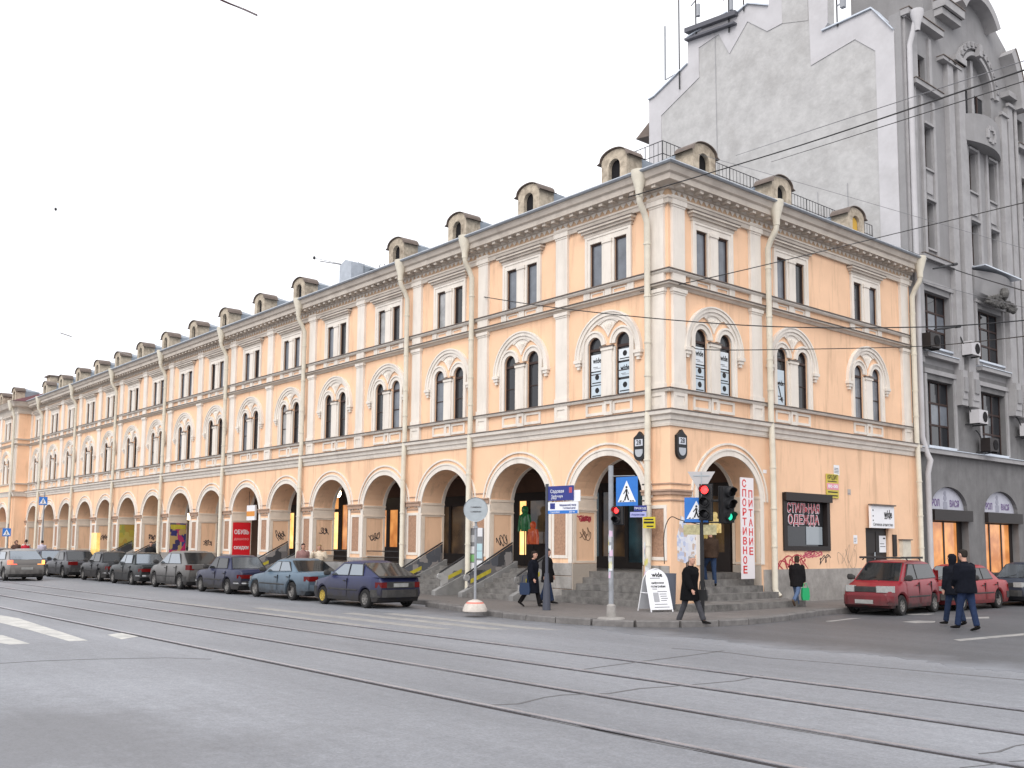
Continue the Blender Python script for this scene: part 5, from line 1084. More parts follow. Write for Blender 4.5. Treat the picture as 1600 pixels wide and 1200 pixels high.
# vehicle signals with crossing sign and a give-way sign seen from behind
p = G(1098, 966, PZ)
t = thing('traffic_light_post', 'black traffic light post with red and green heads and a triangular sign seen from behind', 'traffic light', (p.x, p.y, PZ), R_(42))
obj('post', MB().tube([(0, 0, 0), (0, 0, 3.62)], .05, 12).mesh('post', M_head, True), t)
tr = [(-.34, 3.62), (.34, 3.62), (0, 3.04)]
obj('triangle_back', MB().plate(tr, [], -.07, -.055).mesh('triangle_back', mat('pale_sign_back', (.42, .40, .40), .5)), t)
obj('mount_bar', MB().box(-.012, .012, -.082, -.071, 3.0, 3.6).box(-.2, .2, -.08, -.071, 3.5, 3.53).mesh('mount_bar', M_back), t)
signal(t, .10, 2.86, 3, (M_sigred, None, None), R_(-12), .30); signal(t, .62, 2.80, 3, (None, None, M_siggrn), R_(24), .30)
crossing_sign(t, -.42, 2.36, .58, -.02)
obj('cross_bar', MB().tube([(-.45, 0, 2.36), (.75, 0, 2.36)], .02, 6).tube([(.1, .1, 2.9), (.62, .1, 2.9)], .03, 6).mesh('cross_bar', M_head), t)
[obj('name_plate', mbx(a_, b_, -.03, -.015, 2.05, 2.30).mesh('name_plate', mat('dull_plate', (.42, .38, .22), .5, var=.4, scale=14)), t) for a_, b_ in ((-.45, -.05), (.02, .36))]
obj('cable', MB().tube(catmull([(-.05, 0, 2.3), (-.5, .35, 2.42), (-.75, .75, 2.5), (-.9, 1.1, 2.1), (-.9, 1.15, 1.3)], 5), .012, 5).mesh('cable', M_head), t)
# small blue and yellow name plates on the corner drainpipe
t = thing('pipe_name_plates', 'two small blue street name plates beside the corner drainpipe', 'sign', (-.60, -.62, 2.74), R_(20)); t.scale = (.68, 1, .62)
obj('plate', mbx(-.28, .30, -.012, 0, .28, .55).mesh('plate', M_navy), t); obj('plate', mbx(-.46, .28, -.012, 0, .0, .25).mesh('plate', mat('lilac_plate', (.35, .36, .62), .5)), t); obj('lettering', text_mesh('ПРОЕЗД', .13, M_swhite, .01), t, (0, -.016, .41)); obj('lettering', text_mesh('Апраксин', .13, M_navy, .01), t, (-.1, -.016, .12)); [obj('bracket', MB().tube([(0, .02, z_), (0, .34, z_)], .015, 5).mesh('bracket', M_iron), t) for z_ in (.1, .5)]
t = thing('yellow_notice', 'small yellow notice on the corner drainpipe under the blue plates', 'notice', (-.33, -.55, 2.42), R_(25)); t.scale = (.68, 1, .78)
obj('sheet', mbx(-.26, .28, -.01, 0, 0, .42).mesh('sheet', mat('notice_yellow', (.55, .45, .03), .5)), t); obj('print', MB().box(-.2, .2, -.014, -.01, .30, .35).box(-.22, .22, -.014, -.01, .18, .25).box(-.1, .2, -.014, -.01, .05, .10).mesh('print', M_black), t, kind='stuff')
for i in range(10):
    a = R_(rnd.uniform(220, 340)); r = .112; z = .75+i*.12; V = []
    for k in range(5): th = a+(k-2)*.3; V += [(r*math.cos(th), r*math.sin(th), z), (r*math.cos(th), r*math.sin(th), z+.16+.06*rnd.random())]
    obj('sticker', MB().add(V, [(2*k, 2*k+2, 2*k+3, 2*k+1) for k in range(4)]).mesh('sticker', st_c[(i*5+2) % 6]), YB, (X0-.22, -PR-.2, 0))
# A-board on the pavement
p = G(1024, 955, PZ)
t = thing('pavement_a_board', 'white round-topped A-board with printed price list on the pavement', 'sign', (p.x, p.y, PZ), R_(74))
ab = [(-.33, .06), (.33, .06), (.33, .85)]+[(.33*math.cos(a), .85+.33*math.sin(a)) for a in [R_(x) for x in range(15, 180, 15)]]+[(-.33, .85)]
def leaning(me, ang, y):
    o = obj(me.name.split('.')[0], me, t, (0, y, 0)); o.rotation_euler = (ang, 0, 0); return o
f1 = leaning(MB().plate(ab, [], -.012, .012).mesh('front_panel', M_white), R_(-17), -.34); f2 = leaning(MB().plate(ab, [], -.012, .012).mesh('rear_panel', mat('grey_panel', (.50, .51, .54), .5)), R_(17), .34)
for par in (f1, f2):
    fr_ = [(-.34, .0, 0.)]+[(-.34, 0, .85)]+[(-.34*math.cos(a), 0, .85+.34*math.sin(a)) for a in [R_(x) for x in range(15, 180, 15)]]+[(.34, 0, .85), (.34, 0, 0)]
    obj('tube_frame', MB().tube(fr_, .018, 6).mesh('tube_frame', M_white, True), par)
obj('lettering', text_mesh('wide', .17, M_black, .03, .34), f1, (.02, -.016, 1.02))
obj('lettering', text_mesh('цифровая', .08, M_black, .01, .40), f1, (.0, -.016, .80)); obj('lettering', text_mesh('полиграфия', .09, M_black, .01, .46), f1, (.0, -.016, .70))
for i, (x0, x1, z) in enumerate([(-.22, .1, .92), (-.2, -.05, .62), (-.05, .25, .55), (0, .22, .48), (.02, .22, .42), (.03, .24, .36), (.02, .2, .30), (-.2, .2, .20), (-.22, .25, .12)]): obj('print_line', mbx(x0, x1, -.016, -.012, z, z+.018).mesh('print_line', mat('grey_print', (.18, .18, .2), .7)), f1)
obj('print_block', mbx(-.2, -.03, -.016, -.012, .27, .53).mesh('print_block', mat('pale_grey_print', (.38, .38, .40), .7)), f1)
obj('stay', MB().tube([(-.34, -.2, .5), (-.34, .2, .5)], .014, 5).mesh('stay', M_white), t)
# litter bin behind the A-board
t = thing('litter_bin', 'small dark grey litter bin behind the A-board', 'bin', (.35, -.48, PZ))
obj('drum', MB().lathe([(.0, .02), (.17, .02), (.2, .95), (.21, 1.0), (.19, 1.0), (.18, .6), (0, .5)], 14).mesh('drum', mat('bin_grey', (.11, .12, .15), .5), True), t); obj('foot', MB().lathe([(0, 0), (.14, 0), (.14, .02), (0, .02)], 12).mesh('foot', M_iron), t)
# sandwich sign far down the arcade
p = on(149, 850, 1, -2.4); p.z = PZ; t = thing('lit_yellow_sign', 'glowing yellow sign standing by the far parked cars', 'sign', p)
obj('lamp_box', mbx(-.5, .5, -.1, .1, .9, 2.3).mesh('lamp_box', emit('yellow_lightbox', (1., .62, .18), .8, .4, 3)), t); [obj('leg', MB().tube([(q, 0, 0), (q, 0, .9)], .03, 6).mesh('leg', M_iron), t) for q in (-.3, .3)]
for u, v, y, lab in ((62, 783, -1.75, 'blue crossing sign by the end pavilion drainpipe'), (5, 832, -3.0, 'lower blue crossing sign in front of the pavilion arch')):
    q = on(u, v, 1, y); t = thing('far_crossing_sign', lab, 'sign', (q.x, y, PZ), R_(70)); obj('post', MB().tube([(.3, .02, 0), (.3, .02, q.z+.5)], .045, 8).mesh('post', M_post), t); crossing_sign(t, -.05, q.z-PZ-.28, .56)
# ------------------------------------------------------------------ overhead wires, span lamp and tram fittings
M_wire = mat('black_wire', (.02, .02, .022), .6); M_wire2 = mat('grey_wire', (.16, .16, .17), .6)
def wire(label, pts, r, m=M_wire, sag=0.):
    P = catmull([tuple(q) for q in pts], 8)
    if sag: n = len(P)-1; P = [(a, b, c-sag*4*(i/n)*(1-i/n)) for i, (a, b, c) in enumerate(P)]
    c = P[0]; return obj('overhead_wire', MB().tube([(a-c[0], b-c[1], d-c[2]) for a, b, d in P], r, 6).mesh('overhead_wire', m), None, c, 0, label, 'wire')
A0 = Vector((-.9, -.74, 12.35))
wire('thick black wire rising from the corner cornice to the right', [A0, far(1160, 255, 28.5), far(1300, 211, 25.5), far(1640, 96, 20)], .017)
wire('thin grey wire just above the thick black wire', [on(1150, 243, 1, 14.2), far(1300, 193, 30), far(1640, 82, 22)], .010, M_wire2)
wire('thin wire just below the thick black wire fixed to the gable', [on(1205, 253, 1, 14.3), far(1300, 223, 30), far(1640, 114, 21)], .010)
wire('long span wire sagging across both fronts below the top storey', [far(600, 433, 46), far(690, 452, 41), far(870, 481, 31), far(1160, 508, 27), far(1440, 511, 26), far(1640, 497, 25)], .014)
wire('wire stretched from the corner bracket along the side street', [Vector((.16, .85, 7.85)), on(1140, 547, 0, .9), on(1440, 541, 0, 1.6), far(1640, 521, 27)], .014)
wire('wire sloping up across the side street top storey', [on(1000, 456, 1, -.3), on(1140, 427, 0, 1.0), on(1440, 355, 0, 2.4), far(1640, 307, 28)], .014)
wire('wire falling from the last drainpipe towards the right', [on(1420, 392, 0, .7), on(1500, 424, 0, 1.0), far(1640, 466, 30)], .018)
wire('faint wire between the crossing wires over the grey front', [on(1425, 435, 0, .3), on(1530, 463, 0, 1.0), far(1640, 490, 30)], .010, M_wire2)
wire('faint pale wire high over the side street', [far(1060, 232, 33), far(1300, 300, 33), far(1640, 400, 30)], .007, M_wire2)
t = thing('wire_insulator', 'dark rod insulator on the wire before the grey front', 'insulator', on(1458, 420, 0, 1.0)); q = on(1492, 413, 0, 1.0)-on(1458, 420, 0, 1.0); obj('rod', MB().tube([(0, 0, 0), q*.5, q], [.03, .05, .03], 8).mesh('rod', M_wire), t); obj('cap', MB().tube([q*.9, q*1.08], .06, 8).mesh('cap', M_iron), t)
t = thing('wire_insulator', 'dark rod insulator on the lower wire by the tall grey window', 'insulator', on(1460, 515, 0, 1.4)); q = on(1497, 510, 0, 1.4)-on(1460, 515, 0, 1.4); obj('rod', MB().tube([(0, 0, 0), q*.5, q], [.03, .05, .03], 8).mesh('rod', M_wire), t); obj('cap', MB().tube([q*.9, q*1.08], .06, 8).mesh('cap', M_iron), t)
# suspended street lamp with its span wires
P0 = far(490, 403, 52); P1 = far(597, 434, 45); P2 = far(660, 437, 42); P3 = far(740, 472, 38)
wire('span wire carrying the suspended street lamp', [P0, far(560, 418, 48), P2, P3], .012)
wire('feeder wire from the lamp along the cornice', [far(500, 408, 51), far(575, 420, 46), far(620, 425, 44), far(668, 442, 41)], .02)
t = thing('suspended_street_lamp', 'grey box street lamp hanging on span wires before the cornice', 'street lamp', P1, R_(35))
obj('housing', MB().plate([(-.45, 0), (.45, 0), (.36, .28), (-.36, .28)], [], -.22, .22).mesh('housing', M_back), t); obj('diffuser', mbx(-.42, .42, -.2, .2, -.07, -.001).mesh('diffuser', mat('dull_diffuser', (.35, .35, .37), .3)), t); obj('hanger', MB().tube([(-.2, 0, .28), (-.1, 0, .62)], .02, 5).tube([(.2, 0, .28), (.1, 0, .62)], .02, 5).mesh('hanger', M_iron), t)
for (u, v, d, lab) in ((491, 403, 52, 'small black clamp at the sky end of the lamp span wire'), (664, 437, 41.5, 'black clamp on the span wire right of the lamp'), (681, 441, 40.5, 'black drop insulator at the right end of the lamp wires'), (611, 424, 44, 'black clamp on the feeder wire above the lamp'), (87, 327, 60, 'small dark wire fitting alone in the white sky')):
    t = thing('wire_clamp', lab, 'clamp', far(u, v, d)); obj('shell', MB().lathe([(0, -.09), (.055, -.06), (.07, .02), (.045, .08), (0, .1)], 8).mesh('shell', M_wire, True), t); obj('bolt', MB().tube([(-.12, 0, 0), (.12, 0, 0)], .018, 6).mesh('bolt', M_iron), t)
M_pale = mat('pale_distant_wire', (.45, .45, .46), .6)
wire('hair thin pale wire from the sky fitting down to the far roofs', [far(-160, -220, 40), far(322, -12, 30), far(402, 24, 30), far(640, 120, 34), far(900, 225, 36)], .005, M_pale)
wire('hair thin pale wire through the dark fittings above the long roof', [far(-120, 288, 66), far(87, 327, 60), far(300, 367, 56), far(491, 403, 52)], .006, M_pale)
wire('hair thin pale wire ending at the far cornice', [far(-80, 468, 66), far(94, 520, 62), far(112, 526, 62), far(205, 556, 60)], .006, M_pale)
wire('short dark tram wire fitting high in the white sky', [far(322, -12, 30), far(350, 2, 30), far(375, 12, 30), far(402, 24, 30)], .028, mat('rusty_fitting', (.06, .02, .025), .7))
wire('short faint wire end low in the white sky', [far(94, 520, 62), far(112, 526, 62)], .03, M_wire2)
# ------------------------------------------------------------------ cars
M_tyre = mat('tyre_rubber', (.018, .017, .017), .85, var=.3, scale=20)
M_rim = mat('dirty_wheel_rim', (.20, .19, .18), .5, metal=.4, var=.3, scale=15)
M_rimy = mat('yellow_painted_rim', (.42, .30, .06), .6, var=.2, scale=10)
M_cglass = mat('car_glass', (.012, .014, .016), .05, spec=.6)
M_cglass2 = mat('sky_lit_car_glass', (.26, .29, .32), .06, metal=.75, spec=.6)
M_plast = mat('black_bumper_plastic', (.035, .034, .034), .65, var=.2, scale=8, dirt=(.10, .09, .08), dscale=3, damt=.5)
M_chrome = mat('dull_chrome', (.5, .5, .5), .3, metal=.9)
M_tail = emit('tail_lamp_red', (.30, .015, .015), .12); M_brake = emit('brake_lamp_lit', (1., .10, .05), 2.6); M_amber = emit('amber_lamp_lit', (1., .35, .08), 2.4)
M_headl = mat('headlamp_glass', (.34, .34, .33), .15, spec=.7, var=.2, scale=20); M_plate_ = mat('number_plate', (.30, .30, .29), .5, var=.25, scale=9)
def lerp(keys, x):
    if x <= keys[0][0]: return keys[0][1]
    for (a, b), (c, d) in zip(keys, keys[1:]):
        if x <= c:
            t = (x-a)/(c-a); return b+(d-b)*t
    return keys[-1][1]
_carmesh = {}
def car(label, spec, loc, heading, group='cars parked along the kerb', cat='car'):
    """x forward, y left. spec: L W H, key curves measured from the nose (0) to the tail (L)"""
    L, Wd, H = spec['L'], spec['W'], spec['H']; hw = Wd/2; X = lambda s: L/2-s
    body_m = paint(spec['paint'][0], spec['paint'][1], spec.get('dirt', .5)); wr = spec.get('wr', .29)
    fa, ra = spec['fa'], spec['ra']          # axle stations from the nose
    top = spec['top']; sill = spec.get('sill', .20)
    plan = [(0, hw*.80), (.12, hw*.88), (.5, hw*.965), (1.1, hw), (L-1.0, hw), (L-.4, hw*.97), (L-.1, hw*.91), (L, hw*.86)]
    st = sorted(set([round(i*L/46, 3) for i in range(47)]+[round(a+d*wr*1.22, 3) for a in (fa, ra) for d in (-1, -.92, -.75, -.5, -.25, 0, .25, .5, .75, .92, 1)]))
    V = []; F = []; M_ = 10; AR = wr*1.2
    sec = {}
    for s in st:
        w = lerp(plan, s); zt = lerp(top, s); zb = sill+ (.14 if s < .12 or s > L-.12 else 0)
        za = zb
        for a in (fa, ra):
            if abs(s-a) < AR: za = max(za, wr+math.sqrt(max(0, AR*AR-(s-a)**2))*.98)
        za = min(za, zt-.22); zm = max(za+.05, .5*zt+.06)
        pts = [(0, zb), (w-.24, zb), (w-.24, za), (w-.025, za), (w, min(zm, za+.10)), (w+.0, zm), (w-.03, zt-.10), (w-.075, zt-.02), (w-.16, zt), (0, zt+.025)]
        sec[s] = pts; V += [(X(s), y, z) for y, z in pts]+[(X(s), -y, z) for y, z in pts]
    n = len(st)
    for i in range(n-1):
        a = i*2*M_; b = a+2*M_
        for k in range(M_-1): F += [(a+k, b+k, b+k+1, a+k+1), (a+M_+k, a+M_+k+1, b+M_+k+1, b+M_+k)]
    for a in (0, (n-1)*2*M_): F.append(tuple(range(a, a+M_))+tuple(range(a+2*M_-1, a+M_-1, -1)))
    t = thing('parked_car' if 'parked' in label else 'car', label, cat, loc, heading, group)
    body = obj('body', MB().add(V, F).mesh('body', body_m, True, 32), t)
    # greenhouse
    a, b, c, d = spec['gh']                  # windscreen base, windscreen top, rear-glass top, rear-glass base (from nose)
    zb = {q: lerp(top, q)-.01 for q in (a, d)}; wb = hw-.085; wt = hw-.235; mid = (b+c)/2
    base = lambda s: Vector((X(s), wb, zb[a]+(zb[d]-zb[a])*(s-a)/(d-a)))
    P = [(a, zb[a], wb*.97, 0), (b, H-.045, wt, 1), ((b+mid)/2, H-.01, wt+.01, 1), (mid, H, wt+.015, 1), ((c+mid)/2, H-.008, wt+.01, 1), (c, H-.05, wt-.01, 1), (d, zb[d], wb*.95, 0)]
    V = []; F = []
    for s, z, w, r in P: V += [(X(s), w, z-.035*r), (X(s), w-.10, z), (X(s), 0, z+.012*r), (X(s), -w+.10, z), (X(s), -w, z-.035*r)]
    for i in range(6):
        for k in range(4): F.append((i*5+k, i*5+k+1, i*5+6+k, i*5+5+k))
    nb = len(V); bs = [a]+[P[i][0] for i in range(1, 6)]+[d]
    for q in P: s = max(a, min(d, q[0])); p = base(s); V += [(p.x, p.y, p.z), (p.x, -p.y, p.z)]
    for i in range(6): F += [(i*5, (i+1)*5, nb+2*(i+1), nb+2*i), (i*5+4, nb+2*i+1, nb+2*(i+1)+1, (i+1)*5+4)]
    obj('cabin', MB().add(V, F).mesh('cabin', body_m, True, 28), t)
    def quad_pane(name, c4, m, off=.012):
        c4 = [Vector(p) for p in c4]; nn = (c4[1]-c4[0]).cross(c4[3]-c4[0]).normalized(); cen = sum(c4, Vector())/4
        if nn.dot(cen-Vector((0, 0, .8*H-.3))) < 0: nn = -nn
        cc = [cen+(p-cen)*1.0+(p-cen).normalized()*.028 for p in c4]
        o_ = obj(name, MB().add([p+nn*off for p in c4]+[p-nn*.02 for p in c4], [(0, 1, 2, 3), (7, 6, 5, 4), (0, 1, 5, 4), (1, 2, 6, 5), (2, 3, 7, 6), (3, 0, 4, 7)]).mesh(name, m), t)
        obj('window_seal', MB().add([p+nn*(off-.004) for p in cc]+[p-nn*.02 for p in cc], [(0, 1, 2, 3), (7, 6, 5, 4), (0, 1, 5, 4), (1, 2, 6, 5), (2, 3, 7, 6), (3, 0, 4, 7)]).mesh('window_seal', M_plast), o_); return o_
    def screen(name, s0, z0, w0, s1, z1, w1, m, e=.07):
        lo, hi = Vector((X(s0), 0, z0)), Vector((X(s1), 0, z1)); p, q = lo.lerp(hi, e), lo.lerp(hi, 1-e*.9)
        ww = lambda k: w0+(w1-w0)*k-.075
        return quad_pane(name, [(p.x, ww(e), p.z), (q.x, ww(1-e), q.z), (q.x, -ww(1-e), q.z), (p.x, -ww(e), p.z)], m)
    g1 = spec.get('glass', (M_cglass, M_cglass, M_cglass))
    screen('windscreen', a, zb[a], wb, b, H-.045, wt, g1[0]); screen('rear_window', d, zb[d], wb, c, H-.05, wt, g1[2])
    for sgn in (1, -1):
        for (s0, s1, r0, r1) in spec['side']:   # window base from s0..s1, top from r0..r1
            def pt(s, tt, top_=False):
                bz = base(max(a, min(d, s)))
                return bz
            zl = base(s0).z+.05; zl2 = base(s1).z+.05; zh = H-.12
            yy = lambda z, s: wb+(wt+.015-wb)*(z-base(s).z)/(H-.04-base(s).z)
            q = [(X(s0), yy(zl, s0), zl), (X(s1), yy(zl2, s1), zl2), (X(r1), yy(zh, s1), zh), (X(r0), yy(zh, s0), zh)]
            quad_pane('side_window', [(x, sgn*y, z) for x, y, z in q], g1[1], .022)
    # doors with handles
    for sgn in (1, -1):
        for s0, s1 in spec['doors']:
            ss = [s for s in st if s0 <= s <= s1]; V = []; F = []
            idx = (4, 5, 6, 7)
            for s in ss:
                pts = sec[s]; lo = max(pts[4][1], sill+.10); V += [(X(s), sgn*(pts[4][0]+.006), lo)]+[(X(s), sgn*(pts[k][0]+.006), pts[k][1]) for k in idx[1:]]
            for i in range(len(ss)-1):
                for k in range(3): F.append((i*4+k, i*4+k+1, i*4+5+k, i*4+4+k))
            dr_ = obj('door', MB().add(V, F).mesh('door', body_m, True), t)
            zt = lerp(top, (s0+s1)/2); obj('handle', mbx(X(s1-.08)-.0, X(s1-.22), *sorted((sgn*(hw-.005), sgn*(hw+.02))), zt-.165, zt-.14).mesh('handle', M_plast), dr_)
            obj('door_gap', mbx(X(s1)-.004, X(s1)+.004, *sorted((sgn*(hw-.06), sgn*(hw+.0075))), sill+.12, zt-.08).mesh('door_gap', M_black), dr_)
    for sgn in (1, -1):                      # rubbing strip along the flank
        ss = [s for s in st if fa+AR+.03 <= s <= ra-AR-.03]; zq = .52
        V = []
        for s in ss: w_ = lerp(plan, s); V += [(X(s), sgn*(w_+.004), zq-.022), (X(s), sgn*(w_+.018), zq-.015), (X(s), sgn*(w_+.018), zq+.015), (X(s), sgn*(w_+.004), zq+.022)]
        obj('rubbing_strip', MB().add(V, [(4*i+k_, 4*i+k_+1, 4*i+5+k_, 4*i+4+k_) for i in range(len(ss)-1) for k_ in range(3)]).mesh('rubbing_strip', M_plast), t)
    # bumpers: a wrap-round bar at each end
    zb0, zb1 = spec.get('bump', (.34, .54)); bm_m = spec.get('bumper', M_plast)
    for end in (0, 1):
        f = (lambda s: s) if end == 0 else (lambda s: L-s)
        pl = [(f(.40), lerp(plan, f(.40))+.012), (f(.2), lerp(plan, f(.2))+.03), (f(.03), lerp(plan, f(.03))-.02), (f(-.07), hw*.62), (f(-.10), 0)]
        o_ = [(X(s), y) for s, y in pl]+[(X(s), -y) for s, y in pl[-2::-1]]; i_ = [(X(f(.40)), -hw*.7), (X(f(.40)), hw*.7)]
        obj('front_bumper' if end == 0 else 'rear_bumper', MB().plate(o_+i_, [], zb0, zb1, 'xy').mesh('bumper', bm_m), t)
        if spec.get('chrome'): obj('bumper_strip', MB().plate([(x*(1.003), y*1.006) for x, y in o_]+[(X(f(.3)), -hw*.6), (X(f(.3)), hw*.6)], [], zb1-.09, zb1-.05, 'xy').mesh('bumper_strip', M_chrome), t)
        obj('number_plate', mbx(*sorted((X(f(-.125)), X(f(-.0)))), -.26, .26, spec.get('plz', (zb0+.03, zb0+.14))[0] if end else zb0+.04, (spec.get('plz', (zb0+.03, zb0+.14))[1] if end else zb0+.15)).mesh('number_plate', M_plate_), t) if not (end and 'plz' in spec) else obj('number_plate', mbx(X(L)-.03, X(L)+.01, -.26, .26, *spec['plz']).mesh('number_plate', M_plate_), t)
    # lamps
    hz0, hz1 = spec.get('hl', (.58, .72)); tz0, tz1 = spec.get('tl', (.60, .76)); tw = spec.get('tlw', .34)
    for sgn in (1, -1):
        wq = lerp(plan, .04)
        hp = [(X(-.012), sgn*(wq-.34)), (X(-.012), sgn*(wq-.08)), (X(.28), sgn*(lerp(plan, .28)+.006)), (X(.28), sgn*(lerp(plan, .28)-.2)), (X(.1), sgn*(wq-.34))]
        obj('headlamp', MB().plate(hp, [], hz0, hz1, 'xy').mesh('headlamp', M_headl), t)
        wq = lerp(plan, L-.03)
        tp = [(X(L+.014), sgn*(wq-.03-tw)), (X(L+.014), sgn*(wq-.04)), (X(L-.2), sgn*(lerp(plan, L-.2)+.006)), (X(L-.2), sgn*(lerp(plan, L-.2)-.1)), (X(L-.1), sgn*(wq-.03-tw))]
        obj('tail_lamp', MB().plate(tp, [], tz0, tz1, 'xy').mesh('tail_lamp', spec.get('tail', M_tail) if not (spec.get('tail2') and sgn < 0) else spec['tail2']), t)
        mp = MB().ell([((X(a+.22), sgn*(hw-.05), zb[a]+.10), .05, .05), ((X(a+.20), sgn*(hw+.06), zb[a]+.12), .06, .09), ((X(a+.20), sgn*(hw+.15), zb[a]+.12), .05, .08), ((X(a+.22), sgn*(hw+.18), zb[a]+.12), .02, .03)], (1, 0, 0), 8)
        obj('mirror', mp.mesh('mirror', spec.get('mirror', M_plast), True), t)
    gw = hw*.42; obj('grille', mbx(X(-.008), X(.03), -gw, gw, hz0+.005, hz1-.02).mesh('grille', M_plast), t)
    for k in range(3): obj('grille_bar', mbx(X(-.014), X(.0), -gw, gw, hz0+.02+k*.04, hz0+.035+k*.04).mesh('grille_bar', M_chrome if spec.get('chrome') else M_plast), t)
    wa = [(X(a)+.02-.0, -.45, zb[a]+.03), (X(a)-.10, -.05, zb[a]+.13)]
    for dy in (0, .5): obj('wiper', MB().tube([(wa[0][0], wa[0][1]+dy, wa[0][2]), (wa[1][0]-.02, wa[1][1]+dy, wa[1][2]+.02)], .008, 5).mesh('wiper', M_black), t)
    if spec.get('garnish'): obj('rear_garnish', mbx(X(L)-.022, X(L), -hw*.60, hw*.60, tz0-.01, tz1+.01).mesh('rear_garnish', M_plast), t); obj('spoiler', MB().plate([(X(L)-.10, -hw*.78), (X(L)-.10, hw*.78), (X(L)+.12, hw*.82), (X(L)+.12, -hw*.82)], [], lerp(top, L-.06)-.01, lerp(top, L-.06)+.03, 'xy').mesh('spoiler', M_plast), t)
    if spec.get('hatch') and not spec.get('garnish'):                    # tailgate seam and wiper
        obj('tailgate', mbx(X(L)-.016, X(L)+.0, -hw*.72, hw*.72, tz1+.02, lerp(top, L)-.02).mesh('tailgate', body_m), t)
    # underside and wheels
    obj('underbody', mbx(X(L-.35), X(.35), -hw+.26, hw-.26, .16, sill+.12).mesh('underbody', M_black), t)
    tyre = MB().lathe([(wr*.62, -.09), (wr*.90, -.095), (wr, -.06), (wr, .06), (wr*.90, .095), (wr*.62, .09)], 22, axis='y').mesh('tyre', M_tyre, True)
    rm = MB().lathe([(0, .055), (wr*.16, .075), (wr*.2, .05), (wr*.5, .035), (wr*.56, .07), (wr*.64, .08), (wr*.64, -.08), (0, -.08)], 22, axis='y')
    for k in range(spec.get('spokes', 8)):
        th = 2*math.pi*k/spec.get('spokes', 8); cx, cz = math.cos(th), math.sin(th); e = .022
        rm.add([(cx*wr*.15-cz*e, .06, cz*wr*.15+cx*e), (cx*wr*.55-cz*e, .075, cz*wr*.55+cx*e), (cx*wr*.55+cz*e, .075, cz*wr*.55-cx*e), (cx*wr*.15+cz*e, .06, cz*wr*.15-cx*e)], [(0, 1, 2, 3)])
    rim = rm.mesh('rim', M_rim, True); rimy = None
    for i, (s, sgn) in enumerate([(s, sg) for s in (fa, ra) for sg in (1, -1)]):
        w = obj('wheel', tyre, t, (X(s), sgn*(hw-.115), wr), 0 if sgn > 0 else math.pi)
        if spec.get('yellow_rim') and s == fa:
            rimy = rimy or (lambda q: (q.materials.__setitem__(0, M_rimy), q)[1])(rim.copy())
            obj('rim', rimy, w)
        else: obj('rim', rim, w)
    return t
def hatch(L, W_, H, paint_, **k):
    d = dict(L=L, W=W_, H=H, paint=paint_, fa=.78, ra=L-.72, top=[(0, .66), (.08, .74), (.5, .82), (1.15, .92), (2.0, .95), (L-.5, .97), (L-.06, .93), (L, .80)], gh=(1.05, 1.75, L-1.0, L-.12), side=[(1.30, 2.25, 1.88, 2.22), (2.32, L-.75, 2.29, L-1.15)], doors=[(1.12, 2.28)], hatch=True); d.update(k); return d
def sedan(L, W_, H, paint_, **k):
    d = dict(L=L, W=W_, H=H, paint=paint_, fa=.74, ra=L-.98, top=[(0, .66), (.06, .76), (.4, .83), (1.3, .90), (2.2, .92), (L-1.0, .93), (L-.1, .90), (L, .80)], gh=(1.22, 1.85, L-1.35, L-.78), side=[(1.48, 2.22, 1.98, 2.2), (2.3, L-1.25, 2.27, L-1.48)], doors=[(1.25, 2.26), (2.3, 3.15)]); d.update(k); return d
PI_ = math.pi; YC = -5.15
def carx(u, y=-6.0): return on(u, 900, 1, y).x
# nearest: dark blue hatchback, rear towards us
Ls = 4.0
c = car('parked dark blue hatchback with one yellow wheel next to the crossing', hatch(Ls, 1.65, 1.40, ('blue_paint_hatch', (.016, .021, .075)), dirt=.6, garnish=True, yellow_rim=True, wr=.28, tl=(.62, .78), tlw=.34, plz=(.64, .75), gh=(1.0, 1.72, Ls-1.25, Ls-.10), side=[(1.28, 2.22, 1.86, 2.2), (2.32, 3.05, 2.3, 2.92)], doors=[(1.1, 2.28)], glass=(M_cglass2, M_cglass2, M_cglass), bump=(.34, .56)), (-8.0, YC-.1, 0), PI_)
# pale grey-blue saloon
c = car('parked metallic grey-blue saloon behind the dark blue hatchback', sedan(4.43, 1.70, 1.39, ('greyblue_paint', (.10, .15, .20)), dirt=.45, wr=.31, spokes=5, top=[(0, .60), (.08, .70), (.6, .82), (1.4, .90), (2.4, .92), (3.5, .95), (4.3, .95), (4.43, .84)], gh=(1.30, 2.05, 3.02, 3.72), side=[(1.62, 2.45, 2.2, 2.43), (2.52, 3.30, 2.5, 2.98)], doors=[(1.35, 2.48), (2.52, 3.35)], glass=(M_cglass2, M_cglass2, M_cglass), tl=(.66, .82), bumper=paint('greyblue_paint', (.10, .15, .20))), (-12.75, YC+.05, 0), PI_)
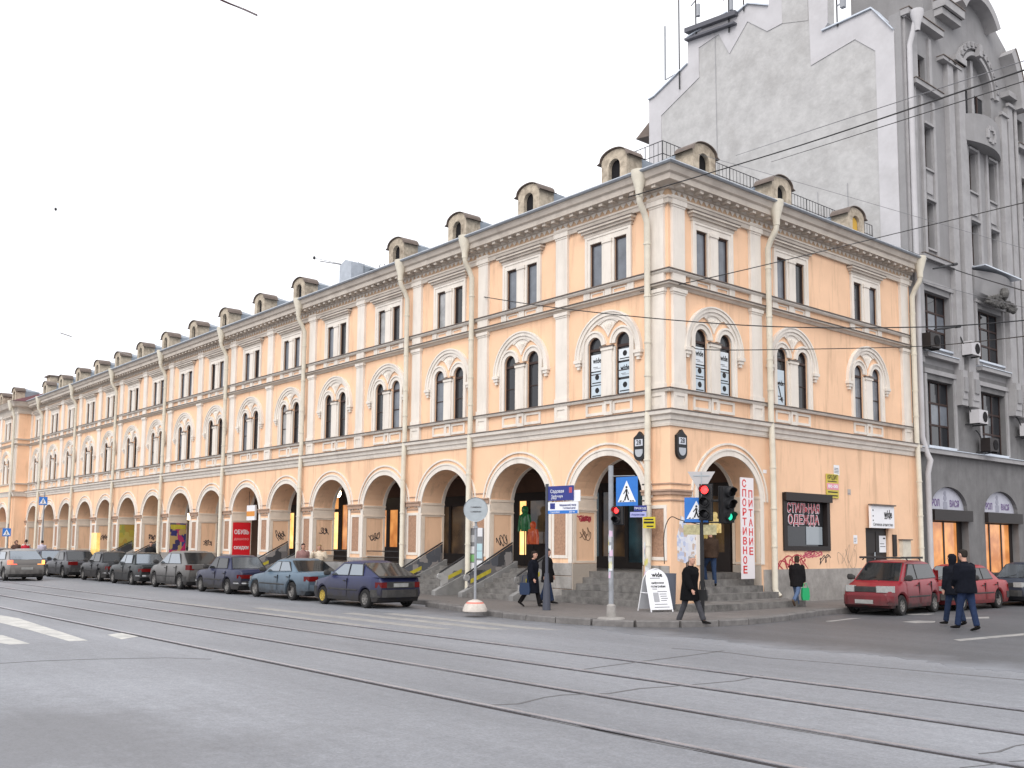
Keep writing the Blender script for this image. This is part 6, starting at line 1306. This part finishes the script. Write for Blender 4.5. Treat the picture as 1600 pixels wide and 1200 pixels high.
# classic boxy saloons
def classic(p, **k):
    return sedan(4.13, 1.62, 1.44, p, **dict(dict(dirt=.6, wr=.29, chrome=True, top=[(0, .68), (.05, .80), (.5, .86), (1.3, .90), (2.2, .92), (3.2, .93), (4.05, .91), (4.13, .80)], gh=(1.22, 1.72, 2.95, 3.38), side=[(1.45, 2.08, 1.84, 2.06), (2.16, 3.0, 2.14, 2.86)], doors=[(1.25, 2.1), (2.15, 3.0)], tl=(.60, .74), tlw=.42, plz=(.60, .71), bump=(.36, .50)), **k))
c = car('parked blue boxy saloon between the grey-blue saloon and the silver estate', classic(('classic_blue', (.018, .022, .06)), glass=(M_cglass2, M_cglass, M_cglass2)), (-17.6, YC, 0), PI_)
c = car('parked tall grey hatchback with muddy sides between two boxy saloons', hatch(4.25, 1.74, 1.56, ('suv_grey', (.13, .125, .12)), dirt=.6, wr=.32, tl=(.80, 1.0), tlw=.2, top=[(0, .72), (.1, .84), (.6, .95), (1.1, 1.0), (2.2, 1.02), (3.8, 1.05), (4.2, 1.0), (4.25, .86)], gh=(1.0, 1.85, 3.3, 4.1), side=[(1.35, 2.2, 1.98, 2.18), (2.27, 3.5, 2.25, 3.1)], doors=[(1.1, 2.2), (2.25, 3.2)], glass=(M_cglass2, M_cglass2, M_cglass)), (-22.4, YC+.05, 0), PI_)
c = car('parked dark green boxy saloon with chrome bumper and square rear lamps', classic(('dark_green_paint', (.012, .018, .020)), dirt=.45, glass=(M_cglass2,)*3), (-27.3, YC-.1, 0), PI_)
c = car('parked black boxy saloon ahead of the dark green one', classic(('black_paint', (.016, .018, .022)), glass=(M_cglass,)*3), (-32.1, YC+.05, 0), PI_)
c = car('parked rounded dark grey saloon far along the kerb', sedan(4.5, 1.76, 1.46, ('charcoal_paint', (.05, .05, .058)), dirt=.5, wr=.31, spokes=5, gh=(1.2, 2.0, 3.1, 3.95), side=[(1.55, 2.4, 2.15, 2.38), (2.46, 3.4, 2.44, 3.02)], doors=[(1.3, 2.4), (2.45, 3.3)], tl=(.70, .88)), (-37.6, YC, 0), PI_)
c = car('parked dark navy saloon hidden behind the silver hatchback', sedan(4.4, 1.72, 1.44, ('navy_paint', (.03, .035, .06)), glass=(M_cglass2,)*3), (-42.6, YC+.1, 0), PI_)
c = car('parked pale estate car beyond the silver hatchback', hatch(4.4, 1.72, 1.46, ('pale_paint', (.32, .34, .36)), glass=(M_cglass2,)*3), (-47.5, YC+.2, 0), PI_)
c = car('parked grey car near the end pavilion', sedan(4.4, 1.72, 1.46, ('far_grey', (.14, .14, .15))), (-53, YC, 0), PI_)
# moving silver hatchback with brake lamps lit
Lp = 4.28
c = car('silver grey hatchback driving away with its brake lamps lit', hatch(Lp, 1.80, 1.50, ('silver_mud_paint', (.22, .21, .20)), dirt=.5, wr=.32, tl=(.80, 1.0), tlw=.30, tail=M_brake, tail2=M_amber, plz=(.55, .66), top=[(0, .68), (.1, .80), (.6, .92), (1.2, .98), (2.4, 1.0), (3.8, 1.03), (4.2, 1.0), (Lp, .84)], gh=(1.0, 1.9, 3.4, 4.16), side=[(1.35, 2.25, 2.05, 2.23), (2.32, 3.5, 2.3, 3.2)], doors=[(1.1, 2.25), (2.3, 3.2)], glass=(M_cglass2, M_cglass2, M_cglass2), bumper=paint('silver_mud_paint', (.22, .21, .20))), (carx(40, -8.3)-.8, -8.6, 0), PI_, 'cars driving on the main street')
c = car('dark car following on the far lane behind the silver hatchback', sedan(4.4, 1.75, 1.45, ('dark_grey_lane', (.08, .08, .085)), glass=(M_cglass2,)*3), (-43.5, -8.4, 0), PI_, 'cars driving on the main street')
# nose of an oncoming car at the left edge of the view
q = on(3, 940, 2, .0); c = car('dark blue oncoming car with only its nose in view', sedan(4.5, 1.76, 1.45, ('oncoming_blue', (.03, .03, .09)), dirt=.2), (q.x-4.6, q.y-.75, 0), 0., 'cars driving on the main street')
# side street: red hatchback facing us, red saloon, dark blue car
Lf = 3.55
c = car('parked red tall hatchback with roof rack facing the crossing', hatch(Lf, 1.60, 1.55, ('red_paint', (.24, .012, .022)), dirt=.42, wr=.29, fa=.68, ra=2.98, sill=.22, top=[(0, .62), (.06, .74), (.45, .88), (.85, .98), (1.6, 1.0), (3.3, 1.03), (3.5, 1.0), (Lf, .85)], gh=(.72, 1.35, 3.05, 3.48), side=[(1.05, 1.80, 1.50, 1.78), (1.88, 3.2, 1.86, 3.0)], doors=[(.95, 1.82), (1.86, 2.72)], hl=(.66, .84), bump=(.30, .56), bumper=paint('red_paint', (.24, .012, .022)), tl=(.9, 1.25), tlw=.14), (3.62, 5.75, 0), R_(-90)+R_(5), 'cars parked along the side street')
for x in (.45, -.45): obj('roof_bar', MB().tube([(x, -.68, 1.55), (x, -.62, 1.62), (x, .62, 1.62), (x, .68, 1.55)], .022, 6).mesh('roof_bar', M_iron), c)
for x0, y0, m in ((-.2, -.35, M_plast),): obj('roof_rack_rail', mbx(-.7, .7, -.66, -.60, 1.60, 1.66).mesh('roof_rack_rail', M_plast), c); obj('roof_rack_rail', mbx(-.7, .7, .60, .66, 1.60, 1.66).mesh('roof_rack_rail', M_plast), c)
c = car('parked bright red saloon behind the red hatchback', sedan(4.2, 1.66, 1.40, ('bright_red_paint', (.30, .012, .016)), dirt=.35, wr=.29, hl=(.62, .76), glass=(M_cglass2, M_cglass, M_cglass)), (3.68, 9.75, 0), R_(-90), 'cars parked along the side street')
c = car('parked slate blue saloon last along the side street', sedan(4.5, 1.75, 1.44, ('slate_paint', (.03, .038, .06)), dirt=.4, wr=.31, hl=(.64, .80), glass=(M_cglass2, M_cglass, M_cglass)), (3.95, 14.6, 0), R_(-90), 'cars parked along the side street')
c = car('parked grey car beyond the slate blue saloon', sedan(4.5, 1.75, 1.44, ('far_grey', (.14, .14, .15))), (3.9, 19.7, 0), R_(-90), 'cars parked along the side street')
# ------------------------------------------------------------------ people
M_skin = mat('skin', (.48, .27, .20), .6, var=.06, scale=20)
def remesh(mb, name, m, vox, smooth=4):
    me = mb.mesh('raw', m); o = bpy.data.objects.new('raw', me); COL.objects.link(o)
    r = o.modifiers.new('r', 'REMESH'); r.mode = 'VOXEL'; r.voxel_size = vox
    s = o.modifiers.new('s', 'SMOOTH'); s.iterations = smooth; s.factor = .5
    dg = bpy.context.evaluated_depsgraph_get(); out = bpy.data.meshes.new_from_object(o.evaluated_get(dg))
    bpy.data.objects.remove(o); out.name = name; out.materials.clear(); out.materials.append(m); out.shade_smooth(); return out
def person(label, loc, heading, h=1.75, legs=((0, 0), (0, 0)), arms=((0, 10), (0, 10)), coat=(.01, .01, .012), coat_len=.80, trousers=(.03, .03, .035), hair=(.04, .03, .025), hair_len=.0, shoes=(.012, .011, .011), lean=0., head_turn=0., skirt=False, hat=None, vox=.013, hood=False, arm_in=0., bulk=1.16, spread=(10, 10)):
    """facing +x. legs: (thigh forward deg, knee bend deg) for left, right; arms: (upper arm forward, elbow bend)"""
    k = h/1.75; t = thing('person', label, 'person', loc, heading)
    S = lambda p: Vector(p)*k
    hip = Vector((0, 0, .93)); ln = R_(lean); up = Vector((math.sin(ln), 0, math.cos(ln)))
    chest = hip+up*.36; neck = hip+up*.53; headc = hip+up*.70+Vector((.025, 0, 0))
    body = MB(); cm = MB(); tm = MB(); sm = []
    body.ell([(S(hip-up*.04), .15*k, .11*k), (S(hip+up*.12), .135*k, .10*k), (S(chest), .165*k, .11*k), (S(neck-up*.06), .15*k, .085*k), (S(neck), .06*k, .055*k), (S(neck+up*.09), .052*k, .055*k)], (0, 1, 0))
    cr = math.cos(R_(head_turn)); sr_ = math.sin(R_(head_turn)); fwd = Vector((cr, sr_, 0)); lat = Vector((-sr_, cr, 0))
    hd = [(-.115, .03, .04, .01), (-.095, .052, .062, .018), (-.05, .068, .085, .008), (.0, .075, .095, 0), (.05, .074, .096, -.004), (.09, .058, .075, -.006), (.115, .025, .035, -.008)]
    body.ell([(S(headc+Vector((0, 0, z))+fwd*off), a*k, b*k) for z, a, b, off in hd], lat)
    body.ell([(S(headc+fwd*.085+Vector((0, 0, .015))), .010*k, .012*k), (S(headc+fwd*.108+Vector((0, 0, -.02))), .014*k, .016*k), (S(headc+fwd*.095+Vector((0, 0, -.034))), .010*k, .010*k)], lat, 8)
    for s in (1, -1): body.ell([(S(headc+lat*s*.072+Vector((0, 0, -.03))), .010*k, .016*k), (S(headc+lat*s*.083+Vector((0, 0, .0))), .012*k, .022*k), (S(headc+lat*s*.076+Vector((0, 0, .032))), .008*k, .016*k)], lat, 8)
    feet = []
    for s, (th, kb), sh in ((1, legs[0], 0), (-1, legs[1], 0)):
        a = R_(th); hp = hip+Vector((0, s*.085, -.02)); d1 = Vector((math.sin(a), s*.01, -math.cos(a))); kn = hp+d1*.43
        b = R_(th-kb); d2 = Vector((math.sin(b), 0, -math.cos(b))); an = kn+d2*.42
        body.ell([(S(hp), .085*k, .085*k), (S(hp+d1*.2), .075*k, .078*k), (S(kn), .052*k, .055*k), (S(kn+d2*.13), .052*k, .056*k), (S(an), .034*k, .038*k), (S(an+d2*.03), .03*k, .034*k)], (0, 1, 0), 10)
        if not skirt: tm.ell([(S(hp+Vector((0, 0, .10))), .10*k, .115*k), (S(hp), .105*k, .11*k), (S(hp+d1*.22), .09*k, .095*k), (S(kn), .072*k, .078*k), (S(kn+d2*.2), .068*k, .074*k), (S(an+d2*.015), .062*k, .075*k)], (0, 1, 0), 12)
        f = R_(max(-60, min(40, (th-kb)*.9))) if kb > 20 or th < -8 else 0.
        fd = Vector((math.cos(f), 0, math.sin(f))); heel = an+d2*.05
        sm.append(MB().ell([(S(heel-fd*.06), .030*k, .03*k), (S(heel-fd*.02+Vector((0, 0, .005))), .040*k, .045*k), (S(heel+fd*.07-Vector((0, 0, .012))), .044*k, .032*k), (S(heel+fd*.15-Vector((0, 0, .02))), .042*k, .024*k), (S(heel+fd*.19-Vector((0, 0, .022))), .022*k, .015*k)], (0, 1, 0), 10))
        feet.append(heel)
    for s, (ua, eb), spd in ((1, arms[0], spread[0]), (-1, arms[1], spread[1])):
        a = R_(ua); sh = neck+Vector((0, s*.185, -.075)); o_ = R_(spd)
        d1 = Vector((math.sin(a)*math.cos(o_), s*math.sin(o_), -math.cos(a)*math.cos(o_))); el = sh+d1*.29
        b = R_(ua+eb); d2 = Vector((math.sin(b), -s*arm_in, -math.cos(b))).normalized(); wr_ = el+d2*.25
        body.ell([(S(sh), .052*k, .052*k), (S(sh+d1*.14), .047*k, .047*k), (S(el), .038*k, .038*k), (S(el+d2*.1), .038*k, .038*k), (S(wr_), .025*k, .03*k)], (0, 1, 0), 8)
        kb_ = k*bulk; cm.ell([(S(sh+Vector((0, -s*.04, .035))), .05*kb_, .06*kb_), (S(sh), .078*kb_, .08*kb_), (S(sh+d1*.14), .070*kb_, .072*kb_), (S(el), .064*kb_, .066*kb_), (S(el+d2*.12), .060*kb_, .062*kb_), (S(wr_-d2*.01), .054*kb_, .057*kb_)], (0, 1, 0), 12)
        nd = Vector((0, 1, 0)); fx_ = d2.cross(nd).normalized()
        body.ell([(S(wr_-d2*.01), .024*k, .028*k), (S(wr_+d2*.04), .022*k, .040*k), (S(wr_+d2*.085), .018*k, .040*k)], (0, 1, 0), 8)
        for i, fl in enumerate((.062, .075, .07, .055)):
            f0 = wr_+d2*.08+fx_*(.030-.02*i); cu = d2*.7+Vector((0, -s*.5, 0)); body.ell([(S(f0), .0095*k, .0095*k), (S(f0+d2*fl*.5), .009*k, .009*k), (S(f0+d2*fl*.5+cu*fl*.5), .007*k, .007*k)], fx_, 6)
        th0 = wr_+d2*.03+fx_*.035; body.ell([(S(th0), .011*k, .011*k), (S(th0+d2*.03+fx_*.025), .010*k, .010*k), (S(th0+d2*.06+fx_*.025), .007*k, .007*k)], (0, 1, 0), 6)
    # coat
    zb = 1-coat_len; cl = [(hip-Vector((0, 0, .93-.93*(1-coat_len)))+Vector((math.sin(R_(sum(l[0] for l in legs)/2))*.1, 0, 0)), .20+.06*max(0, coat_len-.5), .15+.10*max(0, coat_len-.5))] if coat_len > .1 else []
    sp_ = max(abs(l[0]) for l in legs)/90*.25
    rings = []
    if coat_len > .05: rings += [(S(hip-Vector((0, 0, coat_len*.9))+Vector((0, 0, 0))), (.185+.03*coat_len)*k, (.15+sp_*coat_len*1.2)*k), (S(hip-Vector((0, 0, coat_len*.45))), .195*k, (.15+sp_*coat_len*.6)*k)]
    rings += [(S(hip-Vector((0, 0, .02))), .19*k, .145*k), (S(hip+up*.14), .178*k, .135*k), (S(chest), .205*k, .145*k), (S(neck-up*.08), .19*k, .115*k), (S(neck-up*.015), .105*k, .08*k), (S(neck+up*.03), .075*k, .072*k)]
    rings = [(p_, a_*(bulk if i_ < len(rings)-2 else 1), b_*(bulk*1.06 if i_ < len(rings)-2 else 1)) for i_, (p_, a_, b_) in enumerate(rings)]
    cm.ell(rings, (0, 1, 0), 16)
    if hood: cm.ell([(S(headc+Vector((-.02, 0, -.13))), .09*k, .09*k), (S(headc+Vector((-.04, 0, -.03))), .10*k, .11*k), (S(headc+Vector((-.04, 0, .07))), .095*k, .11*k), (S(headc+Vector((-.03, 0, .125))), .04*k, .05*k)], (0, 1, 0), 10)
    key = lambda n, c: mat('%s_%02d%02d%02d' % (n, int(c[0]*99), int(c[1]*99), int(c[2]*99)), c, .9, spec=.08, var=.25, scale=12)
    b = obj('body', remesh(body, 'body', M_skin, vox), t)
    obj('coat', remesh(cm, 'coat', key('cloth', coat), .018), b)
    if skirt: obj('skirt', MB().ell([(S(hip+Vector((0, 0, -.52))), .20*k, .20*k), (S(hip), .19*k, .15*k)], (0, 1, 0), 14).mesh('skirt', key('cloth', trousers), True), b)
    else: obj('trousers', remesh(tm, 'trousers', key('cloth', trousers), .018), b)
    for mbs in sm: obj('shoe', mbs.mesh('shoe', key('leather', shoes), True), b)
    hm = MB(); back = -fwd
    hm.ell([(S(headc+back*.03+Vector((0, 0, -.06-hair_len))), .045*k, .03*k), (S(headc+back*.045+Vector((0, 0, -.03-hair_len*.5))), .078*k, .06*k), (S(headc+back*.028+Vector((0, 0, .03))), .086*k, .086*k), (S(headc+back*.006+Vector((0, 0, .08))), .082*k, .102*k), (S(headc+back*.01+Vector((0, 0, .118))), .045*k, .058*k), (S(headc+back*.01+Vector((0, 0, .13))), .01*k, .012*k)], lat, 12)
    obj('hair', hm.mesh('hair', key('hair', hair), True), b)
    if hat: obj('cap', MB().ell([(S(headc+Vector((0, 0, .055))), .088*k, .105*k), (S(headc+Vector((0, 0, .10))), .085*k, .10*k), (S(headc+Vector((0, 0, .135))), .05*k, .06*k)], lat, 12).mesh('cap', key('cloth', hat), True), b)
    for s in (1, -1): obj('eye', MB().lathe([(0, -.009), (.008, -.005), (.01, 0), (.008, .005), (0, .009)], 6, tuple(S(headc+fwd*.088+lat*s*.032+Vector((0, 0, .012))))).mesh('eye', M_black), b)
    return t, k
def put_on(t, z):                            # stand a figure on its lowest point
    lo = 9
    for o in t.children:
        for q in [o]+list(o.children):
            if q.data: lo = min(lo, min(v.co.z for v in q.data.vertices))
    t.location.z = z-lo
def carry(name, label, cat, loc, me, parts=()):
    t = thing(name, label, cat, loc); obj(parts[0] if parts else 'body', me, t); return t
def bagmesh(w, d, h, m, strap=.18):
    mb = MB().plate([(-w*.42, 0), (w*.42, 0), (w*.5, h*.35), (w*.42, h), (-w*.42, h), (-w*.5, h*.35)], [], -d/2, d/2); return mb.mesh('pouch', m)
def bag(label, loc, w, d, h, m, rz=0, strap=.2):
    t = thing('bag', label, 'bag', loc, rz); obj('pouch', bagmesh(w, d, h, m), t); obj('strap', MB().tube([(-w*.3, 0, h), (-w*.2, 0, h+strap), (w*.2, 0, h+strap), (w*.3, 0, h)], .012, 5).mesh('strap', m), t); return t
def hd(dx, dy): return math.atan2(dy, dx)
# elderly man in a black coat walking across the kerb (towards the right of the view)
p = G(1078, 979, 0.); t, k = person('grey haired man in a long black coat striding past the A-board', (p.x, p.y, 0), hd(.55, .25)+R_(-18), 1.66, legs=((26, 4), (-14, 10)), arms=((-14, 22), (12, 16)), coat=(.007, .007, .008), coat_len=.36, bulk=1.3, trousers=(.055, .055, .062), hair=(.35, .33, .32), lean=5, head_turn=-25); put_on(t, .004)
bag('small black shoulder bag carried by the man in the long coat', (p.x+.24, p.y+.18, .62), .26, .09, .26, mat('black_leather', (.01, .01, .011), .5), R_(20))
# two men crossing the side street
p = G(1512, 986, 0.); t, k = person('man in a dark jacket and blue jeans standing in the side street', (p.x, p.y, 0), hd(-.75, .25), 1.83, legs=((14, 2), (-10, 4)), arms=((6, 45), (4, 42)), bulk=1.3, coat=(.008, .009, .014), coat_len=.16, trousers=(.022, .034, .075), hair=(.03, .025, .022), lean=3, head_turn=10, arm_in=.5); put_on(t, .006)
p2 = G(1499, 982, 0.); t, k = person('companion in a black coat half hidden behind the man in jeans', (p2.x-.42, p2.y+.62, 0), hd(-.75, .25), 1.72, legs=((12, 0), (-12, 6)), arms=((0, 15), (0, 15)), coat=(.010, .011, .016), coat_len=.22, bulk=1.25, trousers=(.02, .03, .06), hair=(.02, .018, .018), hood=True); put_on(t, .006)
# woman with a green bag walking along facade b
p = G(1252, 951, PZ); t, k = person('woman in a black coat and jeans walking away along the wall', (p.x-.5, p.y+.55, PZ), hd(-.18, .95), 1.52, legs=((20, 4), (-20, 34)), arms=((8, 12), (0, 8)), coat=(.012, .011, .012), coat_len=.26, trousers=(.09, .13, .22), hair=(.05, .035, .025), hair_len=.1, shoes=(.10, .07, .05), lean=4); put_on(t, .152)
bag('bright green plastic bag carried by the woman at the wall', (p.x-.5+.24, p.y+.62, .36), .24, .10, .36, mat('green_plastic', (.02, .32, .12), .4), R_(60), .12)
# couple in black near the direction post
p = G(832, 948, PZ); t, k = person('woman in a long black coat carrying a dark blue bag by the direction post', (p.x, p.y, PZ), hd(.75, .35), 1.58, legs=((16, 4), (-20, 14)), arms=((-4, 10), (6, 14)), coat=(.010, .010, .011), coat_len=.58, trousers=(.015, .015, .017), hair=(.03, .022, .02), hair_len=.06, lean=3); put_on(t, .152)
bag('dark blue handbag hanging beside the woman in the long coat', (p.x-.02, p.y-.27, .50), .32, .12, .34, mat('navy_leather', (.015, .03, .07), .45), R_(30))
p = G(847, 945, PZ); t, k = person('person in a black jacket walking close behind the direction post', (p.x-.05, p.y+.25, PZ), hd(.75, .35), 1.62, legs=((-14, 8), (16, 3)), arms=((5, 15), (-5, 10)), coat=(.012, .012, .014), coat_len=.30, trousers=(.02, .03, .055), hair=(.03, .022, .02), hair_len=.03); put_on(t, .152)
# man climbing the corner steps
t, k = person('person in a brown jacket and jeans climbing the steps under the corner arch', (-.25, 2.15, .72), hd(-.9, .35), 1.70, legs=((38, 50), (-4, 2)), arms=((0, 25), (0, 20)), coat=(.055, .035, .025), coat_len=.10, trousers=(.03, .05, .10), hair=(.02, .016, .014)); put_on(t, .72)
# two women on the pavement behind the grey-blue saloon
t, k = person('woman in a dusky pink coat walking behind the parked cars', (-17.4, -2.3, PZ), hd(1, -.25), 1.72, legs=((15, 2), (-15, 10)), arms=((5, 15), (-5, 20)), coat=(.26, .15, .14), coat_len=.40, trousers=(.03, .03, .04), hair=(.05, .03, .025), hair_len=.10, vox=.02); put_on(t, .152)
t, k = person('woman in a cream coat with both hands raised to her hood', (-16.35, -2.15, PZ), hd(.9, -.6), 1.70, legs=((5, 0), (-5, 0)), arms=((55, 120), (50, 118)), coat=(.62, .53, .42), coat_len=.30, trousers=(.03, .03, .04), hair=(.28, .19, .10), hair_len=.12, vox=.02, arm_in=.35, spread=(25, 25)); put_on(t, .152)
# distant pedestrians near the pavilion
t, k = person('person in black standing beside the blue poster arch', (-34.2, -2.2, PZ), hd(1, -.2), 1.75, legs=((10, 2), (-10, 4)), coat=(.02, .02, .022), coat_len=.3, vox=.024); put_on(t, .152)
for i, (u, c_, lab) in enumerate([(24, (.02, .02, .025), 'person in black walking before the far pavilion'), (33, (.10, .06, .05), 'person in brown walking before the far pavilion'), (41, (.55, .48, .42), 'person in a pale coat walking before the far pavilion'), (47, (.45, .03, .05), 'person in a red jacket walking before the far pavilion'), (66, (.50, .47, .56), 'person in a lilac coat near the last arches')]):
    q = on(u, 850, 1, -2.3); t, k = person(lab, (q.x, -2.3-.3*(i % 2), PZ), hd(1, -.2) if i % 2 else hd(-1, 0), 1.72+.06*(i % 3), legs=((14, 2), (-14, 8)), coat=c_, coat_len=.35, vox=.028); put_on(t, .152)
